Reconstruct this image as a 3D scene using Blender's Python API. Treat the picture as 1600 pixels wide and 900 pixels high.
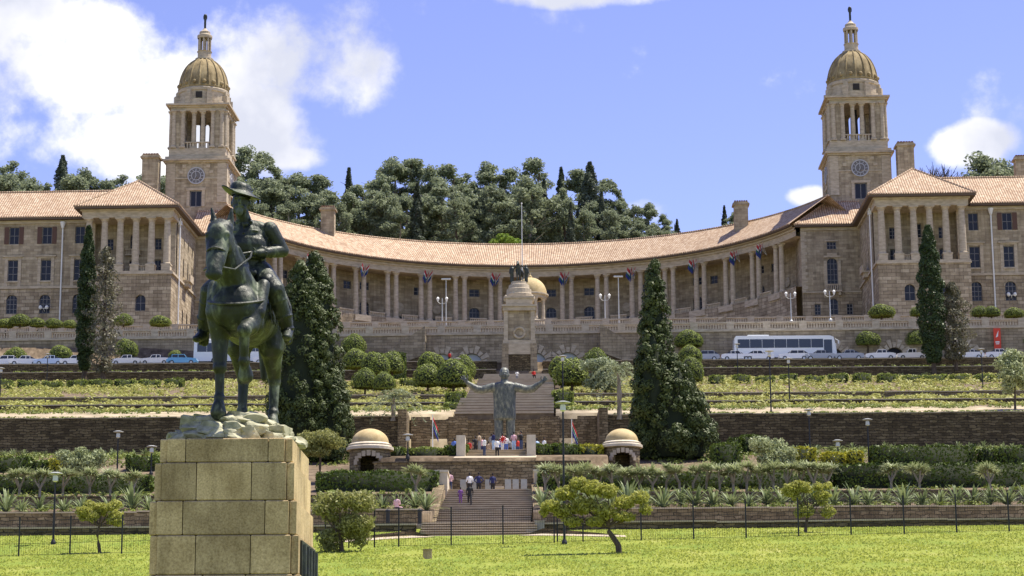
import bpy, bmesh, math, random
import numpy as np
from mathutils import Vector, Matrix
R = math.radians
for o in list(bpy.data.objects): bpy.data.objects.remove(o)
scene = bpy.context.scene
COL = scene.collection

# ------------------------------------------------------------------ camera
F = 3300.0                                  # focal length in photo pixels (photo 1600x900)
PITCH, ROLL = math.atan(650/3300.0), R(-0.4)
CM = Matrix.Rotation(math.pi/2+PITCH, 3, 'X') @ Matrix.Rotation(ROLL, 3, 'Z')
cam = bpy.data.cameras.new('camera'); camo = bpy.data.objects.new('camera', cam); COL.objects.link(camo)
cam.sensor_width = 36; cam.lens = 36*F/1600; cam.clip_start = 0.5; cam.clip_end = 6000
camo.matrix_world = CM.to_4x4()
scene.camera = camo
scene.render.resolution_x, scene.render.resolution_y = 1024, 576

# ------------------------------------------------------------------ light
SUN_EL, SUN_AZ = R(67), R(22)               # azimuth: from +X (right) turned towards +Y (behind the building)
sun_dir = Vector((math.cos(SUN_EL)*math.cos(SUN_AZ), math.cos(SUN_EL)*math.sin(SUN_AZ), math.sin(SUN_EL)))
sl = bpy.data.lights.new('sun', 'SUN'); sl.energy = 4.6; sl.angle = R(0.53); sl.color = (1.0, 0.93, 0.8)
so = bpy.data.objects.new('sun', sl); COL.objects.link(so)
so.rotation_euler = sun_dir.to_track_quat('Z', 'Y').to_euler(); so.location = (60, 40, 200)
world = bpy.data.worlds.new('World'); scene.world = world; world.use_nodes = True
scene.view_settings.view_transform = 'Standard'; scene.view_settings.look = 'None'
scene.view_settings.exposure = 0.92; scene.view_settings.gamma = 1.0

def pixdir(x, y):
    d = CM @ Vector(((x-800)/F, (450-y)/F, -1.0)); return d
def P(x, y, D):
    d = pixdir(x, y); return d*(D/d.y)
def proj(p):
    c = CM.transposed() @ Vector(p); return 800+F*c.x/(-c.z), 450-F*c.y/(-c.z)
def zy(y, D, x=800): return P(x, y, D).z
def XD(px, D, z):
    X = (px-800)/F*D
    for _ in range(4): X += (px-proj((X, D, z))[0])*D/F
    return X

def world_sky():
    nt = world.node_tree; N = nt.nodes; L = nt.links
    N.clear()
    out = N.new('ShaderNodeOutputWorld'); bg = N.new('ShaderNodeBackground')
    sky = N.new('ShaderNodeTexSky'); sky.sky_type = 'NISHITA'; sky.sun_disc = False
    sky.sun_elevation = SUN_EL; sky.sun_rotation = math.pi/2-SUN_AZ
    sky.altitude = 1400; sky.air_density = 1.0; sky.dust_density = 0.3; sky.ozone_density = 2.5
    hs = N.new('ShaderNodeHueSaturation'); hs.inputs['Hue'].default_value = 0.53; hs.inputs['Saturation'].default_value = 1.0; hs.inputs['Value'].default_value = 0.76
    L.new(sky.outputs[0], hs.inputs['Color'])
    tc = N.new('ShaderNodeTexCoord')
    # cumulus banks: soft lobes at real sky directions, ragged by noise; scattered clouds elsewhere come from the noise
    nz = N.new('ShaderNodeTexNoise'); nz.inputs['Scale'].default_value = 17; nz.inputs['Detail'].default_value = 10; nz.inputs['Roughness'].default_value = 0.6
    L.new(tc.outputs['Generated'], nz.inputs['Vector'])
    big = N.new('ShaderNodeTexNoise'); big.inputs['Scale'].default_value = 2.3; big.inputs['Detail'].default_value = 2
    L.new(tc.outputs['Generated'], big.inputs['Vector'])
    def math_(op, a, b=None, clamp=False):
        m = N.new('ShaderNodeMath'); m.operation = op; m.use_clamp = clamp
        for i, v in enumerate((a, b)):
            if v is None: continue
            if isinstance(v, (int, float)): m.inputs[i].default_value = v
            else: L.new(v, m.inputs[i])
        return m.outputs[0]
    total = None
    lobes = [(80,100,290,150),(20,40,190,90),(440,80,200,105),(525,130,130,95),(400,190,190,110),(150,225,260,85),(300,150,200,120),(940,-8,170,26),(800,-20,90,20),(1520,225,85,42),(1270,305,55,22),(1010,330,60,35),(460,245,90,30),
             (-300,120,260,110),(2100,160,300,90),(2500,60,260,120),(-900,60,340,130)]
    for (x, y, rx, ry) in lobes:
        d = pixdir(x, y).normalized()
        right = Vector((d.y, -d.x, 0)).normalized(); up = right.cross(d)
        def dotn(v, s):
            n = N.new('ShaderNodeVectorMath'); n.operation = 'DOT_PRODUCT'; L.new(tc.outputs['Generated'], n.inputs[0]); n.inputs[1].default_value = tuple(v*s)
            return n.outputs['Value']
        a = dotn(right, F/rx); b = dotn(up, F/ry)
        q = math_('ADD', math_('MULTIPLY', a, a), math_('MULTIPLY', b, b))
        front = math_('GREATER_THAN', dotn(d, 1), 0.0)
        g = math_('MULTIPLY', math_('SUBTRACT', 1.0, q, True), front)
        total = g if total is None else math_('MAXIMUM', total, g)
    dens = math_('ADD', total, math_('MULTIPLY', math_('SUBTRACT', nz.outputs['Fac'], 0.5), 3.0))
    dens = math_('ADD', dens, math_('MULTIPLY', math_('SUBTRACT', big.outputs['Fac'], 0.56), 0.6))
    ramp = N.new('ShaderNodeMapRange'); ramp.interpolation_type = 'SMOOTHSTEP'; L.new(dens, ramp.inputs['Value'])
    ramp.inputs['From Min'].default_value = 0.22; ramp.inputs['From Max'].default_value = 0.9
    mask = ramp.outputs['Result']
    # cloud body: bright tops, bluish grey thicker parts
    nz2 = N.new('ShaderNodeTexNoise'); nz2.inputs['Scale'].default_value = 14; nz2.inputs['Detail'].default_value = 6
    L.new(tc.outputs['Generated'], nz2.inputs['Vector'])
    cr = N.new('ShaderNodeMapRange'); L.new(nz2.outputs['Fac'], cr.inputs['Value']); cr.inputs['From Min'].default_value = 0.36; cr.inputs['From Max'].default_value = 0.56
    cc = N.new('ShaderNodeMix'); cc.data_type = 'RGBA'; L.new(cr.outputs['Result'], cc.inputs['Factor'])
    cc.inputs['A'].default_value = (2.7, 2.8, 3.25, 1); cc.inputs['B'].default_value = (4.4, 4.35, 4.4, 1)
    mx = N.new('ShaderNodeMix'); mx.data_type = 'RGBA'; L.new(mask, mx.inputs['Factor'])
    L.new(hs.outputs[0], mx.inputs['A']); L.new(cc.outputs['Result'], mx.inputs['B'])
    L.new(mx.outputs['Result'], bg.inputs['Color']); bg.inputs['Strength'].default_value = 0.15
    L.new(bg.outputs[0], out.inputs['Surface'])
world_sky()

# ------------------------------------------------------------------ materials
def nodes(name):
    m = bpy.data.materials.new(name); m.use_nodes = True
    nt = m.node_tree; return m, nt.nodes, nt.links, nt.nodes['Principled BSDF']
def lnk_noise(N, L, vec, scale, detail=5, rough=0.55):
    n = N.new('ShaderNodeTexNoise'); n.inputs['Scale'].default_value = scale; n.inputs['Detail'].default_value = detail; n.inputs['Roughness'].default_value = rough
    if vec is not None: L.new(vec, n.inputs['Vector'])
    return n.outputs['Fac']
def ramp(N, L, fac, stops):
    r = N.new('ShaderNodeValToRGB'); L.new(fac, r.inputs['Fac'])
    e = r.color_ramp.elements
    while len(e) < len(stops): e.new(0.5)
    for k, (p, c) in enumerate(stops): e[k].position = p; e[k].color = (*c, 1)
    return r.outputs['Color']
def mixc(N, L, fac, a, b, mode='MIX'):
    m = N.new('ShaderNodeMix'); m.data_type = 'RGBA'; m.blend_type = mode
    for k, v in (('Factor', fac), ('A', a), ('B', b)):
        if isinstance(v, (int, float)): m.inputs[k].default_value = v
        elif isinstance(v, tuple): m.inputs[k].default_value = (*v, 1)
        else: L.new(v, m.inputs[k])
    return m.outputs['Result']
def scaled(N, L, vec, s):
    m = N.new('ShaderNodeMapping'); L.new(vec, m.inputs['Vector']); m.inputs['Scale'].default_value = s; return m.outputs['Vector']
def bump(N, L, bs, h, strength=0.4, dist=0.05):
    b = N.new('ShaderNodeBump'); b.inputs['Strength'].default_value = strength; b.inputs['Distance'].default_value = dist
    L.new(h, b.inputs['Height']); L.new(b.outputs[0], bs.inputs['Normal'])
def plain(name, c, rough=0.6, metal=0.0, var=0.0, vs=3.0, spec=0.5):
    m, N, L, bs = nodes(name)
    bs.inputs['Base Color'].default_value = (*c, 1); bs.inputs['Roughness'].default_value = rough; bs.inputs['Metallic'].default_value = metal
    bs.inputs['Specular IOR Level'].default_value = spec
    if var:
        tc = N.new('ShaderNodeTexCoord'); f = lnk_noise(N, L, tc.outputs['Object'], vs)
        col = ramp(N, L, f, [(0.3, tuple(v*(1-var) for v in c)), (0.7, tuple(min(1, v*(1+var)) for v in c))])
        L.new(col, bs.inputs['Base Color'])
    return m
def masonry(name, cols, mortar, bw, bh, scale_uv=True, msize=0.012, rough=0.9, strata=True, bumpd=0.04, vary=0.5, offset=0.5, warp=0.0):
    """cut stone courses laid in the UV map (metres)"""
    m, N, L, bs = nodes(name); bs.inputs['Roughness'].default_value = rough; bs.inputs['Specular IOR Level'].default_value = 0.2
    tc = N.new('ShaderNodeTexCoord')
    br = N.new('ShaderNodeTexBrick'); uv = tc.outputs['UV']
    if warp:
        nn = N.new('ShaderNodeTexNoise'); nn.inputs['Scale'].default_value = 1.7; nn.inputs['Detail'].default_value = 3; L.new(uv, nn.inputs['Vector'])
        sb = N.new('ShaderNodeVectorMath'); sb.operation = 'SUBTRACT'; L.new(nn.outputs['Color'], sb.inputs[0]); sb.inputs[1].default_value = (.5, .5, .5)
        ml = N.new('ShaderNodeVectorMath'); ml.operation = 'MULTIPLY_ADD'; L.new(sb.outputs[0], ml.inputs[0]); ml.inputs[1].default_value = (warp*2.5, warp, 0); L.new(uv, ml.inputs[2]); uv = ml.outputs[0]
    L.new(uv, br.inputs['Vector'])
    br.inputs['Scale'].default_value = 1.0; br.inputs['Brick Width'].default_value = bw; br.inputs['Row Height'].default_value = bh
    br.inputs['Mortar Size'].default_value = msize; br.inputs['Mortar Smooth'].default_value = 0.3; br.offset = offset
    br.inputs['Color1'].default_value = (0, 0, 0, 1); br.inputs['Color2'].default_value = (1, 1, 1, 1); br.inputs['Mortar'].default_value = (0.5, 0.5, 0.5, 1)
    br.inputs['Bias'].default_value = 0.0
    # every stone gets its own tone
    wn = lnk_noise(N, L, scaled(N, L, tc.outputs['UV'], (0.9/bw, 0.9/bh, 1)), 1.0, 2)
    tone = mixc(N, L, 0.55, br.outputs['Color'], wn)
    n3 = len(cols); st = [(0.15+0.7*i/(n3-1), c) for i, c in enumerate(cols)]
    col = ramp(N, L, tone, st)
    big = lnk_noise(N, L, tc.outputs['Object'], 0.22, 6, 0.65)
    col = mixc(N, L, 0.55, col, ramp(N, L, big, [(0.3, (0.62, 0.6, 0.58)), (0.65, (1.12, 1.1, 1.06))]), 'MULTIPLY')
    st_ = lnk_noise(N, L, scaled(N, L, tc.outputs['Object'], (1.3, 1.3, 0.13)), 1.0, 6, 0.7)
    col = mixc(N, L, 0.6, col, ramp(N, L, st_, [(0.36, (0.55, 0.53, 0.5)), (0.56, (1.06, 1.05, 1.04))]), 'MULTIPLY')
    fine = lnk_noise(N, L, scaled(N, L, tc.outputs['Object'], (1, 1, 4)), 2.6, 6, 0.7)
    col = mixc(N, L, 0.35, col, ramp(N, L, fine, [(0.3, (0.55, 0.53, 0.5)), (0.7, (1.15, 1.13, 1.1))]), 'MULTIPLY')
    col = mixc(N, L, br.outputs['Fac'], col, mortar)
    L.new(col, bs.inputs['Base Color'])
    h = mixc(N, L, br.outputs['Fac'], fine, (0, 0, 0))
    bump(N, L, bs, h, 0.6, bumpd)
    return m
def noisy(name, stops, scale, rough=0.9, bstr=0.3, bdist=0.05, stretch=(1, 1, 1), detail=7, scale2=None, stops2=None, coord='Object', spec=0.25, metal=0, objrand=0.0):
    m, N, L, bs = nodes(name); bs.inputs['Roughness'].default_value = rough; bs.inputs['Specular IOR Level'].default_value = spec; bs.inputs['Metallic'].default_value = metal
    tc = N.new('ShaderNodeTexCoord'); v = scaled(N, L, tc.outputs[coord], stretch)
    f = lnk_noise(N, L, v, scale, detail, 0.62); col = ramp(N, L, f, stops)
    if scale2:
        g = lnk_noise(N, L, v, scale2, 4); col = mixc(N, L, 1.0, col, ramp(N, L, g, stops2), 'MULTIPLY')
    if objrand:
        oi = N.new('ShaderNodeObjectInfo'); st_ = lnk_noise(N, L, scaled(N, L, tc.outputs['Object'], (2.2, 2.2, 0.35)), 1.6, 7, 0.7)
        col = mixc(N, L, 1.0, col, ramp(N, L, oi.outputs['Random'], [(0.0, (1-objrand,)*3), (1.0, (1+objrand*.6, 1+objrand*.55, 1+objrand*.4))]), 'MULTIPLY')
        col = mixc(N, L, 0.6, col, ramp(N, L, st_, [(0.34, (0.45, 0.42, 0.34)), (0.52, (1.08, 1.07, 1.04))]), 'MULTIPLY')
    L.new(col, bs.inputs['Base Color'])
    bump(N, L, bs, f, bstr, bdist); return m
def leafmat(name, c1, c2, rnd=0.5, trans=0.25, rough=0.55):
    m, N, L, bs = nodes(name); bs.inputs['Roughness'].default_value = rough; bs.inputs['Specular IOR Level'].default_value = 0.25
    geo = N.new('ShaderNodeNewGeometry'); oi = N.new('ShaderNodeObjectInfo')
    tc = N.new('ShaderNodeTexCoord'); f = lnk_noise(N, L, tc.outputs['Object'], 0.9, 3)
    a = N.new('ShaderNodeMath'); a.operation = 'MULTIPLY_ADD'; L.new(geo.outputs['Random Per Island'], a.inputs[0]); a.inputs[1].default_value = rnd; L.new(f, a.inputs[2])
    b = N.new('ShaderNodeMath'); b.operation = 'MULTIPLY_ADD'; L.new(oi.outputs['Random'], b.inputs[0]); b.inputs[1].default_value = 0.25; L.new(a.outputs[0], b.inputs[2])
    col = ramp(N, L, b.outputs[0], [(0.35, c1), (1.1, c2)])
    L.new(col, bs.inputs['Base Color'])
    tr = N.new('ShaderNodeBsdfTranslucent'); L.new(col, tr.inputs['Color'])
    mx = N.new('ShaderNodeMixShader'); mx.inputs[0].default_value = trans
    out = N['Material Output']; L.new(bs.outputs[0], mx.inputs[1]); L.new(tr.outputs[0], mx.inputs[2]); L.new(mx.outputs[0], out.inputs['Surface'])
    return m

M = {}
SS = [(0.28, 0.23, 0.165), (0.44, 0.37, 0.265), (0.58, 0.5, 0.37)]
M['ashlar'] = masonry('sandstone_ashlar', SS, (0.2, 0.15, 0.1), 1.35, 0.5)
M['rustic'] = masonry('rusticated_sandstone', [(0.26, 0.21, 0.145), (0.42, 0.345, 0.245), (0.64, 0.55, 0.41)], (0.12, 0.09, 0.06), 1.5, 0.62, msize=0.03, bumpd=0.09)
M['stone'] = noisy('dressed_sandstone', [(0.3, (0.33, 0.275, 0.2)), (0.52, (0.48, 0.4, 0.295)), (0.72, (0.58, 0.5, 0.375))], 0.9, 0.9, 0.25, 0.03, (1, 1, 3))
M['dome'] = noisy('weathered_dome_stone', [(0.3, (0.16, 0.12, 0.06)), (0.5, (0.3, 0.23, 0.12)), (0.72, (0.42, 0.34, 0.19))], 1.1, 0.85, 0.3, 0.05, (1, 1, 0.5))
M['dome_light'] = noisy('pale_dome_stone', [(0.3, (0.38, 0.28, 0.13)), (0.6, (0.55, 0.43, 0.23))], 1.3, 0.85, 0.2, 0.03)
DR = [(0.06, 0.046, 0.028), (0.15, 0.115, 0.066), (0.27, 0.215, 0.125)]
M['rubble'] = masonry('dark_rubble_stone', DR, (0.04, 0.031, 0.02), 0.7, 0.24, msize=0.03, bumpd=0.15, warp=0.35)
M['rubble_tan'] = masonry('tan_rubble_stone', [(0.13, 0.1, 0.06), (0.26, 0.205, 0.125), (0.4, 0.33, 0.21)], (0.07, 0.055, 0.035), 0.6, 0.24, msize=0.025, bumpd=0.12, warp=0.3)  # tan stone of the low walls, plaza walls and kiosks
M['terrace_wall'] = masonry('terrace_sandstone', [(0.23, 0.185, 0.13), (0.36, 0.3, 0.21), (0.48, 0.4, 0.29)], (0.13, 0.1, 0.07), 1.3, 0.42, msize=0.02, bumpd=0.08)
M['step'] = noisy('shaded_step_stone', [(0.3, (0.1, 0.075, 0.05)), (0.7, (0.22, 0.17, 0.11))], 1.2, 0.9, 0.3, 0.04)  # dark tone carries the shade of the risers
M['paving'] = noisy('pale_paving', [(0.3, (0.38, 0.31, 0.22)), (0.7, (0.52, 0.44, 0.32))], 0.8, 0.9, 0.2, 0.02)
M['white_stone'] = noisy('pale_pillar_stone', [(0.3, (0.5, 0.43, 0.32)), (0.7, (0.68, 0.6, 0.47))], 1.4, 0.85, 0.2, 0.02)
M['granite'] = noisy('pedestal_granite', [(0.3, (0.31, 0.235, 0.13)), (0.5, (0.5, 0.39, 0.23)), (0.68, (0.62, 0.5, 0.31))], 38, 0.8, 0.3, 0.008, objrand=0.22, scale2=1.6, stops2=[(0.3, (0.62, 0.58, 0.5)), (0.6, (1.05, 1.03, 1.0))])
M['glass'] = plain('window_glass', (0.016, 0.017, 0.024), 0.22, spec=0.3)
M['frame'] = plain('window_frame', (0.2, 0.19, 0.19), 0.5)
M['shutter'] = plain('brown_shutter', (0.1, 0.045, 0.025), 0.6)
M['dark'] = plain('dark_recess', (0.03, 0.026, 0.024), 0.9)
M['white'] = plain('white_paint', (0.8, 0.8, 0.78), 0.5)
M['black_metal'] = plain('black_metal', (0.018, 0.018, 0.02), 0.45, 0.3)
M['pale_metal'] = plain('pale_metal', (0.55, 0.55, 0.52), 0.4, 0.2)
M['arch_fill'] = plain('blue_grey_shutter', (0.42, 0.46, 0.52), 0.5)
M['asphalt'] = noisy('asphalt', [(0.3, (0.045, 0.045, 0.046)), (0.7, (0.075, 0.073, 0.07))], 3, 0.9, 0.2, 0.01)
def roofmat():
    m, N, L, bs = nodes('clay_tiles'); bs.inputs['Roughness'].default_value = 0.85; bs.inputs['Specular IOR Level'].default_value = 0.2
    tc = N.new('ShaderNodeTexCoord')
    w1 = N.new('ShaderNodeTexWave'); w1.bands_direction = 'X'; L.new(tc.outputs['UV'], w1.inputs['Vector']); w1.inputs['Scale'].default_value = 0.314/0.42*1.0
    br = N.new('ShaderNodeTexBrick'); L.new(tc.outputs['UV'], br.inputs['Vector']); br.inputs['Scale'].default_value = 1; br.inputs['Brick Width'].default_value = 0.42; br.inputs['Row Height'].default_value = 0.5
    br.inputs['Mortar Size'].default_value = 0.02; br.offset = 0; br.inputs['Color1'].default_value = (0, 0, 0, 1); br.inputs['Color2'].default_value = (1, 1, 1, 1); br.inputs['Mortar'].default_value = (0.2, 0.2, 0.2, 1)
    col = ramp(N, L, br.outputs['Color'], [(0.0, (0.4, 0.28, 0.185)), (0.5, (0.51, 0.38, 0.26)), (1.0, (0.6, 0.48, 0.35))])
    big = lnk_noise(N, L, tc.outputs['Object'], 0.35, 6, 0.65)
    col = mixc(N, L, 0.7, col, ramp(N, L, big, [(0.3, (0.75, 0.7, 0.68)), (0.7, (1.12, 1.12, 1.1))]), 'MULTIPLY')
    col = mixc(N, L, 0.75, col, ramp(N, L, w1.outputs['Color'], [(0.05, (0.42, 0.36, 0.34)), (0.5, (1.05, 1.05, 1.05))]), 'MULTIPLY')
    L.new(col, bs.inputs['Base Color']); bump(N, L, bs, w1.outputs['Color'], 0.7, 0.12)
    return m
M['roof'] = roofmat()
def lawnmat():
    m, N, L, bs = nodes('mown_lawn'); bs.inputs['Roughness'].default_value = 0.9; bs.inputs['Specular IOR Level'].default_value = 0.15
    tc = N.new('ShaderNodeTexCoord'); v = tc.outputs['Object']
    a = lnk_noise(N, L, scaled(N, L, v, (1, 0.3, 1)), 0.35, 8, 0.72); b = lnk_noise(N, L, v, 7, 6, 0.75)
    col = ramp(N, L, a, [(0.26, (0.11, 0.18, 0.024)), (0.44, (0.21, 0.265, 0.04)), (0.58, (0.28, 0.31, 0.055)), (0.74, (0.4, 0.38, 0.14))])
    col = mixc(N, L, 0.6, col, ramp(N, L, b, [(0.3, (0.45, 0.52, 0.4)), (0.7, (1.25, 1.22, 1.15))]), 'MULTIPLY')
    L.new(col, bs.inputs['Base Color']); bump(N, L, bs, b, 0.9, 0.08); return m
M['lawn'] = lawnmat()
M['soil'] = noisy('garden_soil', [(0.3, (0.07, 0.05, 0.03)), (0.55, (0.17, 0.125, 0.08)), (0.75, (0.3, 0.24, 0.16))], 1.5, 0.95, 0.4, 0.08)
M['gravel'] = noisy('pale_gravel', [(0.3, (0.2, 0.165, 0.1)), (0.5, (0.36, 0.295, 0.195)), (0.7, (0.5, 0.42, 0.29))], 0.7, 0.95, 0.3, 0.05)
M['hillside'] = noisy('wooded_hillside', [(0.3, (0.035, 0.045, 0.02)), (0.7, (0.1, 0.1, 0.05))], 0.3, 0.95, 0.3, 0.3)
M['bark'] = noisy('bark', [(0.3, (0.05, 0.037, 0.027)), (0.7, (0.14, 0.105, 0.075))], 6, 0.9, 0.5, 0.03, (1, 1, 0.3))
M['pale_bark'] = noisy('pale_bark', [(0.3, (0.2, 0.165, 0.12)), (0.7, (0.38, 0.33, 0.26))], 6, 0.9, 0.4, 0.03, (1, 1, 0.3))
M['dark_core'] = plain('foliage_shade_core', (0.018, 0.026, 0.01), 0.95)  # dark solid fill stands in for the shade inside hedges and crowns
M['leaf_hedge'] = leafmat('hedge_leaf', (0.012, 0.024, 0.006), (0.12, 0.17, 0.025), 0.5, 0.12)
M['leaf_topiary'] = leafmat('topiary_leaf', (0.06, 0.09, 0.02), (0.25, 0.3, 0.06))
M['leaf_yellow'] = leafmat('yellow_leaf', (0.2, 0.22, 0.02), (0.42, 0.4, 0.04))
M['leaf_lawn_tree'] = leafmat('feathery_leaf', (0.16, 0.18, 0.03), (0.42, 0.42, 0.1), 0.6, 0.4)
M['leaf_olive'] = leafmat('olive_leaf', (0.1, 0.115, 0.03), (0.3, 0.3, 0.1), 0.6, 0.35)
M['leaf_cypress'] = leafmat('cypress_leaf', (0.016, 0.03, 0.012), (0.06, 0.09, 0.03), 0.5, 0.12)
M['leaf_conifer'] = leafmat('golden_cypress_leaf', (0.014, 0.026, 0.008), (0.085, 0.11, 0.03), 0.45, 0.08)
M['leaf_gum_hazed'] = leafmat('hazed_gum_leaf', (0.1, 0.125, 0.075), (0.29, 0.33, 0.2), 0.6, 0.42)  # leaf colour lightened to stand in for distance haze
M['leaf_pine'] = leafmat('pine_needle', (0.04, 0.055, 0.04), (0.12, 0.145, 0.095), 0.5, 0.25)
M['leaf_fresh'] = leafmat('fresh_leaf', (0.1, 0.17, 0.02), (0.24, 0.34, 0.05), 0.5, 0.3)
M['leaf_pale'] = leafmat('pale_weeping_leaf', (0.1, 0.12, 0.06), (0.3, 0.34, 0.2), 0.6, 0.25)
M['leaf_strap'] = leafmat('strap_leaf', (0.08, 0.11, 0.045), (0.26, 0.31, 0.14), 0.6, 0.25)
M['leaf_aloe'] = leafmat('grey_green_leaf', (0.15, 0.18, 0.08), (0.42, 0.46, 0.24), 0.6, 0.25)
M['leaf_bed'] = leafmat('bed_leaf', (0.11, 0.15, 0.025), (0.4, 0.4, 0.11), 0.9, 0.3)
M['grass_blade'] = leafmat('grass_blade', (0.25, 0.31, 0.045), (0.42, 0.45, 0.09), 0.8, 0.45)
M['leaf_dry'] = leafmat('dry_twig_leaf', (0.06, 0.055, 0.035), (0.17, 0.16, 0.1), 0.6, 0.2)
def bronze(name, c1, c2, c3):
    m, N, L, bs = nodes(name); bs.inputs['Roughness'].default_value = 0.45; bs.inputs['Metallic'].default_value = 0.1; bs.inputs['Specular IOR Level'].default_value = 0.4
    tc = N.new('ShaderNodeTexCoord'); f = lnk_noise(N, L, scaled(N, L, tc.outputs['Object'], (1, 1, 0.45)), 4.5, 8, 0.65)
    L.new(ramp(N, L, f, [(0.36, c1), (0.52, c2), (0.66, c3)]), bs.inputs['Base Color'])
    g = lnk_noise(N, L, scaled(N, L, tc.outputs['Object'], (1, 1, 0.6)), 8, 7, 0.6); bump(N, L, bs, g, 0.55, 0.05)
    L.new(ramp(N, L, f, [(0.3, (0.35,)*3), (0.7, (0.65,)*3)]), bs.inputs['Roughness']); return m
M['bronze'] = bronze('verdigris_bronze', (0.009, 0.012, 0.009), (0.024, 0.032, 0.022), (0.15, 0.175, 0.115))
M['bronze_dark'] = bronze('dark_bronze', (0.018, 0.02, 0.018), (0.035, 0.04, 0.034), (0.07, 0.08, 0.065))
M['bronze_grey'] = bronze('grey_bronze', (0.06, 0.066, 0.064), (0.12, 0.13, 0.115), (0.25, 0.25, 0.19))
M['rock'] = noisy('cast_rock', [(0.3, (0.12, 0.12, 0.07)), (0.5, (0.33, 0.32, 0.21)), (0.7, (0.55, 0.52, 0.37))], 4, 0.8, 0.5, 0.03)
# ------------------------------------------------------------------ mesh helpers
def link(o, parent=None):
    COL.objects.link(o)
    if parent is not None: o.parent = parent
    return o
def empty(name, loc, rz=0.0):
    o = bpy.data.objects.new(name, None); o.location = loc; o.rotation_euler = (0, 0, rz); o.empty_display_size = 0.5
    return link(o)
def tag(o, label=None, cat=None, group=None, kind=None):
    if label: o['label'] = label
    if cat: o['category'] = cat
    if group: o['group'] = group
    if kind: o['kind'] = kind
    return o
def copy_tree(o, parent=None):
    c = o.copy(); COL.objects.link(c); c.parent = parent
    for ch in list(o.children): copy_tree(ch, c)
    return c
def from_mesh(name, me, parent=None, loc=None):
    o = bpy.data.objects.new(name, me)
    if loc is not None: o.location = loc
    return link(o, parent)
ONES = ['', 'first', 'second', 'third', 'fourth', 'fifth', 'sixth', 'seventh', 'eighth', 'ninth', 'tenth', 'eleventh', 'twelfth', 'thirteenth', 'fourteenth', 'fifteenth', 'sixteenth', 'seventeenth', 'eighteenth', 'nineteenth']
TENS = {2: 'twent', 3: 'thirt', 4: 'fort', 5: 'fift', 6: 'sixt', 7: 'sevent', 8: 'eight', 9: 'ninet'}
def ordw(n):
    if n < 20: return ONES[n]
    t, u = divmod(n, 10)
    return TENS[t]+('ieth' if u == 0 else 'y-'+ONES[u])
def fromleft(i, n):
    if i == 0: return 'leftmost'
    if i == n-1: return 'rightmost'
    return ordw(i+1)+' from the left'

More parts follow.
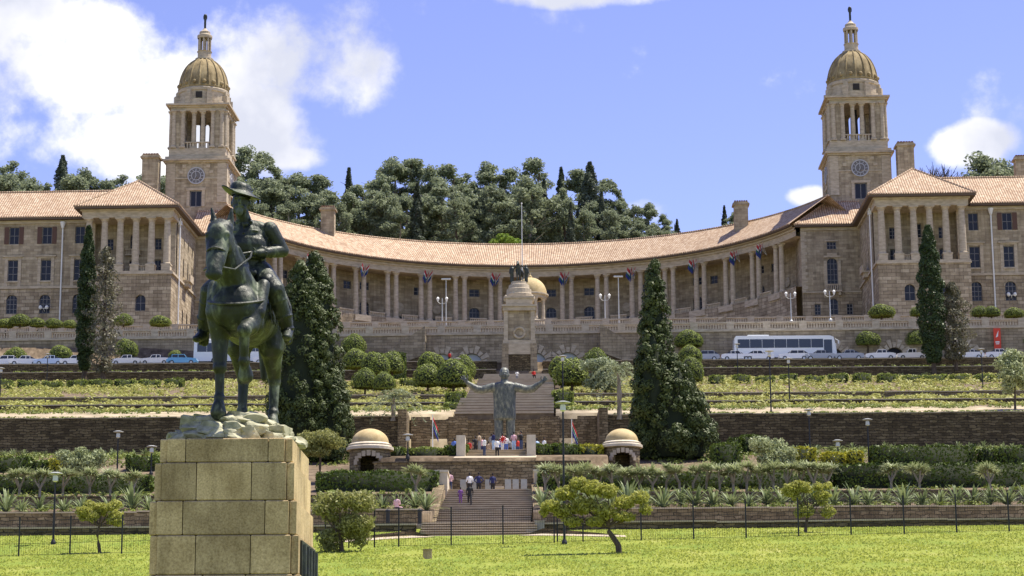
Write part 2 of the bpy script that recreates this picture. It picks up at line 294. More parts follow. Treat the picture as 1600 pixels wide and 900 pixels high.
class MB:
    def __init__(s, off=(0, 0, 0)):
        s.v = []; s.f = []; s.uv = []; s.mi = []; s.off = Vector(off); s.cur = 0
    def add(s, vs, fs, uvs=None):
        b = len(s.v); s.v.extend(Vector(p)-s.off for p in vs)
        for k, f in enumerate(fs):
            s.f.append([b+i for i in f]); s.mi.append(s.cur)
            if uvs is not None: s.uv.append([uvs[i] for i in f])
            else:
                pts = [Vector(vs[i]) for i in f]
                n = (pts[1]-pts[0]).cross(pts[-1]-pts[0])
                if abs(n.z) > max(abs(n.x), abs(n.y)): s.uv.append([(p.x, p.y) for p in pts])
                elif abs(n.x) > abs(n.y): s.uv.append([(p.y, p.z) for p in pts])
                else: s.uv.append([(p.x, p.z) for p in pts])
        return s
    def quad(s, a, b, c, d, uvs=None): return s.add([a, b, c, d], [(0, 1, 2, 3)], uvs)
    def box(s, x0, x1, y0, y1, z0, z1):
        x0, x1 = min(x0, x1), max(x0, x1); y0, y1 = min(y0, y1), max(y0, y1)
        v = [(x, y, z) for z in (z0, z1) for y in (y0, y1) for x in (x0, x1)]
        return s.add(v, [(0, 2, 3, 1), (4, 5, 7, 6), (0, 1, 5, 4), (2, 6, 7, 3), (0, 4, 6, 2), (1, 3, 7, 5)])
    def obox(s, c, size, rz=0, rx=0):
        m = Matrix.Rotation(rz, 3, 'Z') @ Matrix.Rotation(rx, 3, 'X'); h = Vector(size)/2
        v = [Vector(c)+m @ Vector((x*h.x, y*h.y, z*h.z)) for z in (-1, 1) for y in (-1, 1) for x in (-1, 1)]
        return s.add(v, [(0, 2, 3, 1), (4, 5, 7, 6), (0, 1, 5, 4), (2, 6, 7, 3), (0, 4, 6, 2), (1, 3, 7, 5)])
    def lathe(s, prof, c=(0, 0, 0), n=24, a0=0.0, a1=2*math.pi, rib=0, ribd=0.0):
        full = abs(a1-a0-2*math.pi) < 1e-6; m = n if full else n+1
        vs = []
        for (r, z) in prof:
            for k in range(m):
                a = a0+(a1-a0)*k/n; rr = r*(1+(ribd*abs(math.cos(rib*a/2))**8 if rib else 0))
                vs.append((c[0]+rr*math.cos(a), c[1]+rr*math.sin(a), c[2]+z))
        fs = []
        for i in range(len(prof)-1):
            for k in range(n if full else n):
                k2 = (k+1) % m if full else k+1
                fs.append((i*m+k, i*m+k2, (i+1)*m+k2, (i+1)*m+k))
        return s.add(vs, fs)
    def tube(s, pts, rads, n=8, cap=True):
        pts = [Vector(p) for p in pts]
        if isinstance(rads, (int, float)): rads = [rads]*len(pts)
        vs = []
        for i, p in enumerate(pts):
            t = (pts[min(i+1, len(pts)-1)]-pts[max(i-1, 0)]).normalized()
            u = t.cross(Vector((0, 0, 1)));
            if u.length < 1e-3: u = Vector((1, 0, 0))
            u.normalize(); w = u.cross(t)
            for k in range(n):
                a = 2*math.pi*k/n; vs.append(p+(u*math.cos(a)+w*math.sin(a))*rads[i])
        fs = [(i*n+k, i*n+(k+1) % n, (i+1)*n+(k+1) % n, (i+1)*n+k) for i in range(len(pts)-1) for k in range(n)]
        if cap: fs += [tuple(range(n))[::-1], tuple((len(pts)-1)*n+k for k in range(n))]
        return s.add(vs, fs)
    def ell(s, c, r, n=12, m=8, rot=None):
        vs = []; c = Vector(c); r = (r, r, r) if isinstance(r, (int, float)) else r
        for i in range(m+1):
            ph = math.pi*i/m
            for k in range(n):
                a = 2*math.pi*k/n
                q = Vector((r[0]*math.sin(ph)*math.cos(a), r[1]*math.sin(ph)*math.sin(a), r[2]*math.cos(ph)))
                vs.append(c+(rot @ q if rot else q))
        return s.add(vs, [(i*n+k, (i+1)*n+k, (i+1)*n+(k+1) % n, i*n+(k+1) % n) for i in range(m) for k in range(n)])
    def caps(s, p0, p1, r0, r1, n=12):
        """tapered capsule"""
        p0 = Vector(p0); p1 = Vector(p1); d = (p1-p0); ln = d.length or 1e-6; t = d/ln
        pts = []; rr = []
        for a in (90, 60, 30): pts.append(p0-t*r0*math.sin(R(a))); rr.append(max(1e-3, r0*math.cos(R(a))))
        for q in (0, 0.5, 1): pts.append(p0+d*q); rr.append(r0+(r1-r0)*q)
        for a in (30, 60, 90): pts.append(p1+t*r1*math.sin(R(a))); rr.append(max(1e-3, r1*math.cos(R(a))))
        u = t.cross(Vector((0, 0, 1)))
        if u.length < 1e-3: u = Vector((1, 0, 0))
        u.normalize(); w = u.cross(t); vs = []
        for p, r in zip(pts, rr):
            for k in range(n):
                a = 2*math.pi*k/n; vs.append(p+(u*math.cos(a)+w*math.sin(a))*r)
        m = len(pts)
        fs = [(i*n+k, i*n+(k+1) % n, (i+1)*n+(k+1) % n, (i+1)*n+k) for i in range(m-1) for k in range(n)]
        fs += [tuple(range(n))[::-1], tuple((m-1)*n+k for k in range(n))]
        return s.add(vs, fs)
    def mesh(s, name, mats, smooth=False):
        me = bpy.data.meshes.new(name)
        me.from_pydata([tuple(p) for p in s.v], [], s.f)
        uvl = me.uv_layers.new(name='UVMap')
        flat = [c for f in s.uv for p in f for c in (p[0], p[1])]
        uvl.data.foreach_set('uv', flat)
        if not isinstance(mats, (list, tuple)): mats = [mats]
        for m in mats: me.materials.append(m if not isinstance(m, str) else M[m])
        if len(mats) > 1: me.polygons.foreach_set('material_index', s.mi)
        if smooth: me.polygons.foreach_set('use_smooth', [True]*len(me.polygons))
        me.update(); return me
    def build(s, name, mats, parent=None, smooth=False, loc=None):
        return from_mesh(name, s.mesh(name, mats, smooth), parent, loc)

def fast_mesh(name, verts, quads, mats, matidx=None):
    me = bpy.data.meshes.new(name); verts = np.asarray(verts, dtype=np.float32); quads = np.asarray(quads, dtype=np.int32)
    me.vertices.add(len(verts)); me.vertices.foreach_set('co', verts.ravel())
    k = quads.shape[1]
    me.loops.add(quads.size); me.loops.foreach_set('vertex_index', quads.ravel())
    me.polygons.add(len(quads)); me.polygons.foreach_set('loop_start', np.arange(0, quads.size, k, dtype=np.int32))
    for m in mats: me.materials.append(M[m] if isinstance(m, str) else m)
    if matidx is not None: me.polygons.foreach_set('material_index', np.asarray(matidx, dtype=np.int32))
    me.update(calc_edges=True); return me
def leaves(pts, nrm, size, rng, aspect=0.55, jitter=0.9):
    """diamond leaf quads: returns verts (4N,3)"""
    n = len(pts); nr = nrm+rng.normal(0, jitter, (n, 3)); nr /= np.linalg.norm(nr, axis=1)[:, None]+1e-9
    h = rng.normal(0, 1, (n, 3)); u = np.cross(nr, h); u /= np.linalg.norm(u, axis=1)[:, None]+1e-9; w = np.cross(nr, u)
    sz = (size*rng.uniform(0.6, 1.35, n))[:, None]
    a = pts-u*sz; b = pts-w*sz*aspect; c = pts+u*sz; d = pts+w*sz*aspect
    return np.stack([a, b, c, d], 1).reshape(-1, 3)
def leaf_quads(n, base=0): return np.arange(base, base+4*n, dtype=np.int32).reshape(-1, 4)
def sphere_dirs(n, rng):
    d = rng.normal(0, 1, (n, 3)); return d/np.linalg.norm(d, axis=1)[:, None]
def crown_mesh(name, clumps, n, leaf, mat, seed=0, shell=0.35, aspect=0.55, flatten=None):
    rng = np.random.default_rng(seed); cl = np.array([c for c, r in clumps], float); rd = np.array([r for c, r in clumps], float)
    w = rd.prod(1)**(2/3); idx = rng.choice(len(cl), n, p=w/w.sum())
    d = sphere_dirs(n, rng); rr = 1-shell*rng.random(n)**1.6
    bumpy = 1+0.16*np.sin(d[:, 0]*7+idx)*np.cos(d[:, 2]*6+idx*1.7)
    pts = cl[idx]+d*rd[idx]*(rr*bumpy)[:, None]
    v = leaves(pts, d, leaf, rng, aspect); return fast_mesh(name, v, leaf_quads(n), [mat])

def blob(name, mb, voxel, mats, smooth=4, keep=None):
    """fuse overlapping solids into one continuous surface"""
    me = mb.mesh(name+'_src', mats); o = bpy.data.objects.new(name+'_src', me); COL.objects.link(o)
    r = o.modifiers.new('r', 'REMESH'); r.mode = 'VOXEL'; r.voxel_size = voxel
    if smooth:
        sm = o.modifiers.new('s', 'SMOOTH'); sm.iterations = smooth; sm.factor = 0.5
    dg = bpy.context.evaluated_depsgraph_get(); ev = o.evaluated_get(dg)
    out = bpy.data.meshes.new_from_object(ev); out.name = name
    bpy.data.objects.remove(o); bpy.data.meshes.remove(me)
    out.materials.clear()
    for m in (mats if isinstance(mats, (list, tuple)) else [mats]): out.materials.append(M[m] if isinstance(m, str) else m)
    out.polygons.foreach_set('use_smooth', [True]*len(out.polygons)); out.polygons.foreach_set('material_index', [0]*len(out.polygons))
    return out

# walls with real openings -------------------------------------------------
def wall(mb, mp, u0, u1, z0, z1, ops=(), depth=0.4, extra=()):
    """mp(u, d, z) -> point; ops: (u0, u1, z0, z1, arch)"""
    us = sorted(set([u0, u1]+[q for o in ops for q in (o[0], o[1])]+[e for e in extra if u0 < e < u1])); zs = sorted(set([z0, z1]+[q for o in ops for q in (o[2], o[3])]))
    for a, b in zip(us[:-1], us[1:]):
        for c, d in zip(zs[:-1], zs[1:]):
            um, zm = (a+b)/2, (c+d)/2
            if any(o[0] < um < o[1] and o[2] < zm < o[3] for o in ops): continue
            mb.quad(mp(a, 0, c), mp(b, 0, c), mp(b, 0, d), mp(a, 0, d), [(a, c), (b, c), (b, d), (a, d)])
    for o in ops:
        a, b, c, d, arch = o[:5]
        if arch:
            r = (b-a)/2; um = (a+b)/2; zs_ = d-r
            arc = [(um-r*math.cos(t*math.pi/12), zs_+r*math.sin(t*math.pi/12)) for t in range(13)]
            for side in (0, 1):
                pts = (arc[:7] if side == 0 else arc[6:][::-1]); cor = (a if side == 0 else b, d)
                for k in range(len(pts)-1):
                    q = [cor, pts[k], pts[k+1]]; mb.add([mp(x, 0, z) for x, z in q], [(0, 1, 2)], q)
            path = [(a, c)]+arc+[(b, c)]
        else: path = [(a, c), (a, d), (b, d), (b, c)]
        for k in range(len(path)):
            p, q = path[k], path[(k+1) % len(path)]
            mb.quad(mp(p[0], 0, p[1]), mp(q[0], 0, q[1]), mp(q[0], depth, q[1]), mp(p[0], depth, p[1]))
def window(parent, mp, o, off, depth=0.32, bars=(2, 3), shutters=False, name='window', glass='glass', frame='frame', surround=0.0, fw=0.1):
    """glazing of one opening: pane child of a frame with bars"""
    a, b, c, d, arch = o[:5]; fr = MB(off)
    def bar(x0, x1, y0, y1, dd=0.06):
        p = [mp(x0, depth-dd, y0), mp(x1, depth-dd, y0), mp(x1, depth-dd, y1), mp(x0, depth-dd, y1)]
        q = [mp(x0, depth+0.02, y0), mp(x1, depth+0.02, y0), mp(x1, depth+0.02, y1), mp(x0, depth+0.02, y1)]
        fr.add(p+q, [(0, 1, 2, 3), (0, 4, 5, 1), (1, 5, 6, 2), (2, 6, 7, 3), (3, 7, 4, 0)])
    bar(a, a+fw, c, d); bar(b-fw, b, c, d); bar(a, b, c, c+fw); bar(a, b, d-fw, d)
    for i in range(1, bars[0]): u = a+(b-a)*i/bars[0]; bar(u-fw*0.4, u+fw*0.4, c, d)
    for i in range(1, bars[1]): z = c+(d-c)*i/bars[1]; bar(a, b, z-fw*0.4, z+fw*0.4)
    f = fr.build(name, frame, parent)
    g = MB(off); g.quad(mp(a, depth, c), mp(b, depth, c), mp(b, depth, d), mp(a, depth, d)); g.build('pane', glass, f)
    if shutters:
        w = (b-a)*0.5
        for (x0, x1) in ((a-w, a-0.05), (b+0.05, b+w)):
            k = MB(off); pts = [mp(x, dd, z) for dd in (-0.08, -0.01) for (x, z) in ((x0, c), (x1, c), (x1, d), (x0, d))]
            k.add(pts, [(0, 1, 2, 3), (4, 5, 6, 7), (0, 1, 5, 4), (1, 2, 6, 5), (2, 3, 7, 6), (3, 0, 4, 7)]); k.build('shutter', 'shutter', f)
    return f
def trim(mb, mp, u0, u1, z0, z1, proud):
    pts = [mp(x, dd, z) for dd in (-proud, 0.02) for (x, z) in ((u0, z0), (u1, z0), (u1, z1), (u0, z1))]
    mb.add(pts, [(0, 1, 2, 3), (4, 5, 6, 7), (0, 1, 5, 4), (1, 2, 6, 5), (2, 3, 7, 6), (3, 0, 4, 7)])

# ------------------------------------------------------------------ terrain
def axisX(D): return -1.8+(D-150)*0.02
PLZ = 20.45
SIDE = [(0, -1.6), (30, -0.75), (62, 2.1)] + [(D, zy(y, D)) for D, y in ((92, 898), (108, 868), (120, 850), (133.5, 829))]
SIDE += [(134, zy(821, 134)), (136, zy(819, 136)), (136.05, zy(801, 136)), (145.9, zy(788, 145.9)), (146, zy(777, 146)), (152, zy(770, 152)), (160, zy(757, 160)), (172, zy(731, 172)),
         (180, zy(714, 180)), (191.9, zy(705, 191.9)), (192, zy(652, 192)), (204, zy(640, 204)), (217.9, zy(637, 217.9)), (218, zy(632, 218)), (235.9, zy(625, 235.9)), (236, zy(619.5, 236)), (285.9, zy(592, 285.9)), (286, zy(580, 286)),
         (290.9, zy(577, 290.9)), (291, zy(566, 291)), (292, zy(566, 291)+0.02)]
ROADZ = SIDE[-1][1]
SIDE += [(301.5, ROADZ+1.5), (302.5, ROADZ+1.5), (304, 51.5), (324, 53.6), (330, 54.7), (345, 60), (356, 62), (420, 66), (436, 84), (470, 98), (620, 112), (1200, 135), (4000, 150)]
ST0, ST1, ST2 = zy(846, 130), zy(822, 136), zy(767, 158)       # lower stair: foot, path landing, plaque landing
CORR = [(129, ST0-0.4), (134, ST1-0.6), (137, ST1-0.6), (158, ST2-0.9), (166, ST2-0.3), (166.1, PLZ-1.4), (173, PLZ-0.3), (194, PLZ-0.05), (196, PLZ), (199, zy(655, 199)-0.8), (284, zy(588, 284)-0.8), (285.9, SIDE[23][1]-0.2), (286, SIDE[24][1])]
SD = np.array([p[0] for p in SIDE]); SZ = np.array([p[1] for p in SIDE]); CD = np.array([p[0] for p in CORR]); CZ = np.array([p[1] for p in CORR])
def halfw(D):
    if D < 129 or D > 285.9: return 0
    if D < 167: return 3.3
    if D < 197: return 9.0
    return 4.9
def ground_z(X, D):
    if abs(X-axisX(D)) < halfw(D): return float(np.interp(D, CD, CZ))
    z = float(np.interp(D, SD, SZ))
    t = 0.0175 if D < 122 else max(0.0, 0.0175*(136-D)/14)
    return z+t*max(-60, min(60, X))
def G(px, py, d0=60.0, d1=700.0):
    d = pixdir(px, py); D = d0
    while D < d1:
        if ground_z(d.x/d.y*D, D) >= d.z/d.y*D: break
        D += 0.25
    X = d.x/d.y*D; return Vector((X, D, ground_z(X, D)))
def at(px, D, dz=0.0):
    X = (px-800)/F*D
    for _ in range(3): X = XD(px, D, ground_z(X, D))
    return Vector((X, D, ground_z(X, D)+dz))
def build_ground():
    Ds = sorted(set(list(SD)+list(CD)+[5, 15, 45, 76]+list(np.arange(84, 134, 3.0))+list(np.arange(140, 312, 6.0))+[128.9, 285.95, 166.95, 167.05, 196.95, 197.05, 700, 850, 1000, 1600, 2500]))
    cols = [-3000, -900, -300, -160, -110, -80]+list(np.arange(-60, -12, 4.0))+[-9.01, -8.99, -4.91, -4.89, -3.31, -3.29, 0, 3.29, 3.31, 4.89, 4.91, 8.99, 9.01]+list(np.arange(13, 62, 4.0))+[80, 110, 160, 300, 900, 3000]
    vs = []; fs = []; mi = []; n = len(cols)
    for D in Ds:
        for c in cols:
            X = c+axisX(min(D, 400)); vs.append((X, D, ground_z(X, D)))
    for i in range(len(Ds)-1):
        Dm = (Ds[i]+Ds[i+1])/2
        for k in range(n-1):
            cm = (cols[k]+cols[k+1])/2; fs.append((i*n+k, i*n+k+1, (i+1)*n+k+1, (i+1)*n+k))
            if Dm < 134: m = 0
            elif 134 <= Dm < 136: m = 3
            elif 192 <= Dm < 206: m = 2
            elif 291 <= Dm < 303: m = 4
            elif Dm > 303: m = 5 if Dm > 420 else 1
            else: m = 1
            if abs(cm) < 9 and 167 < Dm < 197: m = 3 if (abs(cm) < 2.6 or Dm > 173) else 1
            mi.append(m)
    # lawn behind the camera too
    me = fast_mesh('ground', vs, fs, ['lawn', 'soil', 'gravel', 'paving', 'asphalt', 'hillside'], mi)
    o = from_mesh('ground', me); tag(o, kind='structure')
    b = MB(); b.quad((-3000, -400, -8), (3000, -400, -8), (3000, 0, -1.6), (-3000, 0, -1.6)); o2 = b.build('lawn', 'lawn'); tag(o2, kind='structure')
build_ground()
# ------------------------------------------------------------------ the building (local frame: lx along the front, ly away from the viewer)
BA = R(2.0); BX = P(824, 420, 380).x
def LW(lx, ly, z=0.0): return Vector((BX+lx*math.cos(BA)+ly*math.sin(BA), 380-lx*math.sin(BA)+ly*math.cos(BA), z))
ZE = P(1370, 305, 348).z; ZF = P(1440, 407, 348).z; ZG = 61.5; ZR = P(1437, 267, 357).z
def root(name, lx, ly, z, label, cat, group=None):
    o = empty(name, LW(lx, ly, z), -BA); tag(o, label, cat, group); return o, (lx, ly, z)
def flat(ox, oy, ux, uy, nx, ny):
    """vertical plane: origin, direction of u, outward normal"""
    return lambda u, d, z: (ox+ux*u-nx*d, oy+uy*u-ny*d, z)
def column(parent, x, y, z0, z1, r, off, n=14, name='column'):
    b = MB(off); h = z1-z0
    b.box(x-r*1.35, x+r*1.35, y-r*1.35, y+r*1.35, z0, z0+0.25)
    b.lathe([(r*1.25, 0.25), (r*1.25, 0.4), (r*1.02, 0.5), (r, h*0.35), (r*0.84, h-0.75), (r*0.98, h-0.68), (r*0.86, h-0.6), (r*1.15, h-0.32), (r*1.2, h-0.25)], (x, y, z0), n)
    b.box(x-r*1.3, x+r*1.3, y-r*1.3, y+r*1.3, z1-0.25, z1)
    return b.build(name, 'stone', parent)
def slope(mb, a, b, c, d):
    """roof plane a-b eave, c-d ridge (d above a); UV in metres along eave and slope"""
    a, b, c, d = map(Vector, (a, b, c, d)); e = (b-a).normalized()
    if (d-c).length < 1e-4:
        mb.add([a, b, c], [(0, 1, 2)], [((p-a).dot(e), ((p-a)-e*(p-a).dot(e)).length) for p in (a, b, c)])
    else: mb.add([a, b, c, d], [(0, 1, 2, 3)], [((p-a).dot(e), ((p-a)-e*(p-a).dot(e)).length) for p in (a, b, c, d)])
def balustrade(parent, mp, u0, u1, z0, off, h=1.15, bay=5.2, thick=0.4):
    n = max(1, round((u1-u0)/bay)); w = (u1-u0)/n
    def bx(b, a, c, d0, d1, za, zb):
        pts = [mp(x, dd, z) for dd in (d0, d1) for (x, z) in ((a, za), (c, za), (c, zb), (a, zb))]
        b.add(pts, [(0, 1, 2, 3), (4, 5, 6, 7), (0, 1, 5, 4), (1, 2, 6, 5), (2, 3, 7, 6), (3, 0, 4, 7)])
    b = MB(off); bx(b, u0, u1, 0, thick, z0, z0+0.18); bx(b, u0, u1, -0.04, thick+0.04, z0+h-0.2, z0+h); b.build('rail', 'stone', parent)
    for i in range(n+1):
        c = u0+w*i; b = MB(off); ww = 0.55
        bx(b, c-ww, c+ww, -0.07, thick+0.07, z0-0.02, z0+h+0.06); b.build('pier', 'stone', parent)
    q = MB(off)
    for i in range(n):
        k = int((w-1.3)/0.36)
        for j in range(k):
            c = u0+w*i+0.65+(w-1.3)*(j+0.5)/k
            for (za, zb, r) in ((0.18, 0.5, 0.11), (0.5, h-0.2, 0.075)): bx(q, c-r, c+r, thick/2-r, thick/2+r, z0+za, z0+zb)
    o = q.build('baluster_row', 'stone', parent); tag(o, kind='stuff')
def chimney(parent, x, y, z0, z1, w, off, dp=None):
    b = MB(off); dp = dp or w*0.8
    b.box(x-w/2, x+w/2, y-dp/2, y+dp/2, z0, z1-0.9)
    b.box(x-w/2-0.15, x+w/2+0.15, y-dp/2-0.15, y+dp/2+0.15, z0+1.2, z0+1.5)
    b.box(x-w/2-0.3, x+w/2+0.3, y-dp/2-0.3, y+dp/2+0.3, z1-0.9, z1-0.55)
    b.box(x-w/2-0.1, x+w/2+0.1, y-dp/2-0.1, y+dp/2+0.1, z1-0.55, z1-0.3)
    c = b.build('chimney', 'ashlar', parent)
    q = MB(off)
    for i in range(6): q.box(x-w/2+w*i/6+0.06, x-w/2+w*(i+1)/6-0.06, y-dp/2, y+dp/2, z1-0.3, z1)
    q.build('chimney_pot', plain('pot_clay', (0.2, 0.1, 0.06), 0.8), c)
    return c

def pavilion(s, side):
    t, off = root('portico_pavilion', s*67.55, -12, ZG, 'sandstone %s pavilion with six-column portico and tiled hip roof' % side, 'building', 'portico pavilions')
    X = lambda x: s*(x+2.3)
    front = flat(X(57.5), -30, s, 0, 0, -1); inner = flat(X(57.5), -30, 0, 1, -s, 0)
    W = 15.5; ZFR = ZE-1.9
    # rusticated base
    ops = [(4.3, 6.1, ZG+4.4, ZG+7.2, True), (9.8, 11.6, ZG+4.4, ZG+7.2, True)]
    b = MB(off); wall(b, front, 0, W, ZG-3, ZF-0.1, ops, 0.5); b.quad((X(57.5), -30, ZF-0.1), (X(73), -30, ZF-0.1), (X(73), -26, ZF-0.1), (X(57.5), -26, ZF-0.1))
    outer = flat(X(73), -30, 0, 1, s, 0); wall(b, outer, 0, 8, ZG-3, ZF-0.1)
    sops = [(6.2+3.9*i, 7.4+3.9*i, ZG+3.6, ZG+6.6, True) for i in range(4)]
    wall(b, inner, 0, 30, ZG-3, ZF-0.1, sops, 0.4); b.build('base_wall', 'rustic', t)
    for o in ops: window(t, front, o, off, 0.5, (2, 2))
    for o in sops: window(t, inner, o, off, 0.4, (2, 3))
    # upper walls behind and beside the portico
    b = MB(off); back = flat(X(57.5), -24.2, s, 0, 0, -1)
    bops = [(3.0, 4.2, ZF, ZF+3.2, False), (7.0, 8.6, ZF, ZF+3.4, True), (11.4, 12.6, ZF, ZF+3.2, False), (3.0, 4.2, ZF+5, ZF+7.0, False), (7.1, 8.5, ZF+4.8, ZF+7.6, False), (11.4, 12.6, ZF+5, ZF+7.0, False)]
    wall(b, back, 0, W, ZF-0.1, ZFR, bops, 0.5)
    iops = []
    for i in range(5): iops += [(6.3+3.9*i, 7.3+3.9*i, ZF+1.0, ZF+4.4, True), (6.4+3.9*i, 7.2+3.9*i, ZF+6.2, ZF+8.0, False)]
    wall(b, inner, 4.6, 30, ZF-0.1, ZE-0.9, iops, 0.35); wall(b, outer, 4.6, 8, ZF-0.1, ZE-0.9)
    b.build('wall', 'ashlar', t)
    for o in bops: window(t, back, o, off, 0.45, (2, 3))
    for o in iops: window(t, inner, o, off, 0.3, (2, 3))
    bal = MB(off)
    for i in range(9): bal.box(X(64.2+0.28*i)-0.07, X(64.2+0.28*i)+0.07, -24.8, -24.6, ZF+4.1, ZF+4.9)
    bal.box(X(64), X(66.7), -24.9, -24.2, ZF+3.9, ZF+4.1); bal.box(X(64), X(66.7), -24.9, -24.5, ZF+4.9, ZF+5.05); bal.build('balcony', 'stone', t)
    # columns and their plinth
    b = MB(off); b.box(X(57.4), X(73.1), -30.15, -28.4, ZF-0.25, ZF+0.05)
    for i in range(6):
        x = 58.5+2.7*i; b.box(X(x-0.75), X(x+0.75), -30.1, -28.5, ZF+0.05, ZF+1.0)
    b.build('plinth', 'stone', t)
    for i in range(6): column(t, X(58.5+2.7*i), -29.3, ZF+1.0, ZFR, 0.62, off)
    for xx in (58.2, 72.3):
        b = MB(off); b.box(X(xx-0.5), X(xx+0.5), -25.8, -24.9, ZF, ZFR); b.build('pilaster', 'stone', t)
    bq = MB(off); f2 = flat(X(64.0), -29.9, s, 0, 0, -1)
    bl = MB(off)
    for i in range(8): bl.box(X(61.75+0.3*i)-0.08, X(61.75+0.3*i)+0.08, -29.6, -29.4, ZF+0.05, ZF+0.95)
    bl.box(X(61.5), X(64.2), -29.7, -29.3, ZF+0.95, ZF+1.1); bl.build('balustrade', 'stone', t)
    # entablature and cornice
    b = MB(off); b.box(X(57.4), X(73.1), -30.05, -24.0, ZFR, ZE-0.75); b.box(X(57.1), X(73.4), -30.4, -24, ZE-0.75, ZE-0.45); b.build('entablature', 'stone', t)
    b = MB(off); b.box(X(57.15), X(57.6), -26.2, 0, ZE-0.95, ZE-0.4); b.box(X(57.2), X(57.52), -30.1, 0, ZF-0.5, ZF-0.1); b.box(X(57.3), X(73.2), -30.2, -29.9, ZF-0.55, ZF-0.25); b.build('cornice', 'stone', t)
    # stone balcony on the flank
    b = MB(off); b.box(X(56.2), X(57.5), -19.5, -16.5, ZF+0.2, ZF+0.5); b.box(X(56.2), X(56.5), -19.5, -16.5, ZF+0.5, ZF+1.5); b.box(X(56.6), X(57.5), -19.2, -16.8, ZF-0.6, ZF+0.2); b.build('balcony', 'stone', t)
    b = MB(off); b.tube([(X(57.2), -24.8, ZE-1), (X(57.2), -24.8, ZG)], 0.13, 8); b.box(X(56.9), X(57.45), -25.1, -24.5, ZE-2.2, ZE-1.5); b.build('downpipe', 'white', t)
    # roof
    b = MB(off); e = ZE-0.1; x0, x1, y0, y1 = 56.2, 74.3, -31.3, 12; xm = 65.25; yh = y0+9.05
    slope(b, (X(x0), y0, e), (X(x1), y0, e), (X(xm), yh, ZR), (X(xm), yh, ZR))
    slope(b, (X(x0), y1, e), (X(x0), y0, e), (X(xm), yh, ZR), (X(xm), y1, ZR)); slope(b, (X(x1), y0, e), (X(x1), y1, e), (X(xm), y1, ZR), (X(xm), yh, ZR))
    rf = b.build('roof', 'roof', t)
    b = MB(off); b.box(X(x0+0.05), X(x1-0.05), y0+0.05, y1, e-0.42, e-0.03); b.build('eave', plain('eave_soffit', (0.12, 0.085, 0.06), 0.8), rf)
    b = MB(off)
    for (p, q) in (((X(x0), y0, e), (X(xm), yh, ZR)), ((X(x1), y0, e), (X(xm), yh, ZR)), ((X(xm), yh, ZR), (X(xm), y1, ZR))): b.tube([p, q], 0.2, 6)
    b.build('ridge_cap', 'roof', rf)
    b = MB(off)
    nn = 44
    for i in range(nn): x = x0+(x1-x0)*(i+0.5)/nn; b.box(X(x-0.12), X(x+0.12), y0-0.1, y0+0.3, e-0.08, e+0.16)
    for i in range(60): y = y0+0.4*(i+0.5)*1.0; b.box(X(x0-0.1), X(x0+0.3), y-0.12, y+0.12, e-0.08, e+0.16)
    b.build('eave_tiles', 'roof', rf)
    chimney(rf, X(66.9), -4, ZR-3, P(1419, 224, 374).z, 3.0, off)
    return t

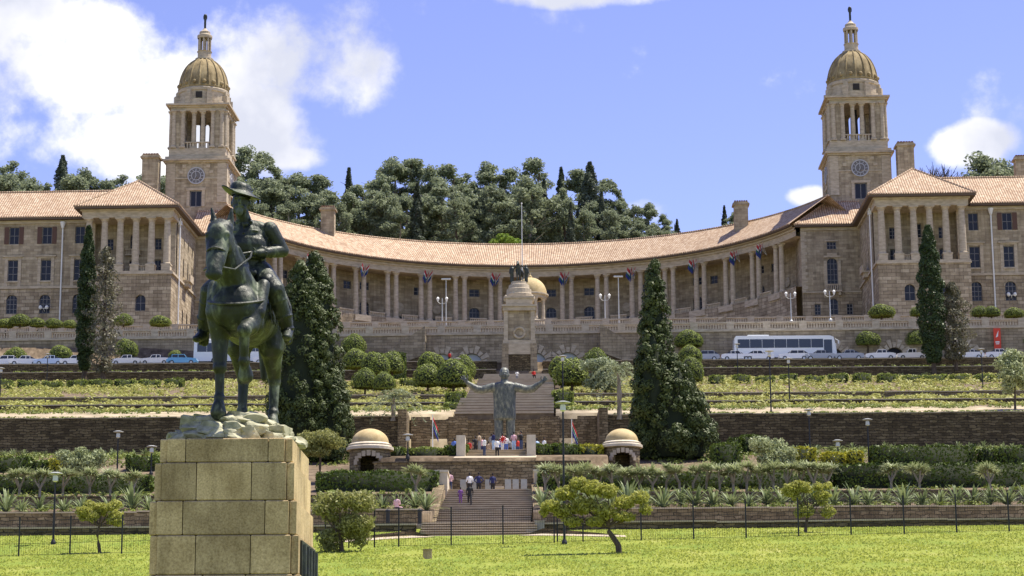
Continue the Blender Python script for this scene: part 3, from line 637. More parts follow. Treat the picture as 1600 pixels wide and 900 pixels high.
def office_wing(s, side):
    x1 = 140
    t, off = root('office_wing', s*102, -16, ZG, 'long three-storey sandstone office wing at the %s edge with tiled roof' % side, 'building', 'office wings')
    X = lambda x: s*(x+2.3)
    front = flat(X(73), -23, s, 0, 0, -1)
    zt0, zt1 = P(1560, 361, 355).z, P(1560, 334, 355).z; zm0, zm1 = P(1560, 419, 355).z, P(1560, 386, 355).z; zl0, zl1 = P(1560, 471, 355).z, P(1560, 441, 355).z
    zs = P(1560, 430, 355).z
    ops = []; kinds = []
    for i in range(11):
        u = 2.1+5.8*i
        ops += [(u-0.85, u+0.85, zt0, zt1, False), (u-0.9, u+0.9, zm0, zm1, False), (u-0.95, u+0.95, zl0, zl1, True)]
    b = MB(off); wall(b, front, 0, x1-73, zs, ZE-0.5, [o for o in ops if o[2] > zs], 0.4); wall(b, flat(X(x1), -23, 0, 1, s, 0), 0, 14, ZG-3, ZE-0.5); b.build('wall', 'ashlar', t)
    b = MB(off); wall(b, front, 0, x1-73, ZG-3, zs, [o for o in ops if o[2] < zs], 0.45); b.build('base_wall', 'rustic', t)
    for k, o in enumerate(ops):
        if o[1] > 36: continue
        window(t, front, o, off, 0.3, (2, 2) if k % 3 == 0 else ((2, 3) if k % 3 == 1 else (3, 4)), shutters=(k % 3 == 0 and k > 0), frame='frame')
    for i in range(11):
        b = MB(off)
        u = 2.1+5.8*i
        for (a, c) in ((u-1.45, u-0.9), (u+0.9, u+1.45)): trim(b, front, a, c, zm0-1.0, zm1+0.25, 0.07)
        trim(b, front, u-1.45, u+1.45, zm1+0.25, zm1+0.5, 0.1); trim(b, front, u-1.75, u+1.75, zm1+0.5, zm1+0.75, 0.3)
        trim(b, front, u-1.05, u+1.05, zm0-0.3, zm0-0.05, 0.16)
        b.build('window_surround', 'stone', t)
    b = MB(off); trim(b, front, 0.05, x1-73, zs-0.2, zs+0.25, 0.2); trim(b, front, 0.05, x1-73, ZE-1.2, ZE-0.5, 0.25); b.build('cornice', 'stone', t)
    b = MB(off); px = 97 if s < 0 else 1549
    u = 5.1; b.tube([front(u, -0.25, ZE-0.9), front(u, -0.25, ZG)], 0.14, 8); p = front(u, -0.3, zt1-0.4); b.lathe([(0.2, 0), (0.5, 1.0), (0.5, 1.15)], p, 10); b.build('downpipe', 'white', t)
    b = MB(off); e = ZE-0.25; y0, ym, y1 = -24.2, -15.2, -6
    slope(b, (X(72), y0, e), (X(x1+1), y0, e), (X(x1+1), ym, ZR-0.05), (X(66), ym, ZR-0.05)); slope(b, (X(x1+1), y1, e), (X(72), y1, e), (X(66), ym, ZR-0.05), (X(x1+1), ym, ZR-0.05))
    rf = b.build('roof', 'roof', t)
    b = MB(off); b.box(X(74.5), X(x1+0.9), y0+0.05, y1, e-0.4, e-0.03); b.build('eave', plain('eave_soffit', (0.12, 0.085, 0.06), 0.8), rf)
    b = MB(off)
    for i in range(150): x = 74.5+0.43*i; b.box(X(x-0.12), X(x+0.12), y0-0.1, y0+0.3, e-0.08, e+0.16)
    b.build('eave_tiles', 'roof', rf)
    b = MB(off); b.tube([(X(66), ym, ZR), (X(x1+1), ym, ZR)], 0.2, 6); b.build('ridge_cap', 'roof', rf)
    if s > 0: chimney(rf, X(86.5), -11, ZR-3, P(1597, 242, 365).z, 2.6, off)
    # wall lantern bracket
    for u in (7.9,):
        b = MB(off); p = Vector(front(u, -0.6, zl0+0.8)); q = Vector(front(u, 0, zl0+0.4)); b.tube([q, p], 0.06, 6)
        for dx in (-0.55, 0.55): b.ell(p+Vector((dx, 0, 0.15)), (0.32, 0.32, 0.38), 8, 6)
        b.tube([p+Vector((-0.55, 0, 0)), p+Vector((0.55, 0, 0))], 0.05, 6); b.build('wall_lantern', 'white', t)
    return t

def bay(s, side):
    t, off = root('connecting_bay', s*54.4, 0, ZG, 'plain sandstone bay with one tall arched window joining colonnade and %s pavilion' % side, 'building', 'connecting bays')
    X = lambda x: s*(x+1.9)
    front = flat(X(47.4), -8, s, 0, 0, -1); c = 5.5
    y = lambda v: P(1300, v, 371).z
    ops = [(c-0.95, c+0.95, y(456), y(405), True), (c-0.85, c+0.85, y(391), y(379), False), (c-0.8, c+0.8, y(493), y(468), True), (c-3.4, c-2.3, y(493), y(476), False), (c+2.3, c+3.4, y(493), y(476), False)]
    b = MB(off); wall(b, front, 0, 10.7, y(458), ZE-0.5, ops[:2], 0.4); wall(b, flat(X(47.4), -8, 0, 1, -s, 0), 0, 12, ZG-3, ZE-0.5); b.build('wall', 'ashlar', t)
    b = MB(off); wall(b, front, 0, 10.7, ZG-3, y(458), ops[2:], 0.45); b.build('base_wall', 'rustic', t)
    for k, o in enumerate(ops): window(t, front, o, off, 0.33, [(3, 6), (3, 2), (2, 3), (2, 3), (2, 3)][k])
    b = MB(off)
    for (a, d) in ((c-1.5, c-0.97), (c+0.97, c+1.5)): trim(b, front, a, d, y(456), y(409), 0.15)
    trim(b, front, c-1.5, c+1.5, y(404), y(401), 0.2); trim(b, front, c-0.9, c+0.9, y(401), y(397), 0.2); trim(b, front, c-1.2, c+1.2, y(379), y(377), 0.12); trim(b, front, 0.05, 10.7, y(459), y(457), 0.2); trim(b, front, 0.05, 10.7, ZE-1.1, ZE-0.5, 0.25)
    b.build('window_surround', 'stone', t)
    b = MB(off); z = y(456)
    for i in range(9): p = front(c-1.3+2.6*i/8, -0.75, 0); b.box(p[0]-0.08, p[0]+0.08, p[1]-0.08, p[1]+0.08, z, z+0.95)
    p = front(c, -0.45, 0); b.box(p[0]-1.5, p[0]+1.5, p[1]-0.45, p[1]+0.45, z-0.3, z); b.box(p[0]-1.5, p[0]+1.5, p[1]-0.42, p[1]-0.15, z+0.95, z+1.12)
    for dx in (-1.1, 1.1): b.box(p[0]+dx-0.2, p[0]+dx+0.2, p[1]-0.3, p[1]+0.45, z-0.9, z-0.3)
    b.build('balcony', 'stone', t)
    b = MB(off)
    for i in range(20): trim(b, front, 0.02, 0.7+0.35*(i % 2), y(458)+0.62*i, y(458)+0.62*i+0.57, 0.06)
    b.build('quoin', 'stone', t)
    b = MB(off); e = ZE-0.15; zr = P(1325, 318, 378).z; y0, ym, y1 = -9.1, -1.6, 7
    slope(b, (X(46.3), y0, e), (X(59), y0, e), (X(59), ym, zr), (X(53.2), ym, zr)); slope(b, (X(46.3), y1, e), (X(46.3), y0, e), (X(53.2), ym, zr), (X(53.2), ym, zr)); slope(b, (X(59), y1, e), (X(46.3), y1, e), (X(53.2), ym, zr), (X(59), ym, zr))
    rf = b.build('roof', 'roof', t)
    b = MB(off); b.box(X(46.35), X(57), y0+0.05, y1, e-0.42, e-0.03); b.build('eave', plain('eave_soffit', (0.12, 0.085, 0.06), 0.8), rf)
    b = MB(off)
    for i in range(25): x = 46.5+0.43*i; b.box(X(x-0.12), X(x+0.12), y0-0.1, y0+0.3, e-0.08, e+0.16)
    b.build('eave_tiles', 'roof', rf)
    b = MB(off); b.tube([(X(46.3), y0, e), (X(53.2), ym, zr), (X(59), ym, zr)], 0.2, 6); b.build('ridge_cap', 'roof', rf)
    return t

def tower(s, side):
    cx, cy = s*61.3, 4.0; D = LW(cx, cy).y
    px = 308 if s < 0 else 1341
    dy = 12 if s < 0 else 0
    Z = lambda y, back=0.0: P(px, y+dy, D-5.4+back).z
    t, off = root('clock_tower', cx, cy, ZG, 'tall domed sandstone clock tower at the %s end of the colonnade' % side, 'tower', 'clock towers')
    h = 5.55
    zc, zb0, zb1, zd, zdome, zl = Z(240), Z(219), Z(160), Z(150), Z(122, 1.0), Z(79, 4.5)
    b = MB(off)
    faces = [flat(cx-h, cy-h, 1, 0, 0, -1), flat(cx+h, cy-h, 0, 1, 1, 0), flat(cx-h, cy+h, 1, 0, 0, 1), flat(cx-h, cy-h, 0, 1, -1, 0)]
    wop = (2*h/2-1.1, 2*h/2+1.1, Z(311), Z(286), False)
    for k, mp in enumerate(faces): wall(b, mp, 0, 2*h, ZG, zc, [wop] if k in (0, 1, 3) else [], 0.4)
    b.build('shaft', 'ashlar', t)
    for k in (0, 1, 3): window(t, faces[k], wop, off, 0.3, (2, 1), fw=0.16)
    b = MB(off)
    for k, mp in enumerate(faces):
        trim(b, mp, h-1.7, h-1.15, wop[2], wop[3], 0.15); trim(b, mp, h+1.15, h+1.7, wop[2], wop[3], 0.15); trim(b, mp, h-1.8, h+1.8, wop[3], wop[3]+0.5, 0.2)
        trim(b, mp, 0.0, 1.6, Z(305), zc-0.4, 0.18); trim(b, mp, 2*h-1.6, 2*h, Z(305), zc-0.4, 0.18)
        trim(b, mp, 1.6, 2*h-1.6, Z(268), Z(266), 0.12)
        for i in range(7): a = -math.pi*0.42+math.pi*0.84*i/6; trim(b, mp, h+2.9*math.sin(a)-0.35, h+2.9*math.sin(a)+0.35, Z(263)+2.9*math.cos(a)-0.3, Z(263)+2.9*math.cos(a)+0.3, 0.1)
    b.build('stone_trim', 'stone', t)
    # clock faces
    CLK = plain('clock_ring', (.42, .42, .45), .5)
    for k in (0, 1, 3):
        mp = faces[k]; zc0 = Z(263)
        def ring(r0, r1, pr, mat, name, parent, n=32):
            q = MB(off)
            for i in range(n):
                a0, a1 = 2*math.pi*i/n, 2*math.pi*(i+1)/n
                pts = [(h+r*math.sin(a), zc0+r*math.cos(a)) for (r, a) in ((r0, a0), (r1, a0), (r1, a1), (r0, a1))]
                q.add([mp(u, -pr, z) for u, z in pts]+[mp(u, 0, z) for u, z in pts], [(0, 1, 2, 3), (1, 5, 6, 2), (0, 3, 7, 4)])
            return q.build(name, mat, parent)
        ck = ring(0.0, 1.55, 0.12, plain('clock_dial', (0.14, 0.13, 0.13), 0.5), 'clock_face', t)
        ring(1.42, 1.62, 0.22, CLK, 'outer_ring', ck); ring(0.78, 0.92, 0.2, CLK, 'inner_ring', ck)
        q = MB(off)
        for i in range(12):
            a = math.pi*i/6; r0, r1, w = 1.0, 1.36, 0.06
            pts = [(h+r*math.sin(a)+dx*math.cos(a), zc0+r*math.cos(a)-dx*math.sin(a)) for (r, dx) in ((r0, -w), (r0, w), (r1, w), (r1, -w))]
            q.add([mp(u, -0.16, z) for u, z in pts], [(0, 1, 2, 3)])
        tag(q.build('hour_mark', CLK, ck), kind='stuff')
        q = MB(off)
        for (a, ln) in ((R(-8), 1.2), (R(205), 0.75)):
            pts = [(h+r*math.sin(a)+dx*math.cos(a), zc0+r*math.cos(a)-dx*math.sin(a)) for (r, dx) in ((0, -0.07), (0, 0.07), (ln, 0.04), (ln, -0.04))]
            q.add([mp(u, -0.24, z) for u, z in pts], [(0, 1, 2, 3)])
        q.build('clock_hand', CLK, ck)
    # cornice over the clock stage, blocking course
    b = MB(off)
    for (e, z0, z1) in ((0.35, zc-0.3, zc), (0.75, zc, zc+0.35), (0.3, zc+0.35, zc+0.9)): b.box(cx-h-e, cx+h+e, cy-h-e, cy+h+e, z0, z1)
    b.box(cx-h+0.25, cx+h-0.25, cy-h+0.25, cy+h-0.25, zc+0.9, zb0); b.build('cornice', 'stone', t)
    # belfry: corner piers, column pairs in each opening
    hb = 5.1
    for (ax, ay) in ((-1, -1), (1, -1), (1, 1), (-1, 1)):
        b = MB(off); x, y = cx+ax*(hb-1.35), cy+ay*(hb-1.35)
        b.box(x-1.3, x+1.3, y-1.3, y+1.3, zb0, zb1); b.build('corner_pier', 'ashlar', t)
        for (dx, dy2) in ((ax*1.35, ay*0.75), (ax*1.35, -ay*0.95), (ax*0.75, ay*1.35), (-ax*0.95, ay*1.35)):
            column(t, x+dx, y+dy2, zb0+0.05, zb1, 0.4, off, 10)
    for (ux, uy) in ((0, -1), (1, 0), (0, 1), (-1, 0)):
        for dd in (-0.85, 0.85):
            column(t, cx+ux*(hb-0.7)+uy*dd, cy+uy*(hb-0.7)+ux*dd, zb0+0.05, zb1, 0.46, off, 12)
        b = MB(off)
        for i in range(8):
            dd = -2.2+4.4*(i+0.5)/8; b.box(cx+ux*(hb-0.3)+uy*dd-0.12, cx+ux*(hb-0.3)+uy*dd+0.12, cy+uy*(hb-0.3)+ux*dd-0.12, cy+uy*(hb-0.3)+ux*dd+0.12, zb0+0.05, zb0+1.1)
        b.box(cx+ux*(hb-0.3)-abs(uy)*2.6-abs(ux)*0.2, cx+ux*(hb-0.3)+abs(uy)*2.6+abs(ux)*0.2, cy+uy*(hb-0.3)-abs(ux)*2.6-abs(uy)*0.2, cy+uy*(hb-0.3)+abs(ux)*2.6+abs(uy)*0.2, zb0+1.1, zb0+1.3); b.build('balustrade', 'stone', t)
    b = MB(off); b.tube([(cx, cy, zb0), (cx, cy, zb1)], 0.55, 8); b.build('bell_post', 'dark', t)
    b = MB(off)
    for (e, z0, z1) in ((0.0, zb1, zb1+0.6), (0.35, zb1+0.6, zb1+0.9), (0.85, zb1+0.9, zd)): b.box(cx-hb-e, cx+hb+e, cy-hb-e, cy+hb+e, z0, z1)
    b.build('entablature', 'stone', t)
    # drum with buttressed corners
    b = MB(off); b.lathe([(5.05, zd), (5.05, zd+1.2), (4.7, zd+1.3), (4.7, zdome-0.9), (4.9, zdome-0.8), (4.95, zdome-0.3), (4.65, zdome)], (cx, cy, 0), 32)
    for i in range(8):
        a = math.pi/8+math.pi/4*i
        b.obox((cx+4.95*math.cos(a), cy+4.95*math.sin(a), zd+1.15), (1.2, 1.0, 2.3), a); b.obox((cx+4.75*math.cos(a), cy+4.75*math.sin(a), zd+1.6), (0.9, 0.8, 3.0), a)
    b.build('drum', 'stone', t)
    for i in range(4):
        a = math.pi/2*i; b = MB(off); b.obox((cx+4.65*math.cos(a), cy+4.65*math.sin(a), zd+2.0), (0.35, 1.2, 1.2), a); b.build('drum_window', 'dark', t)
    # ribbed dome
    hd = zl-zdome; prof = [(4.65*math.cos(R(q))**0.92 if q < 85 else 1.15, hd*math.sin(R(q))) for q in (0, 8, 16, 25, 34, 43, 52, 60, 68, 75)]
    b = MB(off); b.lathe([(r, z) for r, z in prof]+[(1.3, hd*0.995)], (cx, cy, zdome), 48); dm = b.build('dome', 'dome', t, True)
    for i in range(16):
        a = 2*math.pi*i/16; b = MB(off); b.tube([(cx+(r+0.03)*math.cos(a), cy+(r+0.03)*math.sin(a), zdome+z) for r, z in prof], 0.17, 6); b.build('rib', 'dome', dm)
    b = MB(off)
    for i in range(16):
        a = 2*math.pi*(i+0.5)/16; r, z = prof[1]; b.ell((cx+r*math.cos(a), cy+r*math.sin(a), zdome+z), 0.42, 8, 6)
    b.lathe([(4.72, -0.1), (4.85, 0.25), (4.65, 0.35)], (cx, cy, zdome), 40); b.build('dome_moulding', 'dome', dm)
    # lantern and figure
    zt, zf = Z(33, 5.4), Z(10, 5.4)
    hh = zt-zl
    b = MB(off); b.lathe([(1.75, 0), (1.75, 0.3), (1.3, 0.45), (1.3, hh*0.25), (1.45, hh*0.28)], (cx, cy, zl-0.25), 16)
    b.lathe([(1.35, hh*0.66), (1.45, hh*0.70), (1.45, hh*0.76), (1.05, hh*0.8), (1.05, hh*0.88), (0.55, hh*0.94), (0.3, hh)], (cx, cy, zl), 16)
    b.tube([(cx, cy, zl), (cx, cy, zl+hh*0.7)], 0.35, 8); b.build('lantern', 'stone', t)
    for i in range(8):
        a = math.pi/4*i; b = MB(off); b.tube([(cx+1.1*math.cos(a), cy+1.1*math.sin(a), zl+hh*0.24), (cx+1.1*math.cos(a), cy+1.1*math.sin(a), zl+hh*0.68)], 0.17, 6); b.build('lantern_column', 'stone', t)
    k = zf-zt; b = MB((0, 0, 0))
    for sx in (-1, 1):
        b.caps((0.13*sx*k/3, 0, 0.0), (0.1*sx*k/3, -0.05, 0.42*k), 0.09*k/3, 0.14*k/3); b.caps((0.28*sx*k/3, 0, 0.68*k), (0.34*sx*k/3, 0, 0.85*k), 0.1*k/3, 0.08*k/3)
    b.caps((0, 0, 0.42*k), (0, 0, 0.7*k), 0.2*k/3, 0.27*k/3); b.caps((0, 0, 0.72*k), (0, -0.05, 0.76*k), 0.14*k/3, 0.15*k/3); b.ell((0, 0, 0.9*k), 0.1*k*1.15)
    me = blob('figure_with_globe', b, 0.06, 'bronze_dark', 2); o = from_mesh('figure_with_globe', me, t, Vector((cx, cy, zt-0.05))-Vector(off))
    o['label'] = 'dark bronze figure holding up a globe'
    return t

def colonnade():
    C = (0.0, -26.45); RC = 52.45
    t, off = root('curved_colonnade', 0, 15, ZG, 'long curved sandstone colonnade with paired columns under a tiled roof', 'building')
    AE = 69.6
    mpr = lambda r0: (lambda u, d, z: (C[0]+(r0+d)*math.sin(u/RC), C[1]+(r0+d)*math.cos(u/RC), z))
    ue = RC*R(AE); extra = [RC*R(a) for a in np.arange(-AE, AE, 1.6)]
    ZC = ZE-2.1
    # back wall with openings per bay
    ops = []; info = []
    for k in range(-9, 9):
        a = R(7.65)*(k+0.5)*RC
        if abs(k+0.5) in (0.5, 1.5, 4.5, 6.5): ops += [(a-0.95, a+0.95, ZF+0.1, ZF+4.0, True), (a-0.95, a+0.95, ZF+6.2, ZF+7.7, False)]; info += [(3, 4), (2, 2)]
        else: ops += [(a-0.85, a+0.85, ZF+0.1, ZF+1.6, False)]; info += [(2, 1)]
    for k in (-7, -5, -3, 3, 5, 7):
        a = R(7.65)*k*RC; ops.append((a-0.8, a+0.8, ZF+6.0, ZF+7.6, False)); info.append((2, 2))
    mb_ = mpr(56.95); b = MB(off); wall(b, mb_, -ue, ue, ZF-0.5, ZC+0.4, ops, 0.4, extra); b.build('back_wall', 'ashlar', t)
    for o, i in zip(ops, info): window(t, mb_, o, off, 0.3, i)
    q = 0
    for k in range(-9, 9):
        if abs(k+0.5) in (0.5, 1.5, 4.5, 6.5): continue
        a = 7.65*(k+0.5); x, y = C[0]+56.8*math.sin(R(a)), C[1]+56.8*math.cos(R(a))
        b = MB(off); m = Matrix.Rotation(-R(a), 3, 'Z')
        ringp = []
        b.ell((x, y, ZF+3.3), (0.85, 0.2, 0.95), 16, 8, m); b.build('wall_medallion', 'stone', t)
    # podium and floor
    b = MB(off); wall(b, mpr(51.35), -ue, ue, ZG-4, ZF, (), 0, extra)
    for a, c in zip([-ue]+extra, extra+[ue]):
        if c > a: b.quad(mpr(51.35)(a, 0, ZF), mpr(51.35)(c, 0, ZF), mpr(51.35)(c, 6, ZF), mpr(51.35)(a, 6, ZF))
    b.build('podium', 'rustic', t)
    b = MB(off); m49 = mpr(51.25)
    for a, c in zip([-ue]+extra, extra+[ue]):
        if c <= a: continue
        def ring(ra, rb, za, zb):
            p = [(r, u, z) for r in (ra, rb) for (u, z) in ((a, za), (c, za), (c, zb), (a, zb))]
            b.add([mpr(r)(u, 0, z) for r, u, z in p], [(0, 1, 2, 3), (4, 5, 6, 7), (0, 1, 5, 4), (2, 3, 7, 6)], [(u, z+r) for r, u, z in p])
        ring(51.70, 53.20, ZC, ZC+1.15); ring(51.40, 53.35, ZC+1.15, ZC+1.4); ring(50.95, 53.45, ZC+1.6, ZE-0.2); ring(51.55, 53.25, ZC+1.4, ZC+1.6)
        ring(53.25, 57.05, ZC+0.35, ZC+0.5)
    b.build('entablature', 'stone', t)
    for k in range(-8, 9):
        for d in (-0.9, 0.9):
            a = R(7.65)*k+d/RC; column(t, C[0]+RC*math.sin(a), C[1]+RC*math.cos(a), ZF, ZC, 0.52, off, 12)
        a = R(7.65)*k; m = -a; b = MB(off); b.obox((C[0]+52.05*math.sin(a), C[1]+52.05*math.cos(a), ZF-0.6), (3.6, 2.0, 1.15), m); b.build('column_plinth', 'stone', t)
    for k in range(-8, 8):
        a0, a1 = R(7.65)*k*RC+1.8, R(7.65)*(k+1)*RC-1.8
        b = MB(off); n = 9
        for i in range(n):
            u = a0+(a1-a0)*(i+0.5)/n; p = mpr(51.75)(u, 0, 0); b.box(p[0]-0.1, p[0]+0.1, p[1]-0.1, p[1]+0.1, ZF-0.15, ZF+0.75)
        for (u0, u1) in ((a0, (a0+a1)/2), ((a0+a1)/2, a1)):
            pts = [mpr(51.75)(u, dd, z) for dd in (-0.2, 0.2) for (u, z) in ((u0, ZF+0.75), (u1, ZF+0.75), (u1, ZF+0.95), (u0, ZF+0.95))]
            b.add(pts, [(0, 1, 2, 3), (4, 5, 6, 7), (0, 1, 5, 4), (1, 2, 6, 5), (2, 3, 7, 6), (3, 0, 4, 7)])
        b.build('balustrade', 'stone', t)
    # roof
    b = MB(off); us = [-ue]+extra+[ue]; zr = P(822, 382, LW(0, 32).y).z; e = ZE-0.05
    for a, c in zip(us[:-1], us[1:]):
        if c <= a: continue
        b.add([mpr(50.35)(a, 0, e), mpr(50.35)(c, 0, e), mpr(58.45)(c, 0, zr), mpr(58.45)(a, 0, zr)], [(0, 1, 2, 3)], [(a, 0), (c, 0), (c, 10), (a, 10)])
        b.add([mpr(66.45)(a, 0, e), mpr(66.45)(c, 0, e), mpr(58.45)(c, 0, zr), mpr(58.45)(a, 0, zr)], [(0, 1, 2, 3)], [(a, 0), (c, 0), (c, 10), (a, 10)])
    rf = b.build('roof', 'roof', t)
    b = MB(off)
    for a, c in zip(us[:-1], us[1:]):
        if c > a: b.quad(mpr(50.40)(a, 0, e-0.3), mpr(50.40)(c, 0, e-0.3), mpr(50.40)(c, 0, e-0.02), mpr(50.40)(a, 0, e-0.02)); b.quad(mpr(50.40)(a, 0, e-0.3), mpr(50.40)(c, 0, e-0.3), mpr(52.45)(c, 0, e-0.3), mpr(52.45)(a, 0, e-0.3))
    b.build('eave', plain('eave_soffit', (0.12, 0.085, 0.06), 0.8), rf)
    b = MB(off)
    for i in range(290):
        u = -ue+2*ue*(i+0.5)/290; p = mpr(50.45)(u, 0, 0); b.obox((p[0], p[1], e+0.04), (0.24, 0.4, 0.22), -u/RC)
    b.build('eave_tiles', 'roof', rf)
    b = MB(off); b.tube([mpr(58.45)(a, 0, zr+0.02) for a in us if True], 0.22, 6); b.build('ridge_cap', 'roof', rf)
    for (px, yt, k) in ((513, 323, 0), (1157, 315, 0)):
        D = 398 if px < 800 else 392; p = P(px, yt, D); d = Vector((p.x, p.y, 0))-LW(0, 0); lx = d.x*math.cos(BA)-d.y*math.sin(BA); ly = d.x*math.sin(BA)+d.y*math.cos(BA)
        chimney(rf, lx, ly, ZE-1, p.z, 2.6, off, 2.2)
    return t

def bunting():
    cols = [(0.35, 0.03, 0.03), (0.015, 0.03, 0.16), (0.015, 0.11, 0.05), (0.5, 0.5, 0.48), (0.7, 0.5, 0.05), (0.02, 0.02, 0.02)]
    mats = [plain('flag_cloth_%d' % i, c, 0.8) for i, c in enumerate(cols)]
    ks = (-7, -5, -3, -1, 1, 3, 5, 6.5, 7.6)
    for n, k in enumerate(ks):
        a = R(7.65)*k; base = (52.45-1.6)*math.sin(a), -26.45+(52.45-1.6)*math.cos(a)
        p = LW(base[0], base[1], ZE-2.6)
        t = empty('flag_cluster', p, -BA-a); tag(t, 'cluster of national flags on angled poles by the colonnade, %s' % fromleft(n, len(ks)), 'flags', 'flag clusters')
        for j, ang in enumerate((-28, 0, 28)):
            b = MB(); q = Vector((math.sin(R(ang))*1.9, -0.65, 1.2)); b.tube([(0, 0.9, -1.0), q], 0.035, 5); pole = b.build('pole', 'pale_metal', t)
            f = MB(); d = Vector((math.sin(R(ang)), -0.25, 0.75)).normalized()
            for i in range(6):
                f.cur = [0, 0, 3, 2, 1, 1][i]
                z0, z1 = -0.3*i, -0.3*(i+1)
                for m in range(3):
                    x0, x1 = 0.42*m, 0.42*(m+1)
                    w0, w1 = 0.12*math.sin(x0*5+ang), 0.12*math.sin(x1*5+ang)
                    o0 = q-d*(0.1+x0); o1 = q-d*(0.1+x1)
                    f.quad(o0+Vector((z0*0.25, w0, z0)), o1+Vector((z0*0.25, w1, z0)), o1+Vector((z1*0.25, w1, z1)), o0+Vector((z1*0.25, w0, z1)))
            f.build('flag', mats, pole)
for s_, n_ in ((-1, 'left'), (1, 'right')):
    pavilion(s_, n_); office_wing(s_, n_); bay(s_, n_); tower(s_, n_)
colonnade(); bunting()

# ---- terraces in front of the building
def terraces():
    z1 = zy(522, LW(0, -78).y); D0 = LW(0, -78).y
    t, off = root('terrace_retaining_wall', 0, -78, ROADZ, 'long sandstone retaining wall with arched niches and balustrade behind the road', 'wall')
    mp = flat(-110, -78, 1, 0, 0, -1); ops = []
    for px in (720, 766, 866, 917): u = XD(px, D0, ROADZ+2)-BX+110; ops.append((u-1.55, u+1.55, ROADZ+1.5, ROADZ+3.1, True))
    for px, hh in ((218, 1.6), (1330, 2.0), (1424, 2.6), (1530, 2.4)): u = XD(px, D0, ROADZ+2)-BX+110; ops.append((u-1.3, u+1.3, ROADZ+0.8, ROADZ+3.2, True))
    b = MB(off); wall(b, mp, 0, 220, ROADZ-1, z1, ops, 0.6); b.quad(mp(0, 0, z1), mp(220, 0, z1), mp(220, 2.2, z1), mp(0, 2.2, z1)); b.build('wall_face', 'terrace_wall', t)
    for k, o in enumerate(ops):
        b = MB(off); b.quad(mp(o[0], 0.5, o[2]), mp(o[1], 0.5, o[2]), mp(o[1], 0.5, o[3]), mp(o[0], 0.5, o[3])); b.build('arch_panel', 'arch_fill' if k < 4 else 'glass', t)
        b = MB(off); um = (o[0]+o[1])/2; r = (o[1]-o[0])/2
        for i in range(9):
            a = math.pi*(i+0.5)/9; rr = r+0.75
            for (q0, q1) in ((a-0.13, a+0.13),):
                pts = [(um+rad*math.cos(x), o[3]-r+rad*math.sin(x)) for (rad, x) in ((r+0.05, q0), (rr+0.5*(i % 2), q0), (rr+0.5*(i % 2), q1), (r+0.05, q1))]
                b.add([mp(u, -0.1, z) for u, z in pts]+[mp(u, 0.02, z) for u, z in pts], [(0, 1, 2, 3), (0, 1, 5, 4), (1, 2, 6, 5), (2, 3, 7, 6), (3, 0, 4, 7)])
        b.build('voussoirs', 'stone', t)
    b = MB(off); trim(b, mp, 0, 220, z1-0.05, z1+0.2, 0.15); b.build('coping', 'stone', t)
    balustrade(t, mp, 0, 220, z1+0.2, off)
    # raking stair parapets against the wall
    for s in (-1, 1):
        b = MB(off)
        for (xa, xb, ya) in ((12.6, 19.5, -78.5),):
            for (w0, w1) in ((-80.6, -80.2), (-78.4, -78.0)):
                pts = [(s*xa, w, z) for w in (w0, w1) for z in (z1-3.2, z1+0.9)]+[(s*xb, w, z) for w in (w0, w1) for z in (ROADZ, ROADZ+2.2)]
                b.add(pts, [(0, 1, 5, 4), (2, 3, 7, 6), (1, 3, 7, 5), (0, 4, 6, 2), (0, 2, 3, 1), (4, 5, 7, 6)])
            for i in range(16):
                x0 = xa+(xb-xa)*i/16; z = z1+(ROADZ-z1)*(i+1)/16; b.box(s*x0, s*(x0+(xb-xa)/16+0.02), -80.2, -78.4, z-0.8, z)
        st = b.build('terrace_stair', 'terrace_wall', None); st.location = LW(*off); st.rotation_euler = (0, 0, -BA); tag(st, 'raking stone stair with sloping parapet %s of the memorial' % ('left' if s < 0 else 'right'), 'stairs', 'terrace stairs')
    # upper terrace
    z2 = zy(512, LW(0, -50).y)
    t, off = root('upper_terrace_wall', 0, -50, 54.6, 'upper sandstone terrace wall with balustrade below the colonnade', 'wall')
    mp = flat(-110, -50, 1, 0, 0, -1); b = MB(off); wall(b, mp, 0, 220, 52, z2, (), 0.3); b.quad(mp(0, 0, z2), mp(220, 0, z2), mp(220, 20, z2+0.05), mp(0, 20, z2+0.05)); b.build('wall_face', 'terrace_wall', t)
    b = MB(off); trim(b, mp, 0, 220, z2-0.05, z2+0.15, 0.12); b.build('coping', 'stone', t)
    balustrade(t, mp, 0, 220, z2+0.15, off, 1.1, 4.6)
    # small flights up to the colonnade at either side
    for s in (-1, 1):
        b = MB(off)
        for i in range(14): b.box(s*(26.5+0.42*i), s*(26.5+0.42*(i+1)+0.02), -52.6, -50.1, z2-4.6, z2-4.4+4.4*(i+1)/14)
        pts = [(s*xx, w, z) for w in (-52.9, -52.6) for (xx, z) in ((26, z2-4.6), (32.6, z2-4.6), (32.6, z2+1.0), (26, z2-3.3))]
        b.add(pts, [(0, 1, 2, 3), (4, 5, 6, 7), (0, 1, 5, 4), (1, 2, 6, 5), (2, 3, 7, 6), (3, 0, 4, 7)])
        st = b.build('terrace_stair', 'terrace_wall', None); st.location = LW(*off); st.rotation_euler = (0, 0, -BA); tag(st, 'stone stair climbing outward to the upper terrace on the %s' % ('left' if s < 0 else 'right'), 'stairs', 'terrace stairs')
terraces()

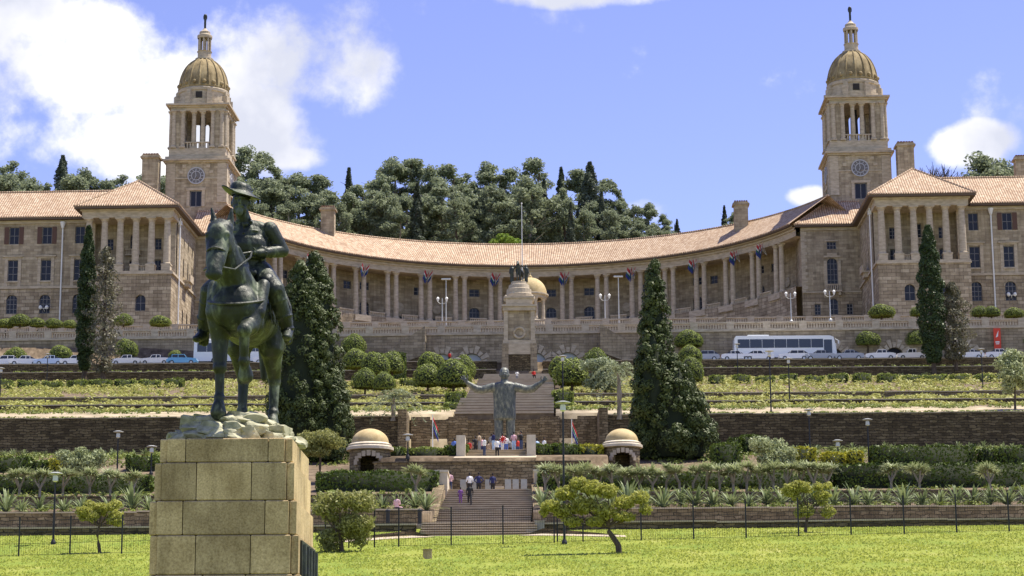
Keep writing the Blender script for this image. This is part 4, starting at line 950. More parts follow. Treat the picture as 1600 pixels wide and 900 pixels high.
def tempietto():
    D = 346; p = P(829, 503, D); t = empty('domed_rotunda', p); tag(t, 'small pale domed rotunda on columns behind the memorial', 'rotunda')
    zz = lambda y: P(832, y, D).z-p.z
    b = MB(); b.lathe([(3.0, -4), (3.0, -0.2), (2.8, 0)], (0, 0, 0), 24); b.lathe([(0, 0), (2.8, 0)], (0, 0, 0), 24); b.build('base', 'stone', t)
    for i in range(8): a = math.pi/4*(i+0.5); column(t, 2.3*math.cos(a), 2.3*math.sin(a), 0, zz(468), 0.28, (0, 0, 0), 10)
    b = MB(); b.lathe([(1.9, zz(468)), (2.7, zz(468)), (2.7, zz(464)), (3.05, zz(463)), (3.05, zz(461)), (2.7, zz(460))], (0, 0, 0), 28); b.build('entablature', 'stone', t)
    z0 = zz(460); hh = zz(434)-z0; b = MB(); b.lathe([(2.75*math.cos(R(q)), z0+hh*math.sin(R(q))) for q in range(0, 91, 9)], (0, 0, 0), 32); d = b.build('dome', 'dome_light', t, True)
    b = MB(); b.lathe([(0.35, 0), (0.3, 0.3), (0.1, 0.5), (0.02, 1.0)], (0, 0, z0+hh-0.05), 10); b.build('finial', 'dome_light', d)
    q = P(816, 431, 356); zt = P(816, 318, 356).z
    b = MB(); b.tube([(0, 0, -8), (0, 0, zt-q.z)], [0.1, 0.05], 8); b.ell((0, 0, zt-q.z), 0.14, 8, 6); o = b.build('flagpole', 'white', None, loc=q); tag(o, 'tall white flagpole rising behind the memorial', 'flagpole')
tempietto()

def memorial():
    D = 289; p = P(812, 600, D); t = empty('stone_memorial', p); tag(t, 'stone war memorial with wreath, stepped dome and dark bronze group on top', 'memorial')
    Zz = lambda y: P(812, y, D).z-p.z
    mm = lambda px: px*D/F
    w = mm(28)
    for sx in (-1, 1):
        b = MB(); b.add([(sx*w*1.04, -2.6, -0.5), (sx*w*0.62, -2.6, -0.5), (sx*w*0.62, -2.6, Zz(541)), (sx*w*0.96, -2.6, Zz(541)), (sx*w*1.04, 2.4, -0.5), (sx*w*0.62, 2.4, -0.5), (sx*w*0.62, 2.4, Zz(541)), (sx*w*0.96, 2.4, Zz(541))], [(0, 1, 2, 3), (4, 5, 6, 7), (0, 3, 7, 4), (1, 2, 6, 5), (3, 2, 6, 7)])
        b.build('base_pier', 'terrace_wall', t)
    b = MB(); b.box(-w*0.62, w*0.62, -2.45, 2.3, -0.5, Zz(558)); b.build('rubble_infill', 'rubble', t)
    b = MB(); b.box(-w*0.97, w*0.97, -2.5, 2.5, Zz(558), Zz(541)); b.box(-w*0.93, w*0.93, -2.4, 2.4, Zz(541), Zz(536)); b.build('plinth', 'stone', t)
    b = MB(); a = mm(23); b.box(-a, a, -2.0, 2.0, Zz(536), Zz(484)); b.build('body', 'ashlar', t)
    for sx in (-1, 1):
        b = MB(); b.box(sx*mm(18), sx*mm(24.5), -2.3, 2.2, Zz(536), Zz(488)); b.build('pilaster', 'stone', t)
    b = MB(); b.box(-mm(26), mm(26), -2.5, 2.5, Zz(490), Zz(484)); b.box(-mm(27.5), mm(27.5), -2.7, 2.7, Zz(484), Zz(481)); b.build('cornice', 'stone', t)
    b = MB(); n = 20; c = Vector((0, -2.08, Zz(524)))
    pts = [c+Vector((0.72*math.cos(2*math.pi*i/n), 0, 0.72*math.sin(2*math.pi*i/n))) for i in range(n+1)]; b.tube(pts, 0.17, 6, False); b.build('wreath', 'stone', t)
    b = MB(); b.box(-mm(21), mm(21), -2.1, 2.1, Zz(481), Zz(470)); b.box(-mm(23.5), mm(23.5), -2.25, 2.25, Zz(470), Zz(467)); b.build('attic', 'stone', t)
    b = MB(); b.lathe([(mm(22), Zz(467)), (mm(22), Zz(461)), (mm(20), Zz(460)), (mm(19.5), Zz(453)), (mm(17), Zz(452)), (mm(16), Zz(446)), (mm(13), Zz(445)), (mm(12.5), Zz(441)), (0, Zz(441))], (0, 0, 0), 24); b.build('stepped_dome', 'stone', t)
    for sx in (-1, 1):
        b = MB(); b.ell((sx*mm(21), -1.6, Zz(470)), (0.35, 0.35, 0.5), 8, 6); b.build('urn', 'stone', t)
    # bronze group: two men either side of a rearing horse
    z = Zz(441); b = MB(); hh = Zz(404)-z; k = hh/2.75
    def c(p0, p1, r0, r1): b.caps([p0[0]*k*.92, p0[1]*k, p0[2]*k], [p1[0]*k*.92, p1[1]*k, p1[2]*k], r0*k*1.12, r1*k*1.12, 8)
    c((-.05, 0, 1.35), (.3, .7, 1.15), .33, .33); c((-.05, -.1, 1.5), (-.1, -.35, 2.2), .26, .15); c((-.1, -.35, 2.25), (-.16, -.75, 1.95), .14, .09)
    for (x, y) in ((-.22, -.2), (.12, -.15), (.1, .8), (.5, .8)): c((x, y, 1.15), (x, y-.05, .6), .13, .08); c((x, y-.05, .6), (x+.03, y, 0.0), .075, .08)
    c((-.15, -.3, 2.35), (-.17, -.28, 2.5), .05, .02); c((.06, -.3, 2.35), (.06, -.28, 2.5), .05, .02)
    for sx in (-.85, .9):
        for l in (-.12, .12): c((sx+l, -.2, 0), (sx+l*.8, -.2, .9), .09, .12)
        c((sx, -.2, .9), (sx, -.2, 1.5), .18, .22); c((sx, -.2, 1.75), (sx, -.2, 1.85), .13, .13)
        d = 1 if sx < 0 else -1; c((sx+d*.2, -.2, 1.5), (sx+d*.55, -.25, 1.9), .09, .07); c((sx-d*.22, -.2, 1.5), (sx-d*.3, -.3, 1.0), .09, .07)
    me = blob('bronze_group', b, 0.07, 'bronze_dark', 2); o = from_mesh('bronze_group', me, t, (0, 0, z)); o['label'] = 'dark bronze group of two men holding a horse'
memorial()
# ------------------------------------------------------------------ garden walls, stairs
def garden_wall(D, side, mat, label, c0=None, c1=95.0, top=0.12, bottom=0.4, thick=0.7, cap='paving', zt=None, zb=None):
    c0 = halfw(D+0.3) if c0 is None else c0; s = side
    cs = list(np.linspace(c0, c1, 26)); ax = axisX(D)
    base = Vector((ax+s*(c0+c1)/2, D, ground_z(ax+s*(c0+1), D-0.2))); b = MB(base); k = MB(base)
    rng = random.Random(int(D*7+s))
    for a, c in zip(cs[:-1], cs[1:]):
        xa, xc = ax+s*a, ax+s*c; j = rng.uniform(-0.03, 0.05)
        za0 = (zb if zb is not None else ground_z(xa+s*0.02, D-0.3))-bottom; za1 = (zt if zt is not None else ground_z(xa+s*0.02, D+0.3))+top+j
        zc0 = (zb if zb is not None else ground_z(xc, D-0.3))-bottom; zc1 = (zt if zt is not None else ground_z(xc, D+0.3))+top+j
        for m, (y0, y1, e0, e1) in ((b, (D-0.12, D+thick, None, None)), (k, (D-0.2, D+thick+0.05, 0, 0.1))):
            if e0 is None: p = [(xa, y0, za0), (xc, y0, zc0), (xc, y0, zc1), (xa, y0, za1), (xa, y1, za0), (xc, y1, zc0), (xc, y1, zc1), (xa, y1, za1)]
            else: p = [(xa, y0, za1), (xc, y0, zc1), (xc, y0, zc1+e1), (xa, y0, za1+e1), (xa, y1, za1), (xc, y1, zc1), (xc, y1, zc1+e1), (xa, y1, za1+e1)]
            m.add(p, [(0, 1, 2, 3), (4, 5, 6, 7), (3, 2, 6, 7), (0, 4, 7, 3), (1, 5, 6, 2)], [(q[0], q[2]) if i < 4 else (q[0]+0.3, q[2]+0.2) for i, q in enumerate(p)])
    t = empty('retaining_wall', base); tag(t, label, 'wall', 'garden retaining walls')
    b.build('wall_face', mat, t); k.build('coping', cap, t)
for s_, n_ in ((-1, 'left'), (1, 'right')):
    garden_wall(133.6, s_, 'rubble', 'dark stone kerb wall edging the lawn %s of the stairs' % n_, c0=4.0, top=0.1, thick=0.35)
    garden_wall(136.05, s_, 'rubble_tan', 'low reddish stone wall behind the path %s of the stairs' % n_, c0=3.9)
    garden_wall(146, s_, 'rubble_tan', 'low stone bed wall behind the agaves %s of the stairs' % n_, c0=3.9, cap='soil')
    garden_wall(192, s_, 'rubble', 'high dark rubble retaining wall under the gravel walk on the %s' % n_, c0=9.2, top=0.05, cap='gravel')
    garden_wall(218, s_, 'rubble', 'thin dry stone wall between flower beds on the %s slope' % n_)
    garden_wall(236, s_, 'rubble_tan', 'low tan stone wall across the middle of the %s slope' % n_)
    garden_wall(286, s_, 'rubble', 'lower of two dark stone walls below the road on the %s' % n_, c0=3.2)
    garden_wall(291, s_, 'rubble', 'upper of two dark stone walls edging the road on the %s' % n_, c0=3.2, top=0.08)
    b = MB(); ax = axisX(194); x = ax+s_*9.2; z1 = zy(655, 199); b.box(x-0.4, x+0.4, 191.5, 198, PLZ-1, z1); o = b.build('plaza_wall', 'rubble_tan'); tag(o, 'short tan stone side wall on the %s of the statue plaza' % n_, 'wall', 'plaza walls')
def plaza_back():
    ax = axisX(197.4); z1 = zy(656, 197.4); t = empty('plaza_wall', (ax, 197.4, PLZ)); tag(t, 'tan stone wall across the plaza right behind the standing statue', 'wall', 'plaza walls')
    b = MB((ax, 197.4, PLZ)); b.box(ax-9.2, ax+9.2, 197.0, 198.2, PLZ-0.5, z1); b.build('wall_face', 'rubble_tan', t)
    for c in (-7.8, -4.3, 4.3, 7.8):
        b = MB((ax, 197.4, PLZ)); b.box(ax+c-0.9, ax+c+0.9, 196.75, 197.0, PLZ-0.5, z1+0.25); b.build('pilaster', 'rubble_tan', t)
plaza_back()
def stairs(name, D0, z0, D1, z1, n, hw, label, land=()):
    ax0, ax1 = axisX(D0), axisX(D1); t = empty(name, ((ax0+ax1)/2, D0, z0)); tag(t, label, 'stairs')
    dd = (D1-D0)/(n+sum(land.values()) if land else n); D = D0; off = Vector(((ax0+ax1)/2, D0, z0))
    for i in range(n):
        w = dd*(1+(land.get(i, 0) if land else 0)); a = axisX(D)
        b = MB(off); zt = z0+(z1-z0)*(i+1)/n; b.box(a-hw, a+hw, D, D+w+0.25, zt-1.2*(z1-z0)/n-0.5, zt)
        b.cur = 1; rs = (z1-z0)/n; b.box(a-hw-0.02, a+hw+0.02, D-0.1, D+0.4, zt-0.32*rs, zt+0.015); b.build('step', ['step', 'paving'], t); D += w  # pale nosing strip paints the lit tread above the dark riser
    return t
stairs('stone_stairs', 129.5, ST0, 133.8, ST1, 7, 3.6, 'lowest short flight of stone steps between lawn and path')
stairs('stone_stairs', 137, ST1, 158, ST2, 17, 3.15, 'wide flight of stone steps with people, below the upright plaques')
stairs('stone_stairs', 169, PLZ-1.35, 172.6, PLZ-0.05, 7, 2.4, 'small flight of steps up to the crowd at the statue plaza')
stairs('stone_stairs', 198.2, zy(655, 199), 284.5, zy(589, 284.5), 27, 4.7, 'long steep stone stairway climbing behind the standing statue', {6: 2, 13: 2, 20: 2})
def landing():
    ax = axisX(160); b = MB((ax, 160, ST2)); b.box(ax-3.9, ax+3.9, 158, 166, ST2-1, ST2); o = b.build('plaque_landing', 'paving', loc=(ax, 160, ST2)); tag(o, kind='structure')
    ax = axisX(135); b = MB((ax, 135, ST1)); b.box(ax-4.2, ax+4.2, 133.8, 137.1, ST1-1, ST1); o = b.build('path', 'paving', loc=(ax, 135, ST1)); tag(o, kind='structure')
    # curving apron paths from the stair foot onto the lawn
    for s in (-1, 1):
        pts = [(axisX(129)+s*x, D) for x, D in ((2.5, 128.6), (4, 128.1), (5.6, 127.2), (7.2, 126.0), (8.8, 124.6))]
        vs = []; fs = []
        for i, (x, D) in enumerate(pts):
            vs += [(x, D-0.8, ground_z(x, D-0.8)+0.03), (x, D+0.8, ground_z(x, D+0.8)+0.05)]
        for i in range(len(pts)-1): fs.append((2*i, 2*i+2, 2*i+3, 2*i+1))
        b = MB(); b.add(vs, fs); o = b.build('path', 'paving'); tag(o, kind='structure')
        b = MB()
        for i in range(len(pts)-1):
            (x0, D0), (x1, D1) = pts[i], pts[i+1]; z0, z1 = ground_z(x0, D0+1), ground_z(x1, D1+1)
            h0, h1 = .45*(1-i/4.2), .45*(1-(i+1)/4.2)
            b.add([(x0, D0+0.8, z0-0.2), (x1, D1+0.8, z1-0.2), (x1, D1+0.8, z1+h1), (x0, D0+0.8, z0+h0), (x0, D0+1.15, z0-0.2), (x1, D1+1.15, z1-0.2), (x1, D1+1.15, z1+h1), (x0, D0+1.15, z0+h0)], [(0, 1, 2, 3), (4, 5, 6, 7), (3, 2, 6, 7), (0, 4, 7, 3), (1, 5, 6, 2)])
        o = b.build('kerb_wall', 'rubble'); tag(o, 'curved low stone kerb beside the path %s of the stair foot' % ('left' if s < 0 else 'right'), 'wall', 'curved path kerbs')
    ax = axisX(166); t = empty('plaque_wall', (ax, 166.2, ST2)); tag(t, 'tan rubble wall behind the row of upright grey plaques', 'wall')
    off = (ax, 166.2, ST2); zt = zy(723, 166.2)
    b = MB(off); b.box(ax-9.5, ax+7.5, 166.0, 167.2, ST2-3, zt); b.build('wall_face', 'rubble_tan', t); b = MB(off); b.box(ax-9.6, ax+7.6, 165.9, 167.3, zt, zt+0.12); b.build('coping', 'rubble_tan', t)
    for i, px in enumerate((724, 741, 763, 794, 806, 819)):
        p = at(px, 162.6); b = MB(); b.box(-0.24, 0.24, -0.08, 0.08, -0.1, 1.35); b.box(-0.3, 0.3, -0.14, 0.14, -0.1, 0.08); o = b.build('memorial_plaque', plain('plaque_grey', (0.34, 0.35, 0.32), 0.6, var=0.15), loc=(p.x, p.y, ST2)); tag(o, 'upright grey stone plaque on the stair landing, %s' % fromleft(i, 6), 'plaque', 'upright plaques')
    p = at(780, 163.5); b = MB(); b.box(-0.32, 0.32, -0.2, 0.2, -0.1, 0.75); b.box(-0.38, 0.38, -0.26, 0.26, 0.75, 0.9); o = b.build('lectern_block', 'white_stone', loc=(p.x, p.y, ST2)); tag(o, 'tan stone lectern block between the grey plaques', 'lectern')
    for s in (-1, 1):
        a = axisX(157); b = MB(); b.box(-0.45, 0.45, -2.2, 2.2, -1.5, 1.15); b.box(-0.52, 0.52, -2.3, 2.3, 1.15, 1.3); o = b.build('stair_pier', 'white_stone', loc=(a+s*3.65, 157.5, ST2)); tag(o, 'pale stone pier ending the stair wall by the plaques, %s side' % ('left' if s < 0 else 'right'), 'pier', 'stair piers')
        a = axisX(171); b = MB(); b.box(-0.36, 0.36, -1.4, 1.4, -1.4, 1.1); o = b.build('stair_pier', 'white_stone', loc=(a+s*2.85, 171.2, PLZ-0.2)); tag(o, 'pale stone pier beside the crowd steps, %s side' % ('left' if s < 0 else 'right'), 'pier', 'stair piers')
        a = axisX(147); b = MB(); b.add([(-0.4, -10.5, -4.5), (0.4, -10.5, -4.5), (0.4, 8.3, -1.5), (-0.4, 8.3, -1.5), (-0.4, -10.5, ST1-15.2+0.25), (0.4, -10.5, ST1-15.2+0.25), (0.4, 8.3, ST2-15.2+0.35), (-0.4, 8.3, ST2-15.2+0.35)], [(0, 1, 2, 3), (4, 5, 6, 7), (0, 1, 5, 4), (1, 2, 6, 5), (2, 3, 7, 6), (3, 0, 4, 7)])
        o = b.build('stair_wall', 'rubble_tan', loc=(a+s*3.6, 147.5, 15.2)); tag(o, 'sloping stone cheek wall on the %s of the lower stairs' % ('left' if s < 0 else 'right'), 'wall', 'stair cheek walls')
landing()
def kiosk(px, py, w, label):
    p = G(px, py); D = p.y; r = w*D/F/2; t = empty('domed_kiosk', p); tag(t, label, 'kiosk', 'domed kiosks'); h = r*0.95
    b = MB(); n = 24
    ang = [2*math.pi*i/n for i in range(n+1)]
    mp = lambda u, d, z: ((r*0.92-d)*math.sin(u), -(r*0.92-d)*math.cos(u), z)
    wall(b, mp, -math.pi, math.pi, -0.5, h, [(-0.55, 0.55, -0.45, h*0.72, False), (1.3, 2.0, -0.45, h*0.72, False)], 0.35, [a-math.pi for a in ang]); b.build('drum_wall', 'rubble_tan', t)
    b = MB(); mp2 = lambda u, d, z: ((r*0.93-d)*math.sin(u), -(r*0.93-d)*math.cos(u), z)
    for i in range(9):
        a = math.pi*(i+0.5)/9; u = 0.55*math.cos(a)*1.25; z = h*0.3+h*0.5*math.sin(a); trim(b, mp2, u-0.09, u+0.09, z-0.12*r, z+0.12*r, 0.08)
    b.build('arch_stones', 'stone', t)
    b = MB(); b.lathe([(r*0.9, h), (r*1.06, h+0.02), (r*1.06, h+0.14*r), (r*0.95, h+0.2*r), (r*0.98, h+0.26*r), (r*0.84, h+0.34*r)], (0, 0, 0), 28); b.build('cornice', 'white_stone', t)
    b = MB(); b.lathe([(r*0.84*math.cos(R(q)), h+0.34*r+r*0.66*math.sin(R(q))) for q in range(0, 91, 9)], (0, 0, 0), 28); b.build('dome', 'dome_light', t, True)
kiosk(578, 738, 70, 'small domed stone kiosk with arch left of the central stairs'); kiosk(972, 730, 62, 'small domed stone kiosk half hidden by the right conifer')

# ------------------------------------------------------------------ plants
RNG = np.random.default_rng(11)
def hedge(px0, px1, yt, yb, D, depth, mat, label, grp='clipped box hedges', base_dz=0.0, leaf=0.12, dens=75):
    p = at((px0+px1)/2, D); hw = (px1-px0)*D/F/2*1.0; h = max(0.5, P((px0+px1)/2, yt, D).z-p.z)
    rng = np.random.default_rng(int(px0*3+yt)+7000)
    areas = [('f', 2*hw*h), ('t', 2*hw*depth), ('l', depth*h), ('r', depth*h), ('b', 2*hw*h*0.5)]; pts = []; nr = []
    for nme, a in areas:
        n = int(a*dens)+8; u = rng.random(n); v = rng.random(n)
        if nme == 'f': q = np.stack([(u*2-1)*hw, np.full(n, -depth/2), v*h], 1); nn = (0, -1, 0)
        elif nme == 'b': q = np.stack([(u*2-1)*hw, np.full(n, depth/2), v*h], 1); nn = (0, 1, 0)
        elif nme == 't': q = np.stack([(u*2-1)*hw, (v-0.5)*depth, np.full(n, h)], 1); nn = (0, 0, 1)
        else: q = np.stack([np.full(n, -hw if nme == 'l' else hw), (u-0.5)*depth, v*h], 1); nn = (-1 if nme == 'l' else 1, 0, 0)
        q += rng.normal(0, 0.05, q.shape)+0.1*np.sin(q[:, [1, 0, 0]]*2.1+px0)*np.array([0.3, 0.5, 0.8]); pts.append(q); nr.append(np.tile(np.array(nn, float), (n, 1)))
    pts = np.concatenate(pts); nr = np.concatenate(nr); v = leaves(pts, nr, leaf, rng, 0.6, 0.7); n = len(pts)
    i = 0.09; bx = np.array([(x, y, z) for z in (-0.3, h-i) for y in (-depth/2+i, depth/2-i) for x in (-hw+i, hw-i)], float)  # inner box, coloured dark for the shade behind the leaves
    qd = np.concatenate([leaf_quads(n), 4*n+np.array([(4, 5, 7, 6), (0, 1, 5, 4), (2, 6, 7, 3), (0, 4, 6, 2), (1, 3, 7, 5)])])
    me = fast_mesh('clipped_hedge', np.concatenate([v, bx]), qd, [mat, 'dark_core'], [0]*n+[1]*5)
    o = from_mesh('clipped_hedge', me, None, p+Vector((0, 0, base_dz))); tag(o, label, 'hedge', grp)
HR1 = [(-60, 238, 745, 778), (497, 684, 739, 768), (842, 1298, 740, 764), (1303, 1680, 727, 758)]
for (a, b_, yt, yb), l in zip(HR1, ('long dark clipped hedge behind the tree aloes on the far left', 'long dark clipped hedge left of the lower stairs', 'long dark hedge behind the tufted aloes right of the stairs', 'long dark flat-topped hedge across the right edge')): hedge(a, b_, yt, yb, 155, 2.2, 'leaf_hedge', l)
HR2 = [(-20, 47, 716, 'leaf_hedge', 'dark square hedge block at the far left edge'), (50, 76, 723, 'leaf_hedge', 'small ragged hedge block beside the far left block'), (80, 98, 718, 'leaf_yellow', 'small yellow-green hedge block left of the pale bush'), (199, 246, 714, 'leaf_hedge', 'dark hedge block just left of the statue pedestal'),
       (611, 632, 703, 'leaf_hedge', 'small hedge cube right of the left kiosk'), (636, 696, 709, 'leaf_topiary', 'low yellow-green hedge between left kiosk and crowd steps'), (697, 731, 698, 'leaf_hedge', 'tall hedge cube left of the crowd steps'),
       (832, 862, 697, 'leaf_hedge', 'dark hedge cube just right of the crowd steps'), (864, 906, 696, 'leaf_hedge', 'dark hedge with grey flowers right of the crowd steps'), (907, 941, 698, 'leaf_yellow', 'bright yellow hedge beside the right kiosk'),
       (1113, 1156, 695, 'leaf_hedge', 'hedge block right of the big right conifer'), (1240, 1273, 702, 'leaf_yellow', 'yellow-topped hedge cube in front of the right rubble wall'), (1284, 1319, 710, 'leaf_yellow', 'low yellow hedge block beside a lamp post'), (1324, 1346, 706, 'leaf_yellow', 'small yellow hedge cube left of the tall lamp'),
       (1362, 1522, 699, 'leaf_hedge', 'long hedge with blue flowers below the right rubble wall'), (1531, 1554, 703, 'leaf_hedge', 'small dark hedge cube right of the long flowering hedge'), (1560, 1640, 700, 'leaf_hedge', 'hedge block running off the right edge')]
for (a, b_, yt, m, l) in HR2: hedge(a, b_, yt, 0, 172, 1.9, m, l)
hedge(1158, 1189, 683, 0, 182, 2.0, 'leaf_hedge', 'raised hedge cube below the corner of the right rubble wall'); hedge(1138, 1157, 687, 0, 181, 1.6, 'leaf_hedge', 'smaller raised hedge cube beside the right conifer')
for (a, b_, yt, yb, D, l) in ((697, 728, 614, 631, 214, 'upper green hedge cube left of the long stairway'), (694, 727, 633, 652, 207, 'lower green hedge cube left of the long stairway'), (864, 895, 613, 630, 214, 'upper green hedge cube right of the long stairway'), (862, 894, 631, 651, 207, 'lower green hedge cube right of the long stairway')): hedge(a, b_, yt, yb, D, 1.8, 'leaf_topiary', l, 'hedge cubes by the stairway')
hedge(563, 634, 553, 560, 283, 1.2, 'leaf_hedge', 'long low hedge strip on the slope below the terrace stairs')

def puff_ball(name, mat, seed, n=2400, leaf=0.062):
    rng = np.random.default_rng(seed); d = sphere_dirs(n, rng); d[:, 2] = np.where(d[:, 2] < -0.45, -0.45+0.1*rng.random(n), d[:, 2])
    wob = 1+0.05*np.sin(5*d[:, 0]+seed)+0.05*np.cos(6*d[:, 1]-seed)
    pts = d*wob[:, None]*(1-0.08*rng.random(n))[:, None]; v = leaves(pts, d, leaf, rng, 0.6, 0.55)
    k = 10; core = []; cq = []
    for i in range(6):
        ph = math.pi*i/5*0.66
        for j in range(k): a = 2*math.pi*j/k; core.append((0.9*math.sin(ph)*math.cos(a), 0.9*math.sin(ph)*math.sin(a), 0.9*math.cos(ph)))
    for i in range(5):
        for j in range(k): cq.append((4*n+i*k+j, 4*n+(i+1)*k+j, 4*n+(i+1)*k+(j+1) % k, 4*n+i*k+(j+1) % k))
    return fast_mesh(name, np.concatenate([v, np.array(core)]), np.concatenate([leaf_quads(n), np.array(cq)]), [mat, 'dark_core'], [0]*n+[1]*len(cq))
BALLS = [puff_ball('crown', 'leaf_topiary', k) for k in range(4)]
trunk_b = MB(); trunk_b.tube([(0, 0, -1.2), (0.05, 0, -0.3)], [0.09, 0.08], 7); TRUNK = trunk_b.mesh('trunk', 'bark')
def topiary(px, cy, w, h, D, label, i):
    p = P(px, cy, D); rx = w*D/F/2; rz = h*D/F/2
    t = empty('topiary_ball', (p.x, p.y, ground_z(p.x, p.y) if abs(ground_z(p.x, p.y)-p.z) < 4 else p.z-rz)); tag(t, label, 'topiary', 'topiary balls')
    c = from_mesh('crown', BALLS[i % 4], t, (0, 0, p.z-t.location.z)); c.scale = (rx*1.04, rx*1.04, rz*1.3)
    k = from_mesh('trunk', TRUNK, t, (0, 0, p.z-t.location.z)); hgt = p.z-t.location.z; k.scale = (rx, rx, max(0.4, hgt/1.2))
TB = [(8, 507, 30, 14), (31, 503, 36, 19), (58, 506, 26, 15), (84, 507, 28, 15), (109, 508, 22, 13), (193, 502, 30, 19), (250, 504, 34, 17), (1377, 489, 42, 21), (1433, 489, 22, 16), (1531, 489, 28, 17), (1549, 489, 28, 17), (1584, 491, 32, 16)]
for i, (x, y, w, h) in enumerate(TB): topiary(x, y, w, h, 306.5, 'round clipped ball bush behind the terrace balustrade, %s' % fromleft(i, len(TB)), i)
RB = [(24, 558, 36, 24), (94, 554, 36, 23), (197, 547, 36, 28), (274, 556, 20, 14), (553, 541, 38, 30), (1076, 533, 44, 28), (1355, 533, 40, 24), (1430, 532, 30, 26), (1608, 536, 30, 26)]
for i, (x, y, w, h) in enumerate(RB): topiary(x, y, w, h, 300.3, 'round clipped tree standing along the road, %s' % fromleft(i, len(RB)), i+1)
SB = [(556, 566, 44, 34, 262), (586, 574, 46, 38, 252), (612, 572, 40, 36, 256), (570, 597, 40, 34, 240), (600, 600, 36, 30, 238), (673, 570, 44, 32, 262), (668, 592, 42, 38, 245), (724, 578, 38, 36, 256), (708, 590, 56, 46, 242), (877, 578, 42, 34, 256), (893, 588, 54, 44, 243), (931, 567, 40, 36, 256), (1078, 558, 38, 30, 268), (1080, 583, 38, 42, 252)]
for i, (x, y, w, h, D) in enumerate(SB): topiary(x, y, w, h, D, 'large round topiary on the slope beside the long stairway, %s' % fromleft(sorted(q[0] for q in SB).index(x), len(SB)), i+2)

# trees ---------------------------------------------------------------------
def limb_mesh(name, h, r, seed, crown0, spread, n=9, mat='bark', lean=0.0):
    rg = random.Random(seed); b = MB(); pts = [(0, 0, -0.6)]; x = y = 0
    for i in range(1, 7): x += rg.uniform(-1, 1)*0.02*h+lean*h/6; y += rg.uniform(-1, 1)*0.02*h; pts.append((x, y, h*0.93*i/6))
    b.tube(pts, [r*(1.15-i/6.5) for i in range(7)], 8)
    for k in range(n):
        f = crown0+(0.92-crown0)*k/n; i = min(5, int(f*6/0.93)); p = Vector(pts[i]).lerp(Vector(pts[i+1]), 0.5); a = rg.uniform(0, 6.28); L = spread*rg.uniform(0.6, 1.0)*(1.1-0.6*f)
        q = p+Vector((math.cos(a)*L*0.55, math.sin(a)*L*0.55, L*0.25)); e = p+Vector((math.cos(a+0.2)*L, math.sin(a+0.2)*L, L*rg.uniform(0.35, 0.7)))
        b.tube([p, q, e], [r*0.42*(1.1-f), r*0.26*(1.1-f), r*0.07], 6)
    return b.mesh(name, mat)
def gum_variant(k):
    rg = random.Random(40+k); cl = []
    for i in range(46):
        f = rg.random()**0.8; z = 4.0+15.2*f; rmax = 4.6*math.sin(math.pi*min(1, 0.25+0.72*f))**0.75*rg.uniform(.7, 1.15); a = rg.uniform(0, 6.28); rr = rmax*rg.uniform(0.15, 1.0)
        s = rg.uniform(0.5, 1.5); cl.append(((rr*math.cos(a), rr*math.sin(a), z), (s, s, s*rg.uniform(0.6, 1.1))))
    cl.append(((0.2, 0, 18.6), (0.8, 0.8, 1.2)))
    return crown_mesh('crown', cl, 11000, 0.22, 'leaf_gum_hazed', 70+k, 1.0), limb_mesh('trunk', 18.5, 0.42, 60+k, 0.3, 5.5, 12, 'pale_bark' if k % 2 else 'bark')
def conifer_variant(k, width=3.0, droop=0.2):
    rng = np.random.default_rng(90+k); n = 8000; z = 2.2+17.8*rng.random(n)**0.85; tier = 0.75+0.25*np.abs(np.sin(z*2.3+k)); a = rng.random(n)*6.283
    rmax = width*(1-(z-2.2)/18.3)**0.8*tier*(0.8+0.25*np.sin(a*3+z*1.3)); r = rmax*(1-0.55*rng.random(n)**1.5)
    pts = np.stack([r*np.cos(a), r*np.sin(a), z-droop*r], 1); nn = np.stack([np.cos(a), np.sin(a), np.full(n, 0.5)], 1)
    return fast_mesh('crown', leaves(pts, nn, 0.27, rng, 0.4), leaf_quads(n), ['leaf_pine']), limb_mesh('trunk', 19.5, 0.4, 95+k, 0.2, 2.2, 10)
GUM = [gum_variant(k) for k in range(5)]; CON = [conifer_variant(0), conifer_variant(1, 2.3), conifer_variant(2, 4.6, 0.05)]
def bare_variant():
    rg = random.Random(3); b = MB(); b.tube([(0, 0, -0.5), (0.1, 0, 8)], [0.35, 0.28], 7)
    def br(p, d, L, r, lv):
        e = p+d*L; b.tube([p, e], [r, r*0.6], 5, False)
        if lv == 0: return
        for _ in range(4): q = Vector((d.x+rg.uniform(-.75, .75), d.y+rg.uniform(-.75, .75), d.z+rg.uniform(-0.25, .5))).normalized(); br(p.lerp(e, rg.uniform(0.55, 1)), q, L*0.66, r*0.58, lv-1)
    for _ in range(6): br(Vector((0.1, 0, rg.uniform(6, 8))), Vector((rg.uniform(-.7, .7), rg.uniform(-.7, .7), 0.9)).normalized(), 4.2, 0.17, 3)
    return b.mesh('branches', 'bark')
